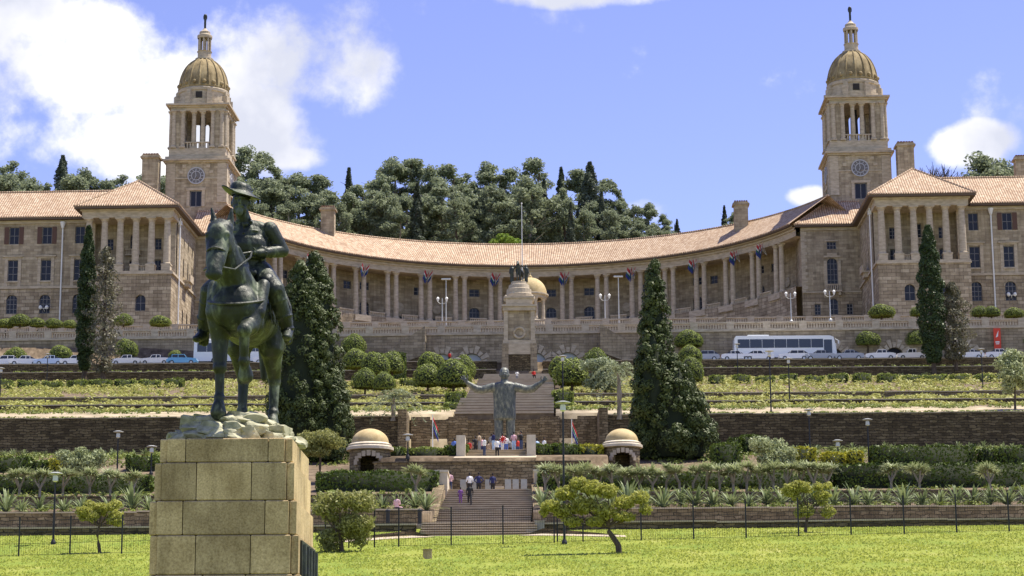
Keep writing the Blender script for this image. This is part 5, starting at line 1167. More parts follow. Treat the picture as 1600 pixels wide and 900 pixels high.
HT = [(18, 250, 'g'), (48, 276, 'g'), (97, 245, 'n'), (135, 266, 'g'), (163, 282, 'g'), (190, 272, 'g'), (232, 266, 'g'), (262, 280, 'g'), (380, 230, 'g'), (410, 238, 'g'), (436, 262, 'g'), (468, 268, 'g'), (500, 276, 'g'), (545, 264, 'c'), (560, 290, 'g'), (592, 262, 'g'), (617, 243, 'g'), (645, 252, 'g'), (672, 262, 'g'), (700, 258, 'g'), (728, 270, 'g'), (760, 284, 'c'), (762, 258, 'g'), (795, 264, 'g'), (835, 248, 'g'), (850, 281, 'c'), (877, 263, 'c'), (905, 268, 'g'), (922, 255, 'n'), (948, 280, 'g'), (968, 300, 'g'), (990, 318, 'g'), (1014, 320, 'g'), (1036, 336, 'g'), (1058, 343, 'c'), (1132, 322, 'c'), (1146, 330, 'g'), (1226, 334, 'g'), (1540, 243, 'g'), (1566, 250, 'g'),
      (395, 300, 'g'), (450, 310, 'g'), (485, 305, 'g'), (530, 318, 'g'), (575, 322, 'g'), (605, 285, 'g'), (635, 300, 'g'), (665, 310, 'g'), (690, 285, 'g'), (715, 300, 'g'), (745, 315, 'c'), (780, 310, 'g'), (812, 295, 'g'), (840, 320, 'g'), (868, 305, 'g'), (892, 318, 'c'), (930, 312, 'g'), (955, 330, 'g'), (1000, 345, 'g'), (115, 275, 'g'), (75, 285, 'g'), (210, 285, 'g'),
      (423, 285, 'g'), (515, 298, 'g'), (548, 302, 'g'), (588, 296, 'g'), (625, 322, 'g'), (652, 288, 'c'), (683, 318, 'g'), (708, 322, 'g'), (733, 292, 'g'), (772, 285, 'g'), (800, 318, 'g'), (826, 278, 'g'), (858, 330, 'g'), (882, 292, 'g'), (912, 325, 'g'), (940, 300, 'c'), (978, 338, 'g'), (1022, 350, 'g'), (1044, 352, 'g'), (372, 268, 'g'), (5, 275, 'g'), (248, 282, 'g')]
cnt = {}
for i, (px, yt, kd) in enumerate(HT): cnt.setdefault(kd, []).append(px)
for v in cnt.values(): v.sort()
seen = {}
for i, (px, yt, kd) in enumerate(HT):
    back = i < 40; rg = random.Random(i); D = (468 if back else 446)+rg.uniform(-6, 10)
    if 1490 < px: D = 430
    base = P(px, 400, D); gz = ground_z(base.x, D); hh = P(px, yt, D).z-gz
    X = XD(px, D, gz+hh*0.8); s = hh/19.8
    nm = {'g': 'gum_tree', 'c': 'conifer_tree', 'n': 'spreading_conifer'}[kd]
    t = empty(nm, (X, D, gz), rg.uniform(0, 6.28)); seen[(kd, px)] = seen.get((kd, px), 0)+1
    lab = {'g': 'haze-paled grey-green gum tree in the wood behind the building, %s', 'c': 'dark pointed conifer in the wood behind the building, %s', 'n': 'tall dark conifer with layered branches behind the building, %s'}[kd] % fromleft(cnt[kd].index(px), len(cnt[kd]))
    tag(t, lab, 'tree', 'trees on the hill behind')
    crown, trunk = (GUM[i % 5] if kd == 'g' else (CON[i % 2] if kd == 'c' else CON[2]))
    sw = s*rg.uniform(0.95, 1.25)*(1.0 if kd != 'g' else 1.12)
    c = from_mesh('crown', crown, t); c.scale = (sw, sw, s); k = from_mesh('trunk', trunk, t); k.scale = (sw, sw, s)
t = empty('bare_tree', at(1487, 430)); tag(t, 'leafless grey tree showing above the right roof', 'tree'); sc = (P(1487, 248, 430).z-t.location.z)/16.5; k = from_mesh('branches', bare_variant(), t); k.scale = (sc*0.9, sc*0.9, sc)
p = P(790, 372, 432); t = empty('bright_bush', (p.x, p.y, ground_z(p.x, p.y))); tag(t, 'bright green treetop just above the colonnade roof ridge', 'tree'); hz = p.z-t.location.z
c = from_mesh('crown', crown_mesh('crown', [((x, 0, hz+z), (r, r, r*0.7)) for x, z, r in ((-2, -1.2, 1.6), (0, -0.6, 1.9), (2, -1.2, 1.5), (-0.8, 0.1, 1.2))], 2600, 0.26, 'leaf_fresh', 5), t); b = MB(); b.tube([(0, 0, 0), (0, 0, hz-1)], [0.3, 0.2], 7); b.build('trunk', 'bark', t)

def puffy_conifer(px, base_D, lobes, label, mat, seed, leaf=0.13):
    """dense tufted conifer: (px, ytop, ybot, half-width px at several heights)"""
    rng = np.random.default_rng(seed); p0 = at(px, base_D); t = empty('tufted_conifer', p0); tag(t, label, 'tree', 'big tufted conifers')
    P3 = []; N3 = []; cores = []
    m = base_D/F
    for (cx, yt, yb, w, dD, ex) in lobes:
        zt = P(cx, yt, base_D).z-p0.z; zb = max(0.0, P(cx, yb, base_D).z-p0.z); X = (cx-px)*m; W = w*m; n_p = int(15*(zt-zb)*W/2.0)+26
        for _ in range(n_p):
            f = rng.random()**0.85; z = zb+(zt-zb)*f; prof = (1-f**ex)**0.6*(0.6+0.4*min(1, f*5+0.3)); a = rng.random()*6.283; rr = W*prof*rng.uniform(.8, 1.12)
            c = np.array([X+rr*math.cos(a), dD+rr*math.sin(a), z]); pr = rng.uniform(0.35, 0.85)*(0.65+0.35*(1-f))
            k = int(95*(pr/.6)**1.6); d = sphere_dirs(k, rng); out = np.array([math.cos(a), math.sin(a), 0.75]); d += out*0.55; d /= np.linalg.norm(d, axis=1)[:, None]
            P3.append(c+d*pr*rng.uniform(0.78, 1.03, (k, 1))*np.array([1, 1, 1.15])); N3.append(d)
        cores.append((X, dD, zb, zt, W*0.74, ex))
    pts = np.concatenate(P3); nn = np.concatenate(N3); v = leaves(pts, nn, leaf, rng, 0.5, 0.3); n = len(pts)
    c = from_mesh('crown', fast_mesh('crown', v, leaf_quads(n), [mat]), t)
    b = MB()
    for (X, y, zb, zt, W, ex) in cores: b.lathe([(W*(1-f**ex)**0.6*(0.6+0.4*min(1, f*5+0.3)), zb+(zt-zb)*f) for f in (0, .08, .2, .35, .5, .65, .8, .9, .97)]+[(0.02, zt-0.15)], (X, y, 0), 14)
    b.build('shade_core', 'dark_core', t); b = MB(); b.tube([(0, 0, -0.5), (0, 0, 4)], [0.4, 0.3], 8); b.build('trunk', 'bark', t)  # dark solid paints the shade in the gaps between tufts
puffy_conifer(478, 178, [(468, 412, 732, 46, 0, 2.2), (488, 396, 470, 13, 0.6, 2), (500, 425, 732, 38, 0.6, 1.4), (518, 585, 735, 34, -0.6, 1.6), (450, 560, 735, 32, 0.2, 1.5)], 'massive dark tufted conifer behind the horse statue', 'leaf_conifer', 5)
puffy_conifer(1050, 178, [(1028, 413, 722, 31, 0, 1.3), (1050, 560, 724, 60, 0, 1.5), (1020, 522, 650, 26, -1.4, 1.8), (1078, 600, 724, 36, -0.4, 1.5), (1012, 600, 724, 26, -0.4, 1.5)], 'massive dark tufted conifer right of the long stairway', 'leaf_conifer', 6)
def cypress(px, yt, yb, w, mat, label, seed, dens=1.0, ragged=0.1, D=None):
    p0 = G(px, yb) if D is None else at(px, D); D = p0.y; h = P(px, yt, D).z-p0.z; W = w*D/F/2; rng = np.random.default_rng(seed); n = int(9000*dens)
    t = empty('cypress_tree', p0); tag(t, label, 'tree', 'slender cypresses')
    f = rng.random(n); z = 0.09*h+0.91*h*f; a = rng.random(n)*6.283
    prof = (np.sin(math.pi*np.clip(f, 0, 1)**0.75*0.93+0.18))**0.6; lump = 1+ragged*np.sin(a*3+z*1.7)+ragged*np.sin(z*3.1+a)
    r = W*prof*lump*(1-0.5*rng.random(n)**2); pts = np.stack([r*np.cos(a), r*np.sin(a), z], 1); nn = np.stack([np.cos(a), np.sin(a), np.full(n, .4)], 1)
    from_mesh('crown', fast_mesh('crown', leaves(pts, nn, 0.22, rng, 0.45), leaf_quads(n), [mat]), t)
    b = MB(); b.tube([(0, 0, -0.4), (0, 0, h*0.9)], [0.35, 0.08], 8); b.build('trunk', 'bark', t)
cypress(1460, 352, 588, 42, 'leaf_cypress', 'tall dark slender cypress in front of the right pavilion', 1, 1.3)
cypress(1494, 441, 586, 46, 'leaf_dry', 'shorter thin greyish cypress beside the tall right cypress', 2, 0.5, 0.3)
cypress(131, 353, 601, 30, 'leaf_cypress', 'tall dark slender cypress in front of the left pavilion', 3, 1.1)
cypress(160, 386, 602, 44, 'leaf_dry', 'thin half-dead cypress beside the tall left cypress', 4, 0.42, 0.35)

def tree(name, px, py, clumps, leaf, nleaf, mat, trunkpts, label, cat='tree', seed=0, r0=0.16, D=None, grp=None, bark='bark'):
    """clumps (px, py, rx, ry) read off the photo at the tree's own distance"""
    p0 = G(px, py) if D is None else at(px, D); D = p0.y; m = D/F; rg = random.Random(seed)
    t = empty(name, p0); tag(t, label, cat, grp); cl = []
    for (cx, cy, rx, ry) in clumps:
        q = P(cx, cy, D)-p0; cl.append(((q.x, rg.uniform(-0.6, 0.6)*rx*m, q.z), (rx*m, rx*m, ry*m)))
    from_mesh('crown', crown_mesh('crown', cl, nleaf, leaf, mat, seed, 0.75, 0.45), t)
    b = MB(); tp = [Vector((0, 0, -0.3))]+[P(x, y, D)-p0 for x, y in trunkpts]; b.tube(tp, [r0*(1-0.5*i/len(tp)) for i in range(len(tp))], 9)
    for (c, r) in cl: e = Vector(c); b.tube([tp[-1], tp[-1].lerp(e, 0.5)+Vector((0, 0, -0.1)), e], [r0*0.4, r0*0.28, r0*0.08], 6)
    b.build('trunk', bark, t); return t
rg = random.Random(4)
def cloudlets(cx, cy, w, h, n, r): return [(cx+rg.uniform(-1, 1)*w, cy+rg.uniform(-1, 1)*h*(1), r*rg.uniform(0.7, 1.3), r*rg.uniform(0.5, 0.9)) for _ in range(n)]
tree('feathery_tree', 968, 864, [(860, 790, 15, 9), (885, 770, 18, 12), (905, 755, 16, 10), (925, 762, 21, 12), (950, 768, 16, 12), (880, 798, 20, 11), (912, 790, 21, 14), (945, 800, 20, 12), (975, 785, 18, 11), (998, 778, 15, 11), (1008, 797, 10, 8), (930, 815, 16, 8), (895, 815, 16, 8), (975, 808, 18, 8), (850, 800, 8, 7)], 0.095, 11500, 'leaf_lawn_tree', [(966, 852), (957, 838), (951, 830), (952, 822)], 'low spreading feathery tree with crooked trunk on the lawn', seed=21, r0=0.17, grp='young lawn trees')
tree('feathery_tree', 157, 864, cloudlets(157, 803, 30, 18, 14, 10), 0.085, 5200, 'leaf_lawn_tree', [(154, 850), (152, 835), (155, 822)], 'small feathery tree behind the fence on the left lawn', seed=22, r0=0.11, grp='young lawn trees')
tree('feathery_tree', 1258, 832, cloudlets(1266, 778, 34, 24, 16, 11), 0.085, 6000, 'leaf_lawn_tree', [(1259, 822), (1261, 812), (1264, 800)], 'small feathery tree behind the fence on the right lawn', seed=23, r0=0.11, grp='young lawn trees')
tree('olive_shrub', 535, 868, cloudlets(533, 812, 34, 34, 16, 20)+[(515, 850, 18, 16)], 0.1, 12000, 'leaf_olive', [(533, 850), (530, 835)], 'large olive-green shrub directly right of the pedestal', 'shrub', 24, 0.15, D=116)
tree('olive_shrub', 500, 745, cloudlets(502, 690, 26, 22, 10, 17), 0.12, 6000, 'leaf_olive', [(500, 730), (501, 712)], 'yellowish shrub with bare lower branches above the pedestal corner', 'shrub', 25, 0.12, D=162)
tree('pale_shrub', 126, 748, cloudlets(126, 722, 36, 14, 11, 15), 0.13, 6000, 'leaf_aloe', [(126, 738)], 'big pale green shrub in the hedge row left of the pedestal', 'shrub', 26, 0.15, D=166)
tree('pale_shrub', 1212, 752, cloudlets(1212, 712, 26, 18, 11, 15), 0.13, 6000, 'leaf_aloe', [(1212, 735)], 'big pale green shrub in front of the right rubble wall', 'shrub', 27, 0.15, D=166)
tree('young_tree', 1586, 640, cloudlets(1584, 580, 22, 26, 12, 16), 0.16, 5000, 'leaf_aloe', [(1586, 625), (1586, 600)], 'loose pale green young tree at the right edge of the slope', seed=28, r0=0.13)
tree('weeping_shrub', 946, 618, cloudlets(944, 582, 22, 18, 10, 16), 0.2, 5000, 'leaf_pale', [(946, 605)], 'pale weeping shrub between topiary and right conifer', 'shrub', 29, 0.15, D=240)
def palm(px, py, yt, w, label, seed):
    p0 = G(px, py); D = p0.y; h = (P(px, yt, D).z-p0.z)*0.8; L = w*D/F*0.62; rng = np.random.default_rng(seed); t = empty('palm_tree', p0); tag(t, label, 'tree', 'feather palms'); V = []; N_ = []
    for i in range(34):
        a = 2*math.pi*i/34*2.4; el = rng.uniform(-0.2, 1.2); d = np.array([math.cos(a), math.sin(a), 0])
        for j in range(46):
            f = (j+1)/46; q = np.array([0, 0, h])+d*L*f*math.cos(el)*1.0+np.array([0, 0, L*(math.sin(el)*f-0.75*f*f)]); side = np.cross(d, [0, 0, 1])*rng.choice([-1, 1])*0.28*math.sin(math.pi*min(0.97, f+.05))
            V.append(q+side*0.6+np.array([0, 0, -0.08])); N_.append(np.array([0, 0, 1.0]))
    V = np.array(V); v = leaves(V, np.array(N_), 0.2, rng, 0.2, 0.5); from_mesh('fronds', fast_mesh('fronds', v, leaf_quads(len(V)), ['leaf_pale']), t)
    b = MB(); b.tube([(0, 0, -0.3), (0.05, 0, h*0.5), (0, 0, h)], [0.32, 0.25, 0.22], 9); b.build('trunk', 'pale_bark', t)
palm(614, 692, 612, 84, 'feathery palm on the gravel walk left of the statue', 1); palm(968, 668, 562, 86, 'feathery palm on the gravel walk left of the right conifer', 2)

# tufted plants ---------------------------------------------------------------
def strap_mesh(name, n, L, w, droop, seed, mat, up=1.0):
    rg = random.Random(seed); b = MB()
    for i in range(n):
        a = rg.uniform(0, 6.283); el = rg.uniform(0.35, 1.35)*up; ln = L*rg.uniform(0.65, 1.1); d = Vector((math.cos(a), math.sin(a), 0)); sd = Vector((-math.sin(a), math.cos(a), 0)); pr = None
        for j in range(5):
            f = j/4; q = d*ln*f*math.cos(el)+Vector((0, 0, ln*(math.sin(el)*f-droop*f*f))); ww = w*(1-f)**0.7*(0.5+f) if f < 1 else 0.004
            cur = (q-sd*ww, q+sd*ww)
            if pr: b.quad(pr[0], pr[1], cur[1], cur[0])
            pr = cur
    return b.mesh(name, mat)
AGV = [strap_mesh('agave_plant', 38, 1.35, 0.07, 0.35, k, 'leaf_strap') for k in range(4)]
AGP = [strap_mesh('strap_plant', 40, 0.95, 0.03, 0.5, 20+k, 'leaf_strap', 1.1) for k in range(3)]
ROS = [strap_mesh('rosette', 80, 0.72, 0.036, 0.3, 30+k, 'leaf_aloe', 0.75) for k in range(3)]
def row(items, D, meshes, name, lab, cat, grp, sc=1.0, dj=0.0):
    items = sorted(items)
    for i, px in enumerate(items):
        rr = random.Random(int(px*13)); p = at(px+rr.uniform(-3, 3), D+rr.uniform(-dj, dj)); o = from_mesh(name, meshes[i % len(meshes)], None, p); o.rotation_euler = (0, 0, rr.uniform(0, 6)); s = sc*rr.uniform(0.8, 1.2); o.scale = (s, s, s*rr.uniform(0.9, 1.15)); tag(o, lab % fromleft(i, len(items)), cat, grp)
row([10, 33, 65, 100, 130, 170, 205, 232], 141, AGV, 'agave_plant', 'spiky agave on the bed ledge left of the pedestal, %s', 'agave', 'agaves along the beds', 1.6, 1.5)
row([572, 600, 622, 650, 668], 141, AGV, 'agave_plant', 'spiky agave in the bed left of the lower stairs, %s', 'agave', 'agaves along the beds', 1.4, 1.5)
row(list(range(846, 1620, 27)), 141.5, AGV, 'agave_plant', 'spiky agave in the long bed right of the lower stairs, %s', 'agave', 'agaves along the beds', 1.65, 2.0)
row(list(range(4, 245, 17)), 188, AGP, 'strap_plant', 'tuft of strap leaves at the foot of the left rubble wall, %s', 'plant', 'strap-leaf tufts by the rubble walls', 1.4, 1.2)
row(list(range(1245, 1620, 17)), 188, AGP, 'strap_plant', 'tuft of strap leaves at the foot of the right rubble wall, %s', 'plant', 'strap-leaf tufts by the rubble walls', 1.45, 1.2)
def tree_aloe(px, lab, i, D=150.5):
    rr = random.Random(int(px*7)); p = at(px, D+rr.uniform(-0.8, 0.8)); t = empty('tree_aloe', p); tag(t, lab, 'aloe', 'tree aloes'); b = MB(); heads = []
    hgt = rr.uniform(1.25, 1.6); nb = rr.choice((2, 3, 3, 4))
    for k in range(nb):
        a = rr.uniform(0, 6.28); q = Vector((math.cos(a)*0.42, math.sin(a)*0.42, hgt+rr.uniform(-0.2, 0.2))); b.tube([(0, 0, -0.2), (0, 0, hgt*0.45), q*0.7+Vector((0, 0, 0.12)), q], [0.11, 0.09, 0.07, 0.06], 6); heads.append(q)
    b.build('stem', 'pale_bark', t)
    for k, q in enumerate(heads+[Vector((0, 0, hgt+0.15))]): o = from_mesh('rosette', ROS[(i+k) % 3], t, q); o.rotation_euler = (rr.uniform(-.3, .3), rr.uniform(-.3, .3), rr.uniform(0, 6)); o.scale = (1.35, 1.35, 1.4)
LA = [30, 62, 98, 140, 172, 208]
for i, px in enumerate(LA): tree_aloe(px, 'tufted tree aloe before the dark hedge on the left, %s' % fromleft(i, len(LA)), i)
RA = list(range(852, 1300, 21))+[1393, 1437, 1547]
for i, px in enumerate(RA): tree_aloe(px, 'tufted tree aloe in the row right of the stairs, %s' % fromleft(i, len(RA)), i)
o_p = at(590, 151); tree_aloe(650, 'lone small tree aloe left of the lower stairs', 1)

def ground_cover():
    rng = np.random.default_rng(77); PT = []; NN = []
    for D in np.arange(206.5, 285, 2.4):
        for s in (-1, 1):
            c = rng.uniform(5.6, 78, 52)
            for q in c:
                X = axisX(D)+s*q; DD = D+rng.uniform(-1.0, 1.0); z = ground_z(X, DD); k = 26; rr = rng.uniform(0.5, 1.2); hgt = rng.uniform(0.15, 0.55)*(1.6 if 258 < D < 264 else 1)
                d = rng.normal(0, 1, (k, 3)); d /= np.linalg.norm(d, axis=1)[:, None]; d[:, 2] = np.abs(d[:, 2])
                PT.append(np.array([X, DD, z])+d*np.array([rr, rr*0.8, hgt])); NN.append(d+np.array([0, 0, 0.6]))
    pts = np.concatenate(PT); v = leaves(pts, np.concatenate(NN), 0.2, rng, 0.45, 0.6)
    o = from_mesh('ground_cover', fast_mesh('ground_cover', v, leaf_quads(len(pts)), ['leaf_bed'])); tag(o, 'yellow-green flowering ground cover on the terraced slope', 'ground cover', kind='stuff')
    PT = []; NN = []
    for (Da, Db, n) in ((137, 145.5, 420), (147, 153, 420), (174, 190, 1300), (192.6, 193.6, 260), (201, 206, 700), (286.6, 290.6, 500)):
        for _ in range(n):
            D = rng.uniform(Da, Db); q = rng.uniform(max(4.2, halfw(D)+0.5), 70 if D > 200 else 48)*rng.choice([-1, 1]); X = axisX(D)+q; z = ground_z(X, D); k = 18; rr = rng.uniform(0.2, 0.6)
            d = rng.normal(0, 1, (k, 3)); d /= np.linalg.norm(d, axis=1)[:, None]; d[:, 2] = np.abs(d[:, 2]); PT.append(np.array([X, D, z])+d*np.array([rr, rr, 0.3])); NN.append(d+np.array([0, 0, .5]))
    pts = np.concatenate(PT); v = leaves(pts, np.concatenate(NN), 0.12, rng, 0.5, 0.6)
    o = from_mesh('low_planting', fast_mesh('low_planting', v, leaf_quads(len(pts)), ['leaf_topiary'])); tag(o, 'scattered low green plants in the garden beds', 'ground cover', kind='stuff')
ground_cover()

def slope_rows():
    for side, xs in (('right', list(range(1120, 1600, 38))), ('left', list(range(6, 300, 38))+[440, 478, 640])):
        for i, px in enumerate(xs):
            rr = random.Random(px); p = at(px, 266); top = proj(p+Vector((0, 0, rr.uniform(0.7, 1.05))))[1]
            hedge(px-rr.uniform(12, 18), px+rr.uniform(11, 17), top, 0, 266, 1.5, 'leaf_topiary', 'low clipped shrub below the road walls, %s on the %s slope' % (fromleft(i, len(xs)), side), 'low shrub row on the slopes', leaf=0.14, dens=45)
slope_rows()
def grass():
    rng = np.random.default_rng(5); n = 110000
    D = 74+60*rng.random(n)**0.8; X = (rng.random(n)*2-1)*(0.262*D+3); z = np.interp(D, SD, SZ); tl = np.where(D < 122, 0.0175, np.maximum(0, 0.0175*(136-D)/14)); z = z+tl*X
    keep = (D < 133.2) & ~((np.abs(X-(-1.8+(D-150)*.02)) < 4.2) & (D > 127)) & (np.sin(X*.9+D*.31)+np.sin(X*.37-D*.83)+rng.normal(0, .9, n) > -0.9)
    D, X, z = D[keep], X[keep], z[keep]; n = len(D); h = rng.uniform(.03, .085, n); a = rng.random(n)*6.283; w = rng.uniform(.03, .07, n); lx_, ly_ = rng.normal(0, .035, n), rng.normal(0, .035, n)
    b0 = np.stack([X-w*np.cos(a), D-w*np.sin(a), z-.01], 1); b1 = np.stack([X+w*np.cos(a), D+w*np.sin(a), z-.01], 1); t1 = np.stack([X+w*.3*np.cos(a)+lx_, D+w*.3*np.sin(a)+ly_, z+h], 1); t0 = np.stack([X-w*.3*np.cos(a)+lx_, D-w*.3*np.sin(a)+ly_, z+h], 1)
    v = np.stack([b0, b1, t1, t0], 1).reshape(-1, 3); o = from_mesh('grass', fast_mesh('grass', v, leaf_quads(n), ['grass_blade'])); tag(o, 'short mown grass tufts across the lawn', 'grass', kind='stuff')
grass()
# ------------------------------------------------------------------ equestrian statue on its pedestal
def pedestal():
    # courses read off the photo at the pedestal's distance: (left px, right corner px, y top, y bottom, joints on the front as fractions)
    D0, DEP = 30.0, 2.6
    c = P(353, 900, D0); gz = ground_z(c.x, D0+1.3)
    t = empty('statue_pedestal', (P(353, 684, D0).x, D0+1.3, gz)); tag(t, 'stepped tan granite pedestal under the horse statue', 'pedestal'); off = t.location
    courses = [(249, 457, 684, 722, (0.16, 0.86)), (241, 460, 722, 782, (0.28, 0.72)), (233, 464, 782, 836, (0.2, 0.82)), (234, 467, 836, 898, (0.29, 0.7)), (230, 470, 898, 985, (0.35, 0.66)), (222, 478, 985, 1130, (0.5,))]
    rg = random.Random(2)
    for k, (x0, x1, yt, yb, joints) in enumerate(courses):
        zt, zb = P(353, yt, D0).z, P(353, yb, D0).z
        if k == 5: zb = gz-0.3
        a, b_ = P(x0, yt, D0).x, P(x1, yt, D0).x; w = b_-a; ins = 0.11; cut = [0.0]+list(joints)+[1.0]; dep = DEP+0.04*k; y0 = D0-0.02*k
        g = 0.006
        def block(bx0, bx1, by0, by1):
            m = MB(off); x0_, x1_, y0_, y1_ = bx0+g, bx1-g, by0+g, by1-g; z0_, z1_ = zb+0.004, zt-0.004; e = 0.014
            # bevelled block
            vs = []
            for (zz, ii) in ((z0_, e), (z0_+e, 0), (z1_-e, 0), (z1_, e)):
                vs += [(x0_+ii, y0_+ii, zz), (x1_-ii, y0_+ii, zz), (x1_-ii, y1_-ii, zz), (x0_+ii, y1_-ii, zz)]
            fs = [(3, 2, 1, 0), (12, 13, 14, 15)]
            for l in range(3):
                for q in range(4): fs.append((l*4+q, l*4+(q+1) % 4, l*4+4+(q+1) % 4, l*4+4+q))
            m.add(vs, fs); return m.build('block', 'granite', t)
        fx0, fx1 = a+ins, b_-ins
        for p, q in zip(cut[:-1], cut[1:]): block(fx0+(fx1-fx0)*p, fx0+(fx1-fx0)*q, y0, y0+0.7)
        for (p, q) in ((a, fx0), (fx1, b_)): block(p+0.0, q, y0+0.06, y0+0.7)
        n = 3 if k < 3 else 2
        for j in range(n):
            ya, yb2 = y0+0.7+(dep-0.7)*j/n, y0+0.7+(dep-0.7)*(j+1)/n
            block(b_-0.75, b_-0.01, ya, yb2); block(a+0.01, a+0.75, ya, yb2)
        m = MB(off); m.box(a+0.1, b_-0.1, y0+0.1, y0+dep-0.06, zb, zt-0.01); m.build('core', 'granite', t)
    # dark bronze relief on the right flank
    x = P(467, 840, D0).x; zt, zb = P(467, 842, D0).z, P(467, 975, D0).z
    m = MB(off); m.box(x-0.03, x+0.025, D0+0.25, D0+2.3, zb, zt); pl = m.build('relief_panel', 'bronze_dark', t)
    for j in range(5): m = MB(off); y = D0+0.4+0.43*j; m.tube([(x+0.03, y, zb), (x+0.03, y, zt-0.05)], 0.05, 8); m.build('relief_figure', 'bronze_dark', pl)
    return P(353, 684, D0).z
PED = pedestal()
SB_ = P(384, 637, 31.3)                                     # statue origin: between the hooves
def boulders():
    t = empty('boulder_mound', (P(366, 684, 31.3).x, 31.3, PED)); tag(t, 'mound of pale cast boulders under the bronze horse', 'rocks'); off = Vector(t.location)
    rg = random.Random(8); n = 0
    def rock(x, y, z, rx, ry, rz, seed):
        r2 = random.Random(seed); bm = bmesh.new(); bmesh.ops.create_icosphere(bm, subdivisions=3, radius=1); pls = [(Vector((r2.gauss(0, 1), r2.gauss(0, 1), r2.gauss(0, 1))).normalized(), r2.uniform(.55, .8)) for _ in range(11)]
        for v in bm.verts:
            q = v.co; f = 1+0.14*math.sin(3.1*q.x+seed)+0.12*math.sin(4.3*q.y+2*seed)+0.1*math.cos(5*q.z+seed)+r2.uniform(-.02, .02)
            for pn, pd in pls:
                ex_ = q.dot(pn)-pd
                if ex_ > 0: q = q-pn*ex_*.92
            v.co = Vector((max(-.8, min(.8, q.x*f))*rx*1.35, max(-.8, min(.8, q.y*f))*ry*1.35, max(-.75, min(.72, q.z*f))*rz*1.45))
        me = bpy.data.meshes.new('boulder'); bm.to_mesh(me); bm.free(); me.materials.append(M['rock'])
        o = from_mesh('boulder', me, t, Vector((x, y, z))-off); o.rotation_euler = (r2.uniform(-.2, .2), r2.uniform(-.2, .2), r2.uniform(-.4, .4))
    k = 0
    for lay, (zf, wx, wy, cnt) in enumerate(((0.07, 0.82, 1.0, 18), (0.2, 0.68, 0.86, 14), (0.33, 0.5, 0.7, 10))):
        for i in range(cnt):
            a = 2*math.pi*i/cnt+lay*0.4+rg.uniform(-.1, .1); rock(off.x+wx*math.cos(a)*rg.uniform(.9, 1.03), off.y+wy*math.sin(a)*rg.uniform(.92, 1.02), PED+zf, rg.uniform(.15, .25), rg.uniform(.14, .24), rg.uniform(.08, .12), k); k += 1
    for i in range(9): rock(off.x+rg.uniform(-.45, .45), off.y+rg.uniform(-.6, .6), PED+0.36, rg.uniform(.2, .3), rg.uniform(.2, .3), .1, 100+i)
    m = MB(off); m.ell((off.x, off.y, PED), (0.75, 0.95, 0.4), 20, 10); m.build('mound_core', 'rock', t, True)
boulders()
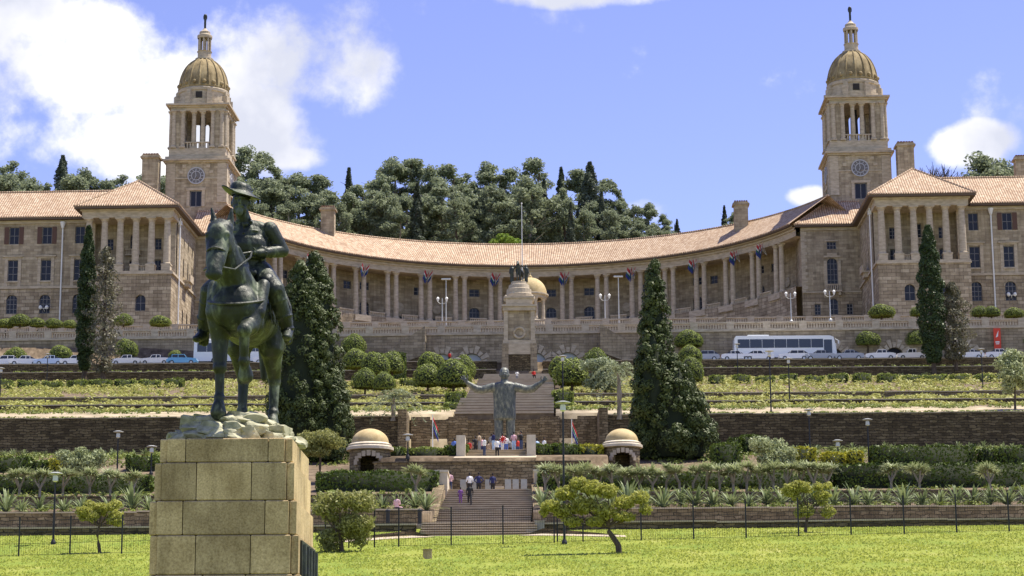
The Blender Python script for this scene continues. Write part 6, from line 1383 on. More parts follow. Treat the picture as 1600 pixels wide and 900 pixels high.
def equestrian():
    yaw = R(4); zg = PED+0.44; s = (P(384, 281, 31.3).z-zg)/3.30
    t = empty('equestrian_statue', (SB_.x, 31.3, zg), 0); tag(t, 'green bronze statue of a hatted rider on a pacing horse', 'statue')
    t.scale = (s, s, s)
    fx, lx = Vector((-math.sin(yaw), -math.cos(yaw), 0)), Vector((math.cos(yaw), -math.sin(yaw), 0))
    def V(f, l, z):
        k = max(0.0, min(1.0, (f-.7)/.45)) if z > 1.5 else 0.0        # neck bent down and towards the viewer's left
        return fx*f+lx*(l-.14*k)+Vector((0, 0, z-.22*k))
    b = MB()
    def C(p, q, r0, r1, n=14): b.caps(V(*p), V(*q), r0, r1, n)
    rot = Matrix((lx, -fx, Vector((0, 0, 1)))).transposed()           # ellipsoid axes: (left, back, up)
    E = lambda p, r: b.ell(V(*p), r, 16, 12, rot)
    # --- horse
    E((0.55, 0, 1.42), (.33, .5, .43)); E((0.05, 0, 1.40), (.37, .75, .42)); E((-0.6, 0, 1.5), (.39, .55, .43)); C((0.45, 0, 1.62), (-0.5, 0, 1.66), .22, .25); E((0.82, 0, 1.40), (.30, .24, .34))
    for l in (-.15, .15): E((0.88, l, 1.36), (.15, .17, .24)); E((-0.78, l*1.2, 1.52), (.22, .36, .36))
    C((0.68, 0, 1.62), (0.95, 0, 2.05), .275, .205); C((0.95, 0, 2.05), (1.12, 0, 2.42), .2, .15); C((1.12, 0, 2.42), (1.18, 0, 2.58), .165, .13)
    C((0.62, 0, 1.92), (1.0, 0, 2.5), .1, .07)                        # crest
    E((1.26, 0, 2.45), (.155, .17, .2)); C((1.2, -.05, 2.56), (1.46, -.03, 2.05), .125, .095); C((1.2, .05, 2.56), (1.46, .03, 2.05), .125, .095); C((1.42, 0, 2.16), (1.52, 0, 1.93), .115, .1); E((1.535, 0, 1.9), (.115, .085, .085))
    for l in (-.09, .09): E((1.25, l*1.35, 2.38), (.055, .13, .15)); C((1.12, l*1.1, 2.62), (1.14, l*1.5, 2.86), .062, .014, 8); E((1.34, l*1.5, 2.46), (.03, .05, .04)); E((1.56, l*.5, 1.95), (.02, .03, .025))
    C((1.42, -.02, 1.92), (1.46, .02, 1.86), .06, .05)
    # standing foreleg (viewer's left), raised foreleg (viewer's right)
    C((0.72, -.22, 1.35), (0.66, -.23, 1.0), .2, .125); C((0.66, -.23, 1.02), (0.67, -.22, .62), .12, .09); E((0.675, -.22, .6), (.095, .1, .1)); C((0.67, -.22, .58), (0.66, -.22, .24), .068, .06); E((0.665, -.22, .2), (.076, .084, .075)); C((0.67, -.22, .17), (0.71, -.22, .08), .062, .08); C((0.71, -.22, .07), (0.715, -.22, .0), .09, .11)
    C((0.75, .2, 1.32), (0.88, .21, 1.1), .19, .13); C((0.86, .21, 1.12), (1.16, .2, 1.03), .125, .085); E((1.18, .2, 1.0), (.1, .1, .1)); C((1.18, .2, .98), (1.08, .18, .66), .072, .06); E((1.07, .18, .62), (.076, .078, .075)); C((1.06, .18, .6), (0.98, .18, .5), .06, .078); C((0.98, .18, .5), (0.95, .18, .43), .088, .105)
    for l, df in ((-.2, .12), (.2, -.06)):
        C((-0.72, l, 1.45), (-0.6+df*.4, l*1.1, 1.08), .3, .19); C((-0.58+df*.4, l*1.1, 1.1), (-0.92+df, l, .7), .17, .088); E((-0.94+df, l, .66), (.09, .12, .115)); C((-0.93+df, l, .64), (-0.88+df, l, .26), .078, .064); E((-0.87+df, l, .21), (.08, .088, .078)); C((-0.86+df, l, .18), (-0.8+df, l, .08), .064, .082); C((-0.8+df, l, .07), (-0.79+df, l, 0), .092, .112)
    for l in (-1, 1):
        E((.86, .17*l, 1.62), (.09, .1, .2)); E((.72, .27*l, 1.18), (.1, .12, .16)); C((.6, .33*l, 1.7), (.8, .3*l, 1.3), .09, .1); C((.78, .1*l, 1.95), (.98, .12*l, 2.25), .1, .06); C((1.3, .1*l, 2.5), (1.44, .075*l, 2.2), .025, .02, 8)
        for q in range(5): C((.35-.16*q, .37*l, 1.55), (.33-.16*q, .39*l, 1.25), .02, .014, 6)
    C((-1.06, 0, 1.66), (-1.24, 0, 1.4), .09, .1); C((-1.24, 0, 1.4), (-1.28, 0, .75), .11, .05)
    for i in range(7): C((0.62+.075*i, -.06, 1.98+.085*i), (0.66+.075*i, -.16, 1.84+.085*i), .05, .03, 8)     # mane
    C((1.16, 0, 2.66), (1.34, .0, 2.48), .055, .04, 8)
    horse = from_mesh('horse', blob('horse', b, 0.0165, 'bronze', 2), t)
    # --- rider
    b = MB()
    E((0.0, 0, 1.98), (.25, .24, .17)); C((0.02, 0, 2.02), (0.06, -.01, 2.3), .205, .2); E((0.08, -.02, 2.44), (.295, .19, .27)); E((0.06, -.02, 2.6), (.325, .15, .12)); E((0.0, 0, 2.0), (.285, .26, .12))
    C((0.1, -.04, 2.68), (0.17, -.07, 2.82), .1, .088); hd = Vector((0.2, -.08, 2.94))
    E(tuple(hd), (.118, .14, .165)); E((hd.x+.05, hd.y, hd.z-.1), (.095, .1, .09)); E((hd.x+.15, hd.y+.02, hd.z-.03), (.024, .036, .045)); E((hd.x+.135, hd.y+.015, hd.z-.085), (.062, .026, .02)); E((hd.x+.125, hd.y+.01, hd.z-.165), (.05, .045, .065)); E((hd.x+.13, hd.y+.01, hd.z+.035), (.09, .024, .02))
    for l in (-.1, .1): E((hd.x-.01, hd.y+l*1.2, hd.z-.02), (.018, .034, .045))
    # arms with hands
    C((0.06, .3, 2.58), (-.02, .46, 2.3), .115, .092); C((-.02, .46, 2.3), (.3, .2, 2.2), .094, .06); E((.36, .14, 2.2), (.045, .06, .04))
    for i in range(4): C((.38, .15-.025*i, 2.215-.014*i), (.44, .10-.025*i, 2.18-.02*i), .017, .014, 8)
    C((.36, .17, 2.23), (.42, .15, 2.25), .018, .014, 8)
    C((0.06, -.33, 2.58), (-.06, -.45, 2.28), .115, .092); C((-.06, -.45, 2.28), (.1, -.48, 2.04), .09, .058); E((.14, -.47, 1.96), (.04, .05, .06))
    for i in range(4): C((.1+.025*i, -.48, 1.93), (.12+.025*i, -.48, 1.85), .017, .014, 8)
    C((.19, -.45, 1.97), (.22, -.45, 1.9), .018, .014, 8)
    # legs, boots
    for l in (-1, 1):
        C((0.02, .16*l, 1.98), (.36, .44*l, 1.68), .19, .135); C((.36, .44*l, 1.68), (.2, .53*l, 1.36), .13, .105); C((.2, .53*l, 1.38), (.1, .57*l, 1.18), .105, .082); C((.09, .57*l, 1.15), (.3, .6*l, 1.06), .078, .062); C((.05, .57*l, 1.14), (.04, .57*l, 1.05), .07, .06); E((.33, .605*l, 1.045), (.065, .1, .05))
    C((.1, .1, 2.34), (.1, -.14, 2.36), .205, .2)
    for z in (2.3, 2.4, 2.5, 2.58): E((.268, -.02, z), (.014, .014, .014))
    for l in (-.13, .1): E((.205, l, 2.47), (.07, .04, .07)); E((.22, l, 2.53), (.075, .035, .016))
    E((.27, .0, 2.62), (.05, .02, .035))
    def ringf(p, q, f, rad, th):
        p, q = Vector(p), Vector(q); c = p.lerp(q, f); d = (q-p).normalized(); u = d.cross(Vector((0, 0, 1))).normalized(); w = u.cross(d); ps = [V(*(c+(u*math.cos(a)+w*math.sin(a))*rad+d*.012*math.sin(2*a))) for a in [2*math.pi*k/14 for k in range(15)]]; b.tube(ps, th, 6, False)
    for f in (.35, .6, .8): ringf((0.06, .27, 2.58), (-.02, .43, 2.3), f, .1, .007); ringf((0.06, -.3, 2.58), (-.06, -.41, 2.28), f, .1, .007)
    for f in (.1, .3, .5): ringf((-.02, .43, 2.3), (.3, .2, 2.2), f, .084, .007)
    ringf((-.02, .43, 2.3), (.3, .2, 2.2), .8, .07, .02); ringf((-.06, -.41, 2.28), (.1, -.46, 2.04), .75, .068, .02)
    for l in (-1, 1):
        for f in (.3, .5, .7, .9): ringf((0.02, .16*l, 1.98), (.36, .44*l, 1.68), f, .172-.04*f, .007)
        for f in (.15, .4): ringf((.36, .44*l, 1.68), (.2, .53*l, 1.36), f, .122, .007)
        ringf((.2, .53*l, 1.38), (.1, .57*l, 1.18), .1, .108, .014); ringf((.2, .53*l, 1.38), (.1, .57*l, 1.18), .9, .09, .012)
        C((.12, .05*l-.03, 2.72), (.22, .1*l-.03, 2.66), .03, .022, 8); C((.1, .18*l, 2.05), (.2, .24*l, 1.92), .09, .05, 8)
    b.tube([V(.04+.215*math.cos(a), .225*math.sin(a), 2.17) for a in [2*math.pi*k/24 for k in range(25)]], .028, 6, False); C((.18, -.2, 2.62), (.22, .16, 2.2), .018, .018, 6)
    rider = from_mesh('rider', blob('rider', b, 0.0115, 'bronze', 1), t)
    # hat with a turned-up brim
    b = MB(); n = 36; hc = V(0.18, -.08, 3.04); prof = [(0.13, -.02), (0.135, .02), (0.19, .008), (0.245, .0), (0.265, .006), (0.262, .02), (0.24, .018), (0.19, .03), (0.15, .05), (0.146, .1), (0.13, .145), (0.09, .17), (0.04, .168), (0.0, .155)]
    vs = []
    for (r, z) in prof:
        for k in range(n):
            a = 2*math.pi*k/n; up = 0.1*max(0, math.cos(a-R(185)))**2*(max(0, r-.14)/.13); dn = -0.07*max(0, math.cos(a-R(-40)))*(max(0, r-.14)/.13); vs.append(hc+Vector((r*math.cos(a), r*1.06*math.sin(a), z+up+dn-.02*math.cos(a))))
    b.add(vs, [(i*n+k, i*n+(k+1) % n, (i+1)*n+(k+1) % n, (i+1)*n+k) for i in range(len(prof)-1) for k in range(n)]); b.build('hat', 'bronze', rider, True)
    b = MB(); b.lathe([(0.143, 0.05), (0.15, 0.055), (0.148, 0.09), (0.141, 0.092)], hc, 24); b.build('hat_band', 'bronze_dark', rider, True)
    # saddle, blanket roll, straps, reins, stirrups
    b = MB(); E((-0.05, 0, 1.76), (.43, .42, .17)); E((-0.38, 0, 1.92), (.3, .1, .08)); E((0.33, 0, 1.93), (.2, .09, .09)); from_mesh('saddle', blob('saddle', b, 0.025, 'bronze', 2), t)
    for l in (-.33, .33): b = MB(); E((.3, l, 1.8), (.11, .15, .13)); from_mesh('saddle_bag', blob('saddle_bag', b, 0.02, 'bronze', 2), t)
    for l in (-1, 1):
        b = MB(); b.tube([V(.12, .42*l, 1.85), V(.1, .5*l, 1.5), V(.14, .6*l, 1.2)], 0.02, 6); b.build('stirrup_leather', 'bronze_dark', t)
        b = MB(); pts = [V(.17+.075*math.cos(a), .6*l, 1.1+.1*math.sin(a)) for a in [2*math.pi*k/14 for k in range(15)]]; b.tube(pts, 0.016, 6, False); b.build('stirrup', 'bronze', t)
        b = MB(); b.tube([V(1.47, .08*l, 2.0), V(1.2, .2*l, 2.02), V(.85, .24*l, 2.1), V(.42, .13, 2.2)], 0.013, 6); b.build('rein', 'bronze_dark', t)
        b = MB(); b.tube([V(1.13, .15*l, 2.6), V(1.3, .145*l, 2.35), V(1.46, .1*l, 2.05)], 0.016, 6); b.build('bridle_strap', 'bronze_dark', t)
    b = MB(); b.tube([V(1.38+.11*math.sin(a)*.3, .125*math.cos(a), 2.19+.03*math.sin(a)) if False else V(1.40+.115*math.sin(a), .118*math.cos(a), 2.2+.05*math.sin(a)) for a in [2*math.pi*k/16 for k in range(17)]], 0.016, 6, False); b.build('noseband', 'bronze_dark', t)
    b = MB(); b.tube([V(1.2+.12*math.sin(a), .155*math.cos(a), 2.55+.05*math.sin(a)) for a in [2*math.pi*k/16 for k in range(17)]], 0.016, 6, False); b.build('browband', 'bronze_dark', t)
    b = MB(); b.tube([V(.93+.06*math.cos(a), .37*math.cos(a), 1.5-.12*abs(math.sin(a))) if False else V(.6+.52*math.cos(a), .39*math.sin(a), 1.52-.16*math.cos(a)) for a in [R(-80)+R(160)*k/16 for k in range(17)]], 0.02, 6, False); b.build('breast_strap', 'bronze_dark', t)
    b = MB(); b.tube([V(-.2, .42, 1.85), V(-.15, .55, 1.55), V(-.1, .6, 1.2)], [.028, .024, .02], 8); b.build('scabbard', 'bronze_dark', t)
equestrian()

# ------------------------------------------------------------------ standing statue with open arms
def open_arms():
    D = 186.0; p = Vector((XD(789, D, PLZ), D, PLZ)); t = empty('standing_statue', p); tag(t, 'giant grey bronze statue of a standing man with outstretched arms', 'statue'); PI_ = math.pi; b = MB(); C = b.caps
    for l in (-1, 1):
        C((.52*l, -.12, .25), (.52*l, -.05, 2.4), .34, .37, 16); C((.52*l, -.05, 2.4), (.51*l, 0, 4.2), .38, .42, 16); C((.5*l, -.45, .17), (.52*l, .15, .17), .2, .24); b.ell((.48*l, -.2, .3), (.42, .52, .2), 14, 8)
        C((.95*l, 0, 7.2), (2.0*l, -.1, 6.95), .42, .36, 16); C((2.0*l, -.1, 6.95), (2.5*l, -.15, 7.02), .36, .34, 16); C((2.5*l, -.15, 7.02), (3.25*l, -.45, 7.5), .34, .21, 16)
        pz = 7.62 if l > 0 else 7.72; b.ell((3.42*l, -.5, pz), (.2, .14, .26), 12, 8, Matrix.Rotation(-.6*l, 3, 'Y').transposed() if False else Matrix.Rotation(.6*l, 3, 'Y'))
        for i in range(4):
            a = R(12+20*i); d = Vector((math.cos(R(88-22*i))*l*0.9+.18*l, -.12, math.sin(R(80-18*i)))); q = Vector((3.47*l+.035*l*i, -.5, pz+.2-.055*i)); ln = (.34, .4, .38, .3)[3-i]; C(q, q+d*ln*.6, .065, .058, 8); C(q+d*ln*.6, q+d*ln+Vector((0, -.06, 0)), .058, .045, 8)
        q = Vector((3.3*l, -.55, pz+.08)); C(q, q+Vector((-.06*l, -.12, .2)), .075, .065, 8); C(q+Vector((-.06*l, -.12, .2)), q+Vector((-.02*l, -.16, .38)), .06, .05, 8)
    n = 24; prof = [(.0, 4.28), (.97, 4.3), (1.0, 4.6), (.98, 5.3), (.99, 6.0), (1.03, 6.6), (1.04, 7.1), (.98, 7.45), (.7, 7.65), (.0, 7.72)]
    b.add([(r*math.cos(2*PI_*k/n), .62*r*math.sin(2*PI_*k/n)*(1.0 if z > 6 else 1.06), z) for r, z in prof for k in range(n)], [(i*n+k, i*n+(k+1) % n, (i+1)*n+(k+1) % n, (i+1)*n+k) for i in range(len(prof)-1) for k in range(n)])
    b.ell((0, -.12, 6.75), (.85, .52, .6), 18, 12); b.ell((0, 0, 7.3), (1.05, .5, .42), 18, 12);
    C((0, .02, 7.5), (0, -.03, 7.95), .36, .32, 14)
    b.ell((0, -.05, 8.38), (.40, .47, .58), 18, 14); b.ell((0, -.14, 8.12), (.32, .36, .34), 16, 12); b.ell((0, .08, 8.58), (.43, .46, .42), 18, 12)
    b.ell((0, -.53, 8.26), (.1, .1, .13), 10, 8); b.ell((0, -.47, 8.03), (.19, .1, .05), 12, 8); b.ell((0, -.48, 8.47), (.28, .07, .05), 12, 8)
    for l in (-1, 1): b.ell((.41*l, .02, 8.3), (.06, .12, .16), 10, 8); b.ell((.16*l, -.49, 8.36), (.07, .04, .04), 8, 6); b.ell((.2*l, -.42, 8.2), (.1, .1, .09), 8, 6)
    for l in (-1, 1): C((.05*l, -.4, 7.72), (.34*l, -.3, 7.5), .09, .07, 8)
    C((0, -.55, 7.5), (0, -.66, 6.6), .03, .03, 6); C((0, -.66, 6.6), (0, -.7, 5.2), .03, .03, 6)
    me = blob('figure', b, 0.055, ['bronze_grey', 'bronze_dark'], 2); from_mesh('figure', me, t)
    b = MB()
    for k, z in enumerate((7.3, 6.85, 6.4, 5.95, 5.5, 5.05)): b.ell((0.05, -.66 - .03*min(k, 2), z), (.05, .03, .05), 8, 6)
    b.build('button_row', 'bronze_dark', t)
    b = MB(); b.box(-1.5, 1.5, -1.3, 1.1, -.5, .02); b.build('plinth', 'granite', t)
open_arms()

# ------------------------------------------------------------------ people
def person_mesh(pose, seed):
    b = MB(); C = b.caps; rg = random.Random(seed)
    lean = .0
    if pose == 'sit':
        hz = .5
        for l in (-1, 1): C((.1*l, 0, hz), (.12*l, -.42, hz+.02), .09, .07); C((.12*l, -.42, hz+.02), (.12*l, -.46, .1), .065, .045); C((.12*l, -.44, .05), (.12*l, -.6, .04), .045, .035)
    elif pose == 'walk':
        hz = .92
        for l in (-1, 1): C((.09*l, 0, hz), (.1*l, -.16*l, .5), .095, .07); C((.1*l, -.16*l, .5), (.1*l, -.1*l+.16*(l < 0)-.06, .1), .065, .045); C((.1*l, -.1*l+.1*(l < 0), .05), (.11*l, -.1*l+.1*(l < 0)-.16, .04), .045, .035)
    else:
        hz = .92
        for l in (-1, 1): C((.09*l, 0, hz), (.1*l, .01, .5), .095, .07); C((.1*l, .01, .5), (.11*l, .02, .1), .065, .045); C((.11*l, .03, .05), (.13*l, -.14, .04), .045, .035)
    b.ell((0, 0, hz+.04), (.17, .12, .14), 12, 8); C((0, 0, hz+.1), (0, -.01, hz+.4), .135, .16); b.ell((0, 0, hz+.46), (.2, .11, .1), 12, 8); C((0, 0, hz+.54), (0, -.01, hz+.64), .055, .05)
    b.ell((0, -.02, hz+.74), (.078, .095, .115), 12, 10); b.ell((0, -.115, hz+.73), (.014, .02, .022), 6, 5)
    for l in (-1, 1):
        b.ell((.08*l, -.01, hz+.735), (.012, .02, .028), 6, 5)
        if pose == 'hips': e, h = (.36*l, .06, hz+.22), (.19*l, -.02, hz+.08)
        elif pose == 'photo': e, h = (.24*l, -.12, hz+.3), (.06*l, -.28, hz+.6)
        elif pose == 'fold' or pose == 'sit': e, h = (.25*l, -.02, hz+.22), (.06*l, -.2, hz+.22)
        elif pose == 'walk': e, h = (.24*l, .1*l, hz+.2), (.23*l, .02*l-.1, hz-.02)
        else: e, h = (.25*l, .03, hz+.2), (.24*l, -.04, hz-.04)
        s = (.19*l, 0, hz+.46); C(s, e, .055, .045, 8); C(e, h, .043, .032, 8); hv = Vector(h); dv = (hv-Vector(e)).normalized(); b.ell(hv+dv*.05, (.03, .03, .045), 8, 6)
        for i in range(4): q = hv+dv*.08+Vector((0, (i-1.5)*.017, 0)); C(q, q+dv*.06, .012, .01, 6)
    me = blob('body', b, 0.022, 'dark', 2)
    for m in range(4): me.materials.append(M['dark'])
    while len(me.materials) > 4: me.materials.pop()
    n = len(me.polygons); co = np.empty(n*3); me.polygons.foreach_get('center', co); co = co.reshape(-1, 3); mi = np.zeros(n, int)     # 0 shirt 1 trousers 2 skin 3 hair/shoes
    mi[co[:, 2] < hz+.03] = 1; mi[co[:, 2] > hz+.56] = 2; mi[(co[:, 2] > hz+.77) | ((co[:, 2] > hz+.66) & (co[:, 1] > .015))] = 3; mi[co[:, 2] < .085] = 3
    if pose == 'stand': mi[(np.abs(co[:, 0]) > .19) & (co[:, 2] < hz+.12) & (co[:, 2] > hz-.3)] = 2
    me.polygons.foreach_set('material_index', mi); return me
POSE = {k: person_mesh(k, i) for i, k in enumerate(('stand', 'hips', 'photo', 'fold', 'walk', 'sit'))}
CLO = {}
def cloth(c):
    if c not in CLO: CLO[c] = plain('cloth_%d' % len(CLO), c, 0.85)
    return CLO[c]
SKIN = [plain('skin_%d' % i, c, 0.6) for i, c in enumerate(((.12, .065, .04), (.3, .18, .12), (.07, .038, .025)))]
W_, BK, NV, DN, PK, PU, GR, RD, BL, TN, LB = (.75, .75, .74), (.015, .015, .017), (.015, .02, .09), (.04, .06, .13), (.62, .38, .42), (.18, .07, .25), (.25, .25, .25), (.5, .03, .02), (.08, .15, .45), (.4, .3, .2), (.4, .55, .75)
def person(px, h, shirt, legs, pose, face, label, D=None, z=None, py=None, skin=2):
    if D is None: p = G(px, py)
    else: X = XD(px, D, z if z is not None else 20); p = Vector((X, D, z if z is not None else ground_z(X, D)))
    o = from_mesh('person', POSE[pose], None, p); s = h/1.78 if pose != 'sit' else h/1.3; o.scale = (s, s, s); o.rotation_euler = (0, 0, face)
    for i, m in enumerate((cloth(shirt), cloth(legs), SKIN[skin], cloth((.012, .01, .009)))): o.material_slots[i].link = 'OBJECT'; o.material_slots[i].material = m
    tag(o, label, 'person', 'visitors')
PI = math.pi
def stairz(D): return ST1+(ST2-ST1)*min(17, math.floor((D-137)/(21/17))+1)/17
person(703, 1.78, PK, DN, 'stand', PI*.9, 'person in pink shirt and jeans left of the plaques', 160.2, ST2)
person(734, 1.8, W_, BK, 'stand', PI, 'person in white shirt and black trousers facing the plaques', 161.5, ST2)
person(748, 1.82, NV, BK, 'hips', PI, 'person in navy jacket with hands on hips at the plaques', 161.5, ST2)
person(770, 1.76, NV, BK, 'stand', PI*1.1, 'person in dark blue top standing right of the plaque group', 161.5, ST2)
person(719.5, 1.25, PU, PU, 'stand', PI, 'child in purple on the lower stairs', 149.0, stairz(149.0)); person(734, 1.68, BK, BK, 'walk', PI, 'person all in black climbing the lower stairs', 148.0, stairz(148.0))
CR = [(757, W_, DN, 'stand', 170.3, 'person in white shirt and jeans on the crowd steps'), (777, W_, BK, 'photo', 170.0, 'person in white shirt and black trousers taking a photo on the steps'), (749, TN, GR, 'stand', 174, 'person in tan top at the left of the crowd'), (768, GR, TN, 'fold', 175, 'person in grey behind the white-shirted pair'), (774, W_, TN, 'stand', 177, 'person in white further back in the crowd'), (785, RD, W_, 'fold', 174, 'person holding a red and white wreath in the crowd'), (803, PK, LB, 'stand', 173.6, 'person in pink shirt and pale jeans at the right of the crowd'), (814.5, BK, DN, 'photo', 173.6, 'person in black top and jeans photographing the statue'), (763, TN, DN, 'stand', 179, 'person in olive brown at the statue foot'), (743, BK, BK, 'stand', 176, 'person in dark clothes left of the crowd'), (781, BL, BK, 'stand', 178, 'person in blue behind the photographing pair'),
      (710, BL, DN, 'fold', 178, 'person in blue shirt behind the left hedge cube'), (717, LB, DN, 'stand', 177.5, 'person in pale blue shirt behind the left hedge cube'), (733, RD, BK, 'stand', 178.5, 'person in dark red left of the crowd'), (839, LB, NV, 'stand', 178, 'person in pale blue shirt right of the crowd steps'), (850.5, W_, NV, 'stand', 178, 'person in white shirt right of the crowd steps'), (871, NV, BK, 'stand', 179, 'person in dark blue behind the right hedges'), (879, BK, NV, 'stand', 179.3, 'rightmost person in black behind the right hedges'), (826, BK, BK, 'sit', 178, 'person in black sitting right of the statue'),
      (753, PK, NV, 'fold', 177.2, 'person in pink top and navy trousers left in the crowd'), (771, NV, LB, 'stand', 172.9, 'person in navy top and pale jeans mid crowd'), (791, W_, BL, 'stand', 175.5, 'person in white top and blue trousers mid crowd'), (797, GR, BK, 'stand', 178.2, 'person in grey top near the statue foot'), (739, TN, BK, 'fold', 179, 'person in tan top and black trousers behind the left pier'), (809, RD, DN, 'stand', 177, 'person in red top and jeans near the right pier')]
for k, (px, a, c, ps, D, l) in enumerate(CR): person(px, 1.62+.05*(k % 4), a, c, ps, PI*(1+.15*((k*7) % 5-2)), l, D, (PLZ-.05 if D > 172.6 else PLZ-1.35+1.3*min(7, int((D-169)/.514)+1)/7), skin=k % 3)
def ustair(D):
    D0, D1, n = 198.2, 284.5, 27; dd = (D1-D0)/(n+6); land = {6: 2, 13: 2, 20: 2}; d = D0; z0, z1 = zy(655, 199), zy(589, 284.5)
    for i in range(n):
        d += dd*(1+land.get(i, 0))
        if D < d: return z0+(z1-z0)*(i+1)/n
    return z1
for (px, D, a, c, ps, l) in ((808, 273, W_, GR, 'photo', 'person in white top near the head of the long stairway'), (834, 262, RD, BK, 'sit', 'person in red and black sitting high on the long stairway'), (727, 203.5, PK, PK, 'sit', 'person in pink sitting above the plaza wall on the left'), (859, 208, NV, BK, 'sit', 'person in dark blue sitting beside the right hedge cubes')):
    z = ustair(D) if 740 < px < 850 else None; person(px, 1.7 if ps != 'sit' else 1.3, a, c, ps, 0.2, l, D, z)
person(620, 1.3, PK, BK, 'sit', 2.6, 'person in pink sitting on the low wall left of the stairs', 136.4, zy(801, 136)-.1)
for (px, a, l) in ((703, RD, 'person in red standing by the road left of the memorial'), (1107, RD, 'person in red walking along the road right of the topiary'), (1338, NV, 'person in dark clothes sitting by the road beside parked cars'), (1588, W_, 'person in white near the road at the right edge')): person(px, 1.75, a, BK, 'stand', 0.5, l, 296, None)
t = empty('wreath', Vector((XD(786, 173.2, PLZ), 173.2, PLZ))); tag(t, 'red and white round flower wreath held in the crowd', 'wreath'); b = MB(); b.tube([(.24*math.cos(a), -.3, .9+.24*math.sin(a)) for a in [2*PI*k/18 for k in range(19)]], .05, 8, False); b.build('ring', cloth(RD), t); b = MB()
for k in range(9): a = 2*PI*k/9; b.ell((.24*math.cos(a), -.35, .9+.24*math.sin(a)), .045, 6, 5)
b.build('white_flowers', 'white', t)

# ------------------------------------------------------------------ vehicles
TYRE = plain('tyre', (.015, .015, .015), .9); RIM = plain('rim', (.4, .4, .42), .35, .8); CGL = plain('car_glass', (.02, .025, .03), .06, spec=.7); HL = plain('headlight', (.7, .7, .7), .15); TL = plain('tail_light', (.4, .01, .01), .3)
def profile_body(b, prof, w, tumble):
    """prof: (x, z) closed outline; w half width by z"""
    n = len(prof); L = [(x, -w(z), z) for x, z in prof]; Rr = [(x, w(z), z) for x, z in prof]
    b.add(L+Rr, [tuple(range(n))[::-1], tuple(range(n, 2*n))]+[(i, (i+1) % n, n+(i+1) % n, n+i) for i in range(n)])
def car_proto(kind):
    L = 4.3
    body = [(-2.1, .35), (-2.15, .62), (-2.08, .86), (-1.55, .95), (-.95, 1.0), (-.3, 1.0), (1.3, 1.02), (1.75, 1.0), (2.1, .9), (2.15, .6), (2.1, .35), (1.75, .28), (-1.7, .28)]
    cab = {'sedan': [(-1.0, .99), (-.35, 1.4), (.75, 1.43), (1.55, 1.01)], 'hatch': [(-1.0, .99), (-.35, 1.45), (1.35, 1.46), (1.95, 1.0)], 'bakkie': [(-.95, .99), (-.4, 1.5), (.5, 1.52), (.75, 1.0)]}[kind]
    w = lambda z: .86 if z < .9 else .82
    bm_ = MB(); profile_body(bm_, body, w, 0); bod = bm_.mesh('body', 'white')
    g = MB(); profile_body(g, cab, lambda z: .8-(z-1)*.28, 0); cabm = g.mesh('cabin_glass', CGL)
    r = MB(); xs = [q for q in cab if q[1] > 1.2]; x0, x1, zt = xs[0][0], xs[-1][0], xs[-1][1]; r.box(x0+.02, x1-.02, -.69, .69, zt-.04, zt+.035)
    for x in (x0-.02, (x0+x1)/2, x1+.02):
        for s in (-1, 1): r.tube([(x+(.0 if x != x0-.02 else -.3)*1, s*.8, 1.0), (x, s*.69, zt)], .035, 5)
    return bod, cabm, r.mesh('roof', 'white')
CARS = {k: car_proto(k) for k in ('sedan', 'hatch', 'bakkie')}
wb = MB(); wb.tube([(0, -.1, 0), (0, .1, 0)], .31, 16); WH = wb.mesh('tyre', TYRE); wb = MB(); wb.tube([(0, -.11, 0), (0, .11, 0)], .19, 12); WR = wb.mesh('rim', RIM)
hb = MB(); hb.ell((0, 0, 0), (.06, .17, .09), 8, 6); HLM = hb.mesh('headlight', HL); TLM = hb.mesh('tail_light', TL)
def car(px, kind, col, rz, label, D=293.6):
    X = XD(px, D, ROADZ+1); t = empty('parked_car', (X, D, ground_z(X, D)+.02), rz); tag(t, label, 'car', 'cars parked along the road'); paint = plain('car_paint', col, .25, .1); a, g, r = CARS[kind]
    o = from_mesh('body', a, t); o.material_slots[0].link = 'OBJECT'; o.material_slots[0].material = paint; from_mesh('cabin_glass', g, t); o = from_mesh('roof', r, t); o.material_slots[0].link = 'OBJECT'; o.material_slots[0].material = paint
    for x in (-1.35, 1.35):
        for y in (-.8, .8): q = from_mesh('wheel', WH, t, (x, y, .31)); from_mesh('rim', WR, q)
    for y in (-.6, .6): from_mesh('headlight', HLM, t, (-2.1, y, .72)); from_mesh('tail_light', TLM, t, (2.1, y, .78))
CW, CS, CB = (.75, .75, .75), (.35, .37, .4), (.12, .25, .42)
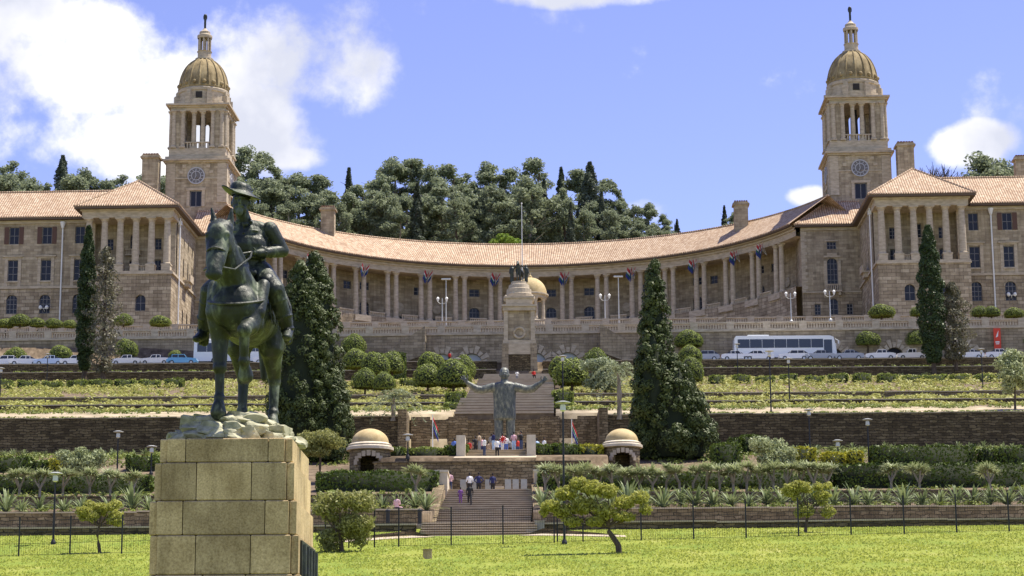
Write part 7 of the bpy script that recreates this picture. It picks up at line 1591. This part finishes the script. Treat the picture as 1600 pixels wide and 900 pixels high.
for (px, k, c, rz, l) in ((8, 'hatch', CW, 0, 'white car cut by the left edge of the picture'), (38, 'sedan', CW, .2, 'white sedan behind the leftmost roadside topiary'), (78, 'sedan', (.5, .6, .75), 0, 'pale blue-silver sedan left of the left cypress'), (118, 'sedan', CW, .1, 'white car right behind the left cypress trunk'), (198, 'sedan', CW, 0, 'white sedan under the third roadside topiary'), (243, 'sedan', CW, 0, 'white sedan left of the blue hatchback'), (285, 'hatch', (.15, .38, .6), PI, 'blue hatchback just left of the horse rider'), (420, 'sedan', CW, 0, 'white car partly hidden behind the horse'),
                           (1100, 'hatch', CS, 0, 'silver car at the rear of the row right of the conifer'), (1150, 'sedan', CW, PI, 'white sedan in front of the coach tail'), (1185, 'sedan', CW, PI, 'white sedan before the middle of the coach'), (1240, 'hatch', CW, 0, 'white hatchback before the front half of the coach'), (1280, 'sedan', CS, 0, 'silver sedan in front of the coach nose'), (1325, 'sedan', CS, 0, 'silver-blue sedan right of the coach'), (1375, 'sedan', CW, 0, 'white sedan below the right roadside topiary'), (1424, 'bakkie', CW, 0, 'white pickup left of the tall right cypress'), (1512, 'sedan', CW, 0, 'white car right of the grey cypress'), (1562, 'sedan', CW, PI, 'white car near the right edge by the red banner')): car(px, k, c, rz, l)
def coach(px, D, label, L=14.5):
    X = XD(px, D, ROADZ+1); t = empty('coach_bus', (X, D, ground_z(X, D)+.02), .0); tag(t, label, 'bus', 'white coaches'); h = L/2
    b = MB(); pr = [(-h, .4), (-h-.02, 1.2), (-h+.05, 3.2), (-h+.3, 3.5), (h-.9, 3.5), (h-.35, 3.3), (h, 1.6), (h+.05, .9), (h, .4)]; n = len(pr)
    b.add([(x, -1.25, z) for x, z in pr]+[(x, 1.25, z) for x, z in pr], [tuple(range(n))[::-1], tuple(range(n, 2*n))]+[(i, (i+1) % n, n+(i+1) % n, n+i) for i in range(n)]); b.build('body', plain('coach_white', (.8, .8, .8), .25), t)
    npan = 7
    for s in (-1, 1):
        for i in range(npan): x0 = -h+.5+(L-2.3)*i/npan; b = MB(); b.box(x0, x0+(L-2.3)/npan-.06, s*1.252, s*1.275, 1.75, 3.0); b.build('side_window', CGL, t)
    b = MB(); b.add([(h-.33, -1.15, 3.22), (h-.02, -1.15, 1.75), (h-.02, 1.15, 1.75), (h-.33, 1.15, 3.22)], [(0, 1, 2, 3)]); o = b.build('windscreen', CGL, t); o.location.x = .03
    b = MB(); b.box(h-1.75, h-.6, -1.275, -1.252, .6, 2.9); b.build('door', CGL, t)
    for x in (-h+3, h-2.6):
        for y in (-1.15, 1.15): q = from_mesh('wheel', WH, t, (x, y, .48)); q.scale = (1.55, 1.2, 1.55); from_mesh('rim', WR, q)
    for y in (-.9, .9): from_mesh('headlight', HLM, t, (h+.04, y, .85)); b = MB(); b.tube([(h-.1, y*1.35, 3.0), (h+.35, y*1.5, 2.7)], .05, 6); b.box(h+.25, h+.4, y*1.5-.1, y*1.5+.1, 2.3, 2.75); b.build('mirror', 'white', t)
    b = MB(); b.box(-h+2, -h+5, -.8, .8, 3.5, 3.72); b.build('roof_unit', 'white', t)
coach(1226, 297.6, 'long white coach with dark windows parked on the right'); coach(370, 297.6, 'white coach half hidden behind the bronze horse', 12)

# ------------------------------------------------------------------ lamps, poles, flags, fence, small things
LAMP = {}
def lamp_parts(h):
    b = MB(); b.tube([(0, 0, -.2), (0, 0, h-.55)], [.075, .05], 8); b.lathe([(.16, -.1), (.16, .12), (.08, .3)], (0, 0, 0), 10); pole = b.mesh('pole', 'black_metal')
    return pole
b = MB(); b.lathe([(.05, -.5), (.17, -.42), (.15, -.12), (.08, -.06)], (0, 0, 0), 12); LB_ = b.mesh('lamp_glass', plain('lamp_glass', (.6, .6, .55), .2))
b = MB(); b.lathe([(.0, .05), (.2, .04), (.42, -.02), (.42, -.06), (.1, -.05)], (0, 0, 0), 16); LH_ = b.mesh('lamp_cap', plain('lamp_cap', (.45, .45, .42), .5))
LP = [(183, 674, 740, 'lamp post in front of the left rubble wall'), (236, 697, 742, 'short lamp post just left of the pedestal top course'), (83, 739, 851, 'lamp post standing on the left lawn behind the fence'), (637, 679, 738, 'lamp post right of the left kiosk'), (882, 628, 851, 'very tall lamp post on the lawn at the right of the stairs'), (1358, 655, 727, 'lamp post between the yellow cube and the long flowering hedge'), (1310, 688, 727, 'short lamp post by the low yellow hedge'), (1266, 640, 712, 'thin lamp post against the right rubble wall'), (1234, 560, 631, 'lamp post on the right slope below the coach'), (1205, 548, 646, 'tall lamp post on the right slope below the coach tail'), (1536, 545, 607, 'lamp post on the slope right of the grey cypress'), (73, 553, 600, 'lamp post on the left slope below the silver car'), (1153, 537, 590, 'lamp post on the slope left of the coach'), (880, 556, 640, 'tall lamp post between the right topiary balls'), (715, 560, 612, 'lamp post among the topiary left of the stairway'), (0, 575, 622, 'lamp post at the extreme left edge of the slope')]
for (px, yt, yb, l) in LP:
    p = G(px, yb); h = P(px, yt, p.y).z-p.z
    t = empty('lamp_post', p); tag(t, l, 'lamp', 'garden lamp posts'); from_mesh('pole', lamp_parts(h), t); g = from_mesh('lamp_glass', LB_, t, (0, 0, h-.06)); c = from_mesh('lamp_cap', LH_, t, (0, 0, h))
def twin_lantern(px, yt, D, label, z0):
    z1 = P(px, yt, D).z; X = XD(px, D, z1); t = empty('twin_lantern', (X, D, z0)); tag(t, label, 'lamp', 'twin lantern posts'); h = z1-z0; e = .68; b = MB(); b.lathe([(.3, 0), (.3, .3), (.12, .5)], (0, 0, 0), 10); b.tube([(0, 0, 0), (0, 0, h)], [.1, .07], 8); b.tube([(-.7, 0, h-.6), (-.4, 0, h-.85), (.4, 0, h-.85), (.7, 0, h-.6)], .05, 6); b.build('post', 'pale_metal', t)
    for s in (-1, 1): b = MB(); b.lathe([(.12*e, -.85*e), (.36*e, -.1*e), (.4*e, -.05*e), (.2*e, .15*e), (.04*e, .35*e)], (s*.7, 0, h), 8); b.build('lantern', 'white', t)
z2_ = zy(512, LW(0, -50).y)+.1
for (px, yt, D, l) in ((691, 466, 331.5, 'white twin lantern on the upper terrace left of the memorial'), (945, 461, 331, 'white twin lantern on the upper terrace right of the memorial'), (1235, 458, 328, 'white twin lantern on the upper terrace near the right bay'), (1296, 455, 327, 'white single-file lantern before the right bay door')): twin_lantern(px, yt, D, l, z2_)
for i, (px, yt, D) in enumerate(((697, 436, 333), (966, 432, 333))):
    z1 = P(px, yt, D).z; b = MB(); b.tube([(0, 0, 0), (0, 0, z1-z2_)], [.1, .06], 8); b.box(-.75, .75, -.2, .2, z1-z2_-.12, z1-z2_+.1); o = b.build('floodlight_pole', 'pale_metal', loc=(XD(px, D, z1), D, z2_)); tag(o, 'pale floodlight pole with crossbar on the terrace %s of the memorial' % ('left', 'right')[i], 'lamp', 'floodlight poles')
FM = [plain('flag_%d' % i, c, .8) for i, c in enumerate(((.55, .04, .03), (.75, .75, .73), (.01, .2, .08), (.02, .04, .3), (.7, .48, .03), (.01, .01, .01)))]
def flagpole(px, yb, yt, label):
    p = at(px, 179); D = 179; h = P(px, yt, D).z-p.z; t = empty('flagpole', p); tag(t, label, 'flag', 'flags on white poles'); b = MB(); b.tube([(0, 0, -.2), (0, 0, h)], [.05, .03], 8); b.build('pole', 'white', t)
    f = MB(); cols = [0, 1, 2, 1, 3]; zz = [0, .3, .38, .62, .7, 1.0]
    for i in range(5):
        f.cur = cols[i]
        for m in range(5):
            x0, x1 = .09*m, .09*(m+1); w0, w1 = .1*math.sin(m*1.9), .1*math.sin((m+1)*1.9)
            g = lambda x, w, v: Vector((.04+x*1.0, w, h-.15-1.5*v*(.35+.0)-x*2.6-.55*v))
            f.quad(g(x0, w0, zz[i]), g(x1, w1, zz[i]), g(x1, w1, zz[i+1]), g(x0, w0, zz[i+1]))
    f.build('flag', FM, t)
flagpole(676, 715, 648, 'drooping national flag on a white pole left of the crowd'); flagpole(894, 700, 655, 'drooping national flag on a white pole right of the crowd')

def fence():
    pw, ph = .04, 2.15; b = MB(); b.box(-pw, pw, -pw, pw, -.3, ph); b.box(-pw-.01, pw+.01, -pw-.01, pw+.01, ph, ph+.04); post = b.mesh('post', 'black_metal')
    segs = [('left', [29-81*2, 29-81, 29, 109, 190, 271, 352, 430, 508, 545], 'black mesh fence across the left lawn behind the pedestal'), ('centre', [585, 623, 705, 786, 866], 'black mesh fence in front of the lower stairs'), ('right', [871, 911, 1002, 1084, 1166, 1248, 1330, 1413, 1495, 1577, 1659, 1740], 'black mesh fence across the right lawn')]
    for nm, xs, lab in segs:
        pts = [at(x, 120.0+(.4 if nm == 'right' else 0)) for x in xs]; t = empty('mesh_fence', pts[0]); tag(t, lab, 'fence', 'mesh fences'); o0 = pts[0]
        for p in pts: from_mesh('post', post, t, p-o0)
        for a, c in zip(pts[:-1], pts[1:]):
            m = MB(o0); d = c-a; n = max(6, int(d.length/.13))
            for i in range(1, n): q = a+d*i/n; m.box(q.x-.005, q.x+.005, q.y-.004, q.y+.004, q.z+.05, q.z+2.02)
            for z in (.06, .7, 1.35, 2.0):
                m.add([a+Vector((0, -.008, z-.01)), c+Vector((0, -.008, z-.01)), c+Vector((0, -.008, z+.01)), a+Vector((0, -.008, z+.01)), a+Vector((0, .008, z-.01)), c+Vector((0, .008, z-.01)), c+Vector((0, .008, z+.01)), a+Vector((0, .008, z+.01))], [(0, 1, 2, 3), (4, 5, 6, 7), (3, 2, 6, 7), (0, 1, 5, 4)])
            m.build('mesh_panel', 'black_metal', t)
fence()
p = G(668, 873); b = MB(); b.box(-.22, .22, -.2, .2, -.1, .42); b.box(-.24, .24, -.22, .22, .42, .47); o = b.build('stone_marker', 'granite', loc=p); tag(o, 'small stone marker block on the lawn before the stairs', 'marker')
for i, (px, D) in enumerate(((830, 131.5), (843, 133))):
    p = at(px, D); b = MB(); b.box(-.3, .3, -.25, .25, -.2, .55); b.box(-.33, .33, -.28, .28, .55, .62); o = b.build('stone_bin', plain('bin_stone', (.3, .28, .24), .9, var=.2), loc=p); tag(o, ('squat stone bin at the right foot of the lower steps', 'stone block on the path right of the steps')[i], 'bin')
for i, px in enumerate((606, 656)):
    p = at(px, 134.8); b = MB(); b.lathe([(.13, -.1), (.13, .85), (.16, .9), (.16, 1.0), (.02, 1.08)], (0, 0, 0), 12); o = b.build('bollard', 'black_metal', loc=p); tag(o, 'dark bollard on the path left of the stairs, %s' % ('the left one', 'the right one')[i], 'bollard', 'path bollards')
def banner():
    D = LW(75, -78.3).y; p = P(1559, 545, D); zt = P(1559, 513, D).z-p.z; b = MB(); b.box(-.5, .5, -.06, 0, 0, zt); t = empty('red_banner', p); tag(t, 'tall red banner with white emblem on the terrace wall', 'banner'); b.build('cloth', plain('banner_red', (.65, .06, .03), .7), t)
    b = MB(); b.add([(-.22, -.07, zt*.55), (0, -.07, zt*.75), (.22, -.07, zt*.9), (.1, -.07, zt*.6)], [(0, 1, 2, 3)]); b.box(-.3, .3, -.075, -.07, zt*.3, zt*.36); b.box(-.25, .25, -.075, -.07, zt*.22, zt*.26); b.build('white_emblem', 'white', t)
banner()
for i, (px, py) in enumerate(((858, 637), )): p = at(px-3, 206); b = MB(); b.box(-.42, .42, -.03, .03, 1.1, 1.6); b.tube([(0, 0, -.2), (0, 0, 1.2)], .03, 6); o = b.build('white_sign', 'white', loc=p); tag(o, 'small white notice board beside the right hedge cubes', 'sign')
print('SCENE OBJECTS', len(bpy.data.objects), 'ZE %.1f ZF %.1f ZR %.1f ROADZ %.1f' % (ZE, ZF, ZR, ROADZ))
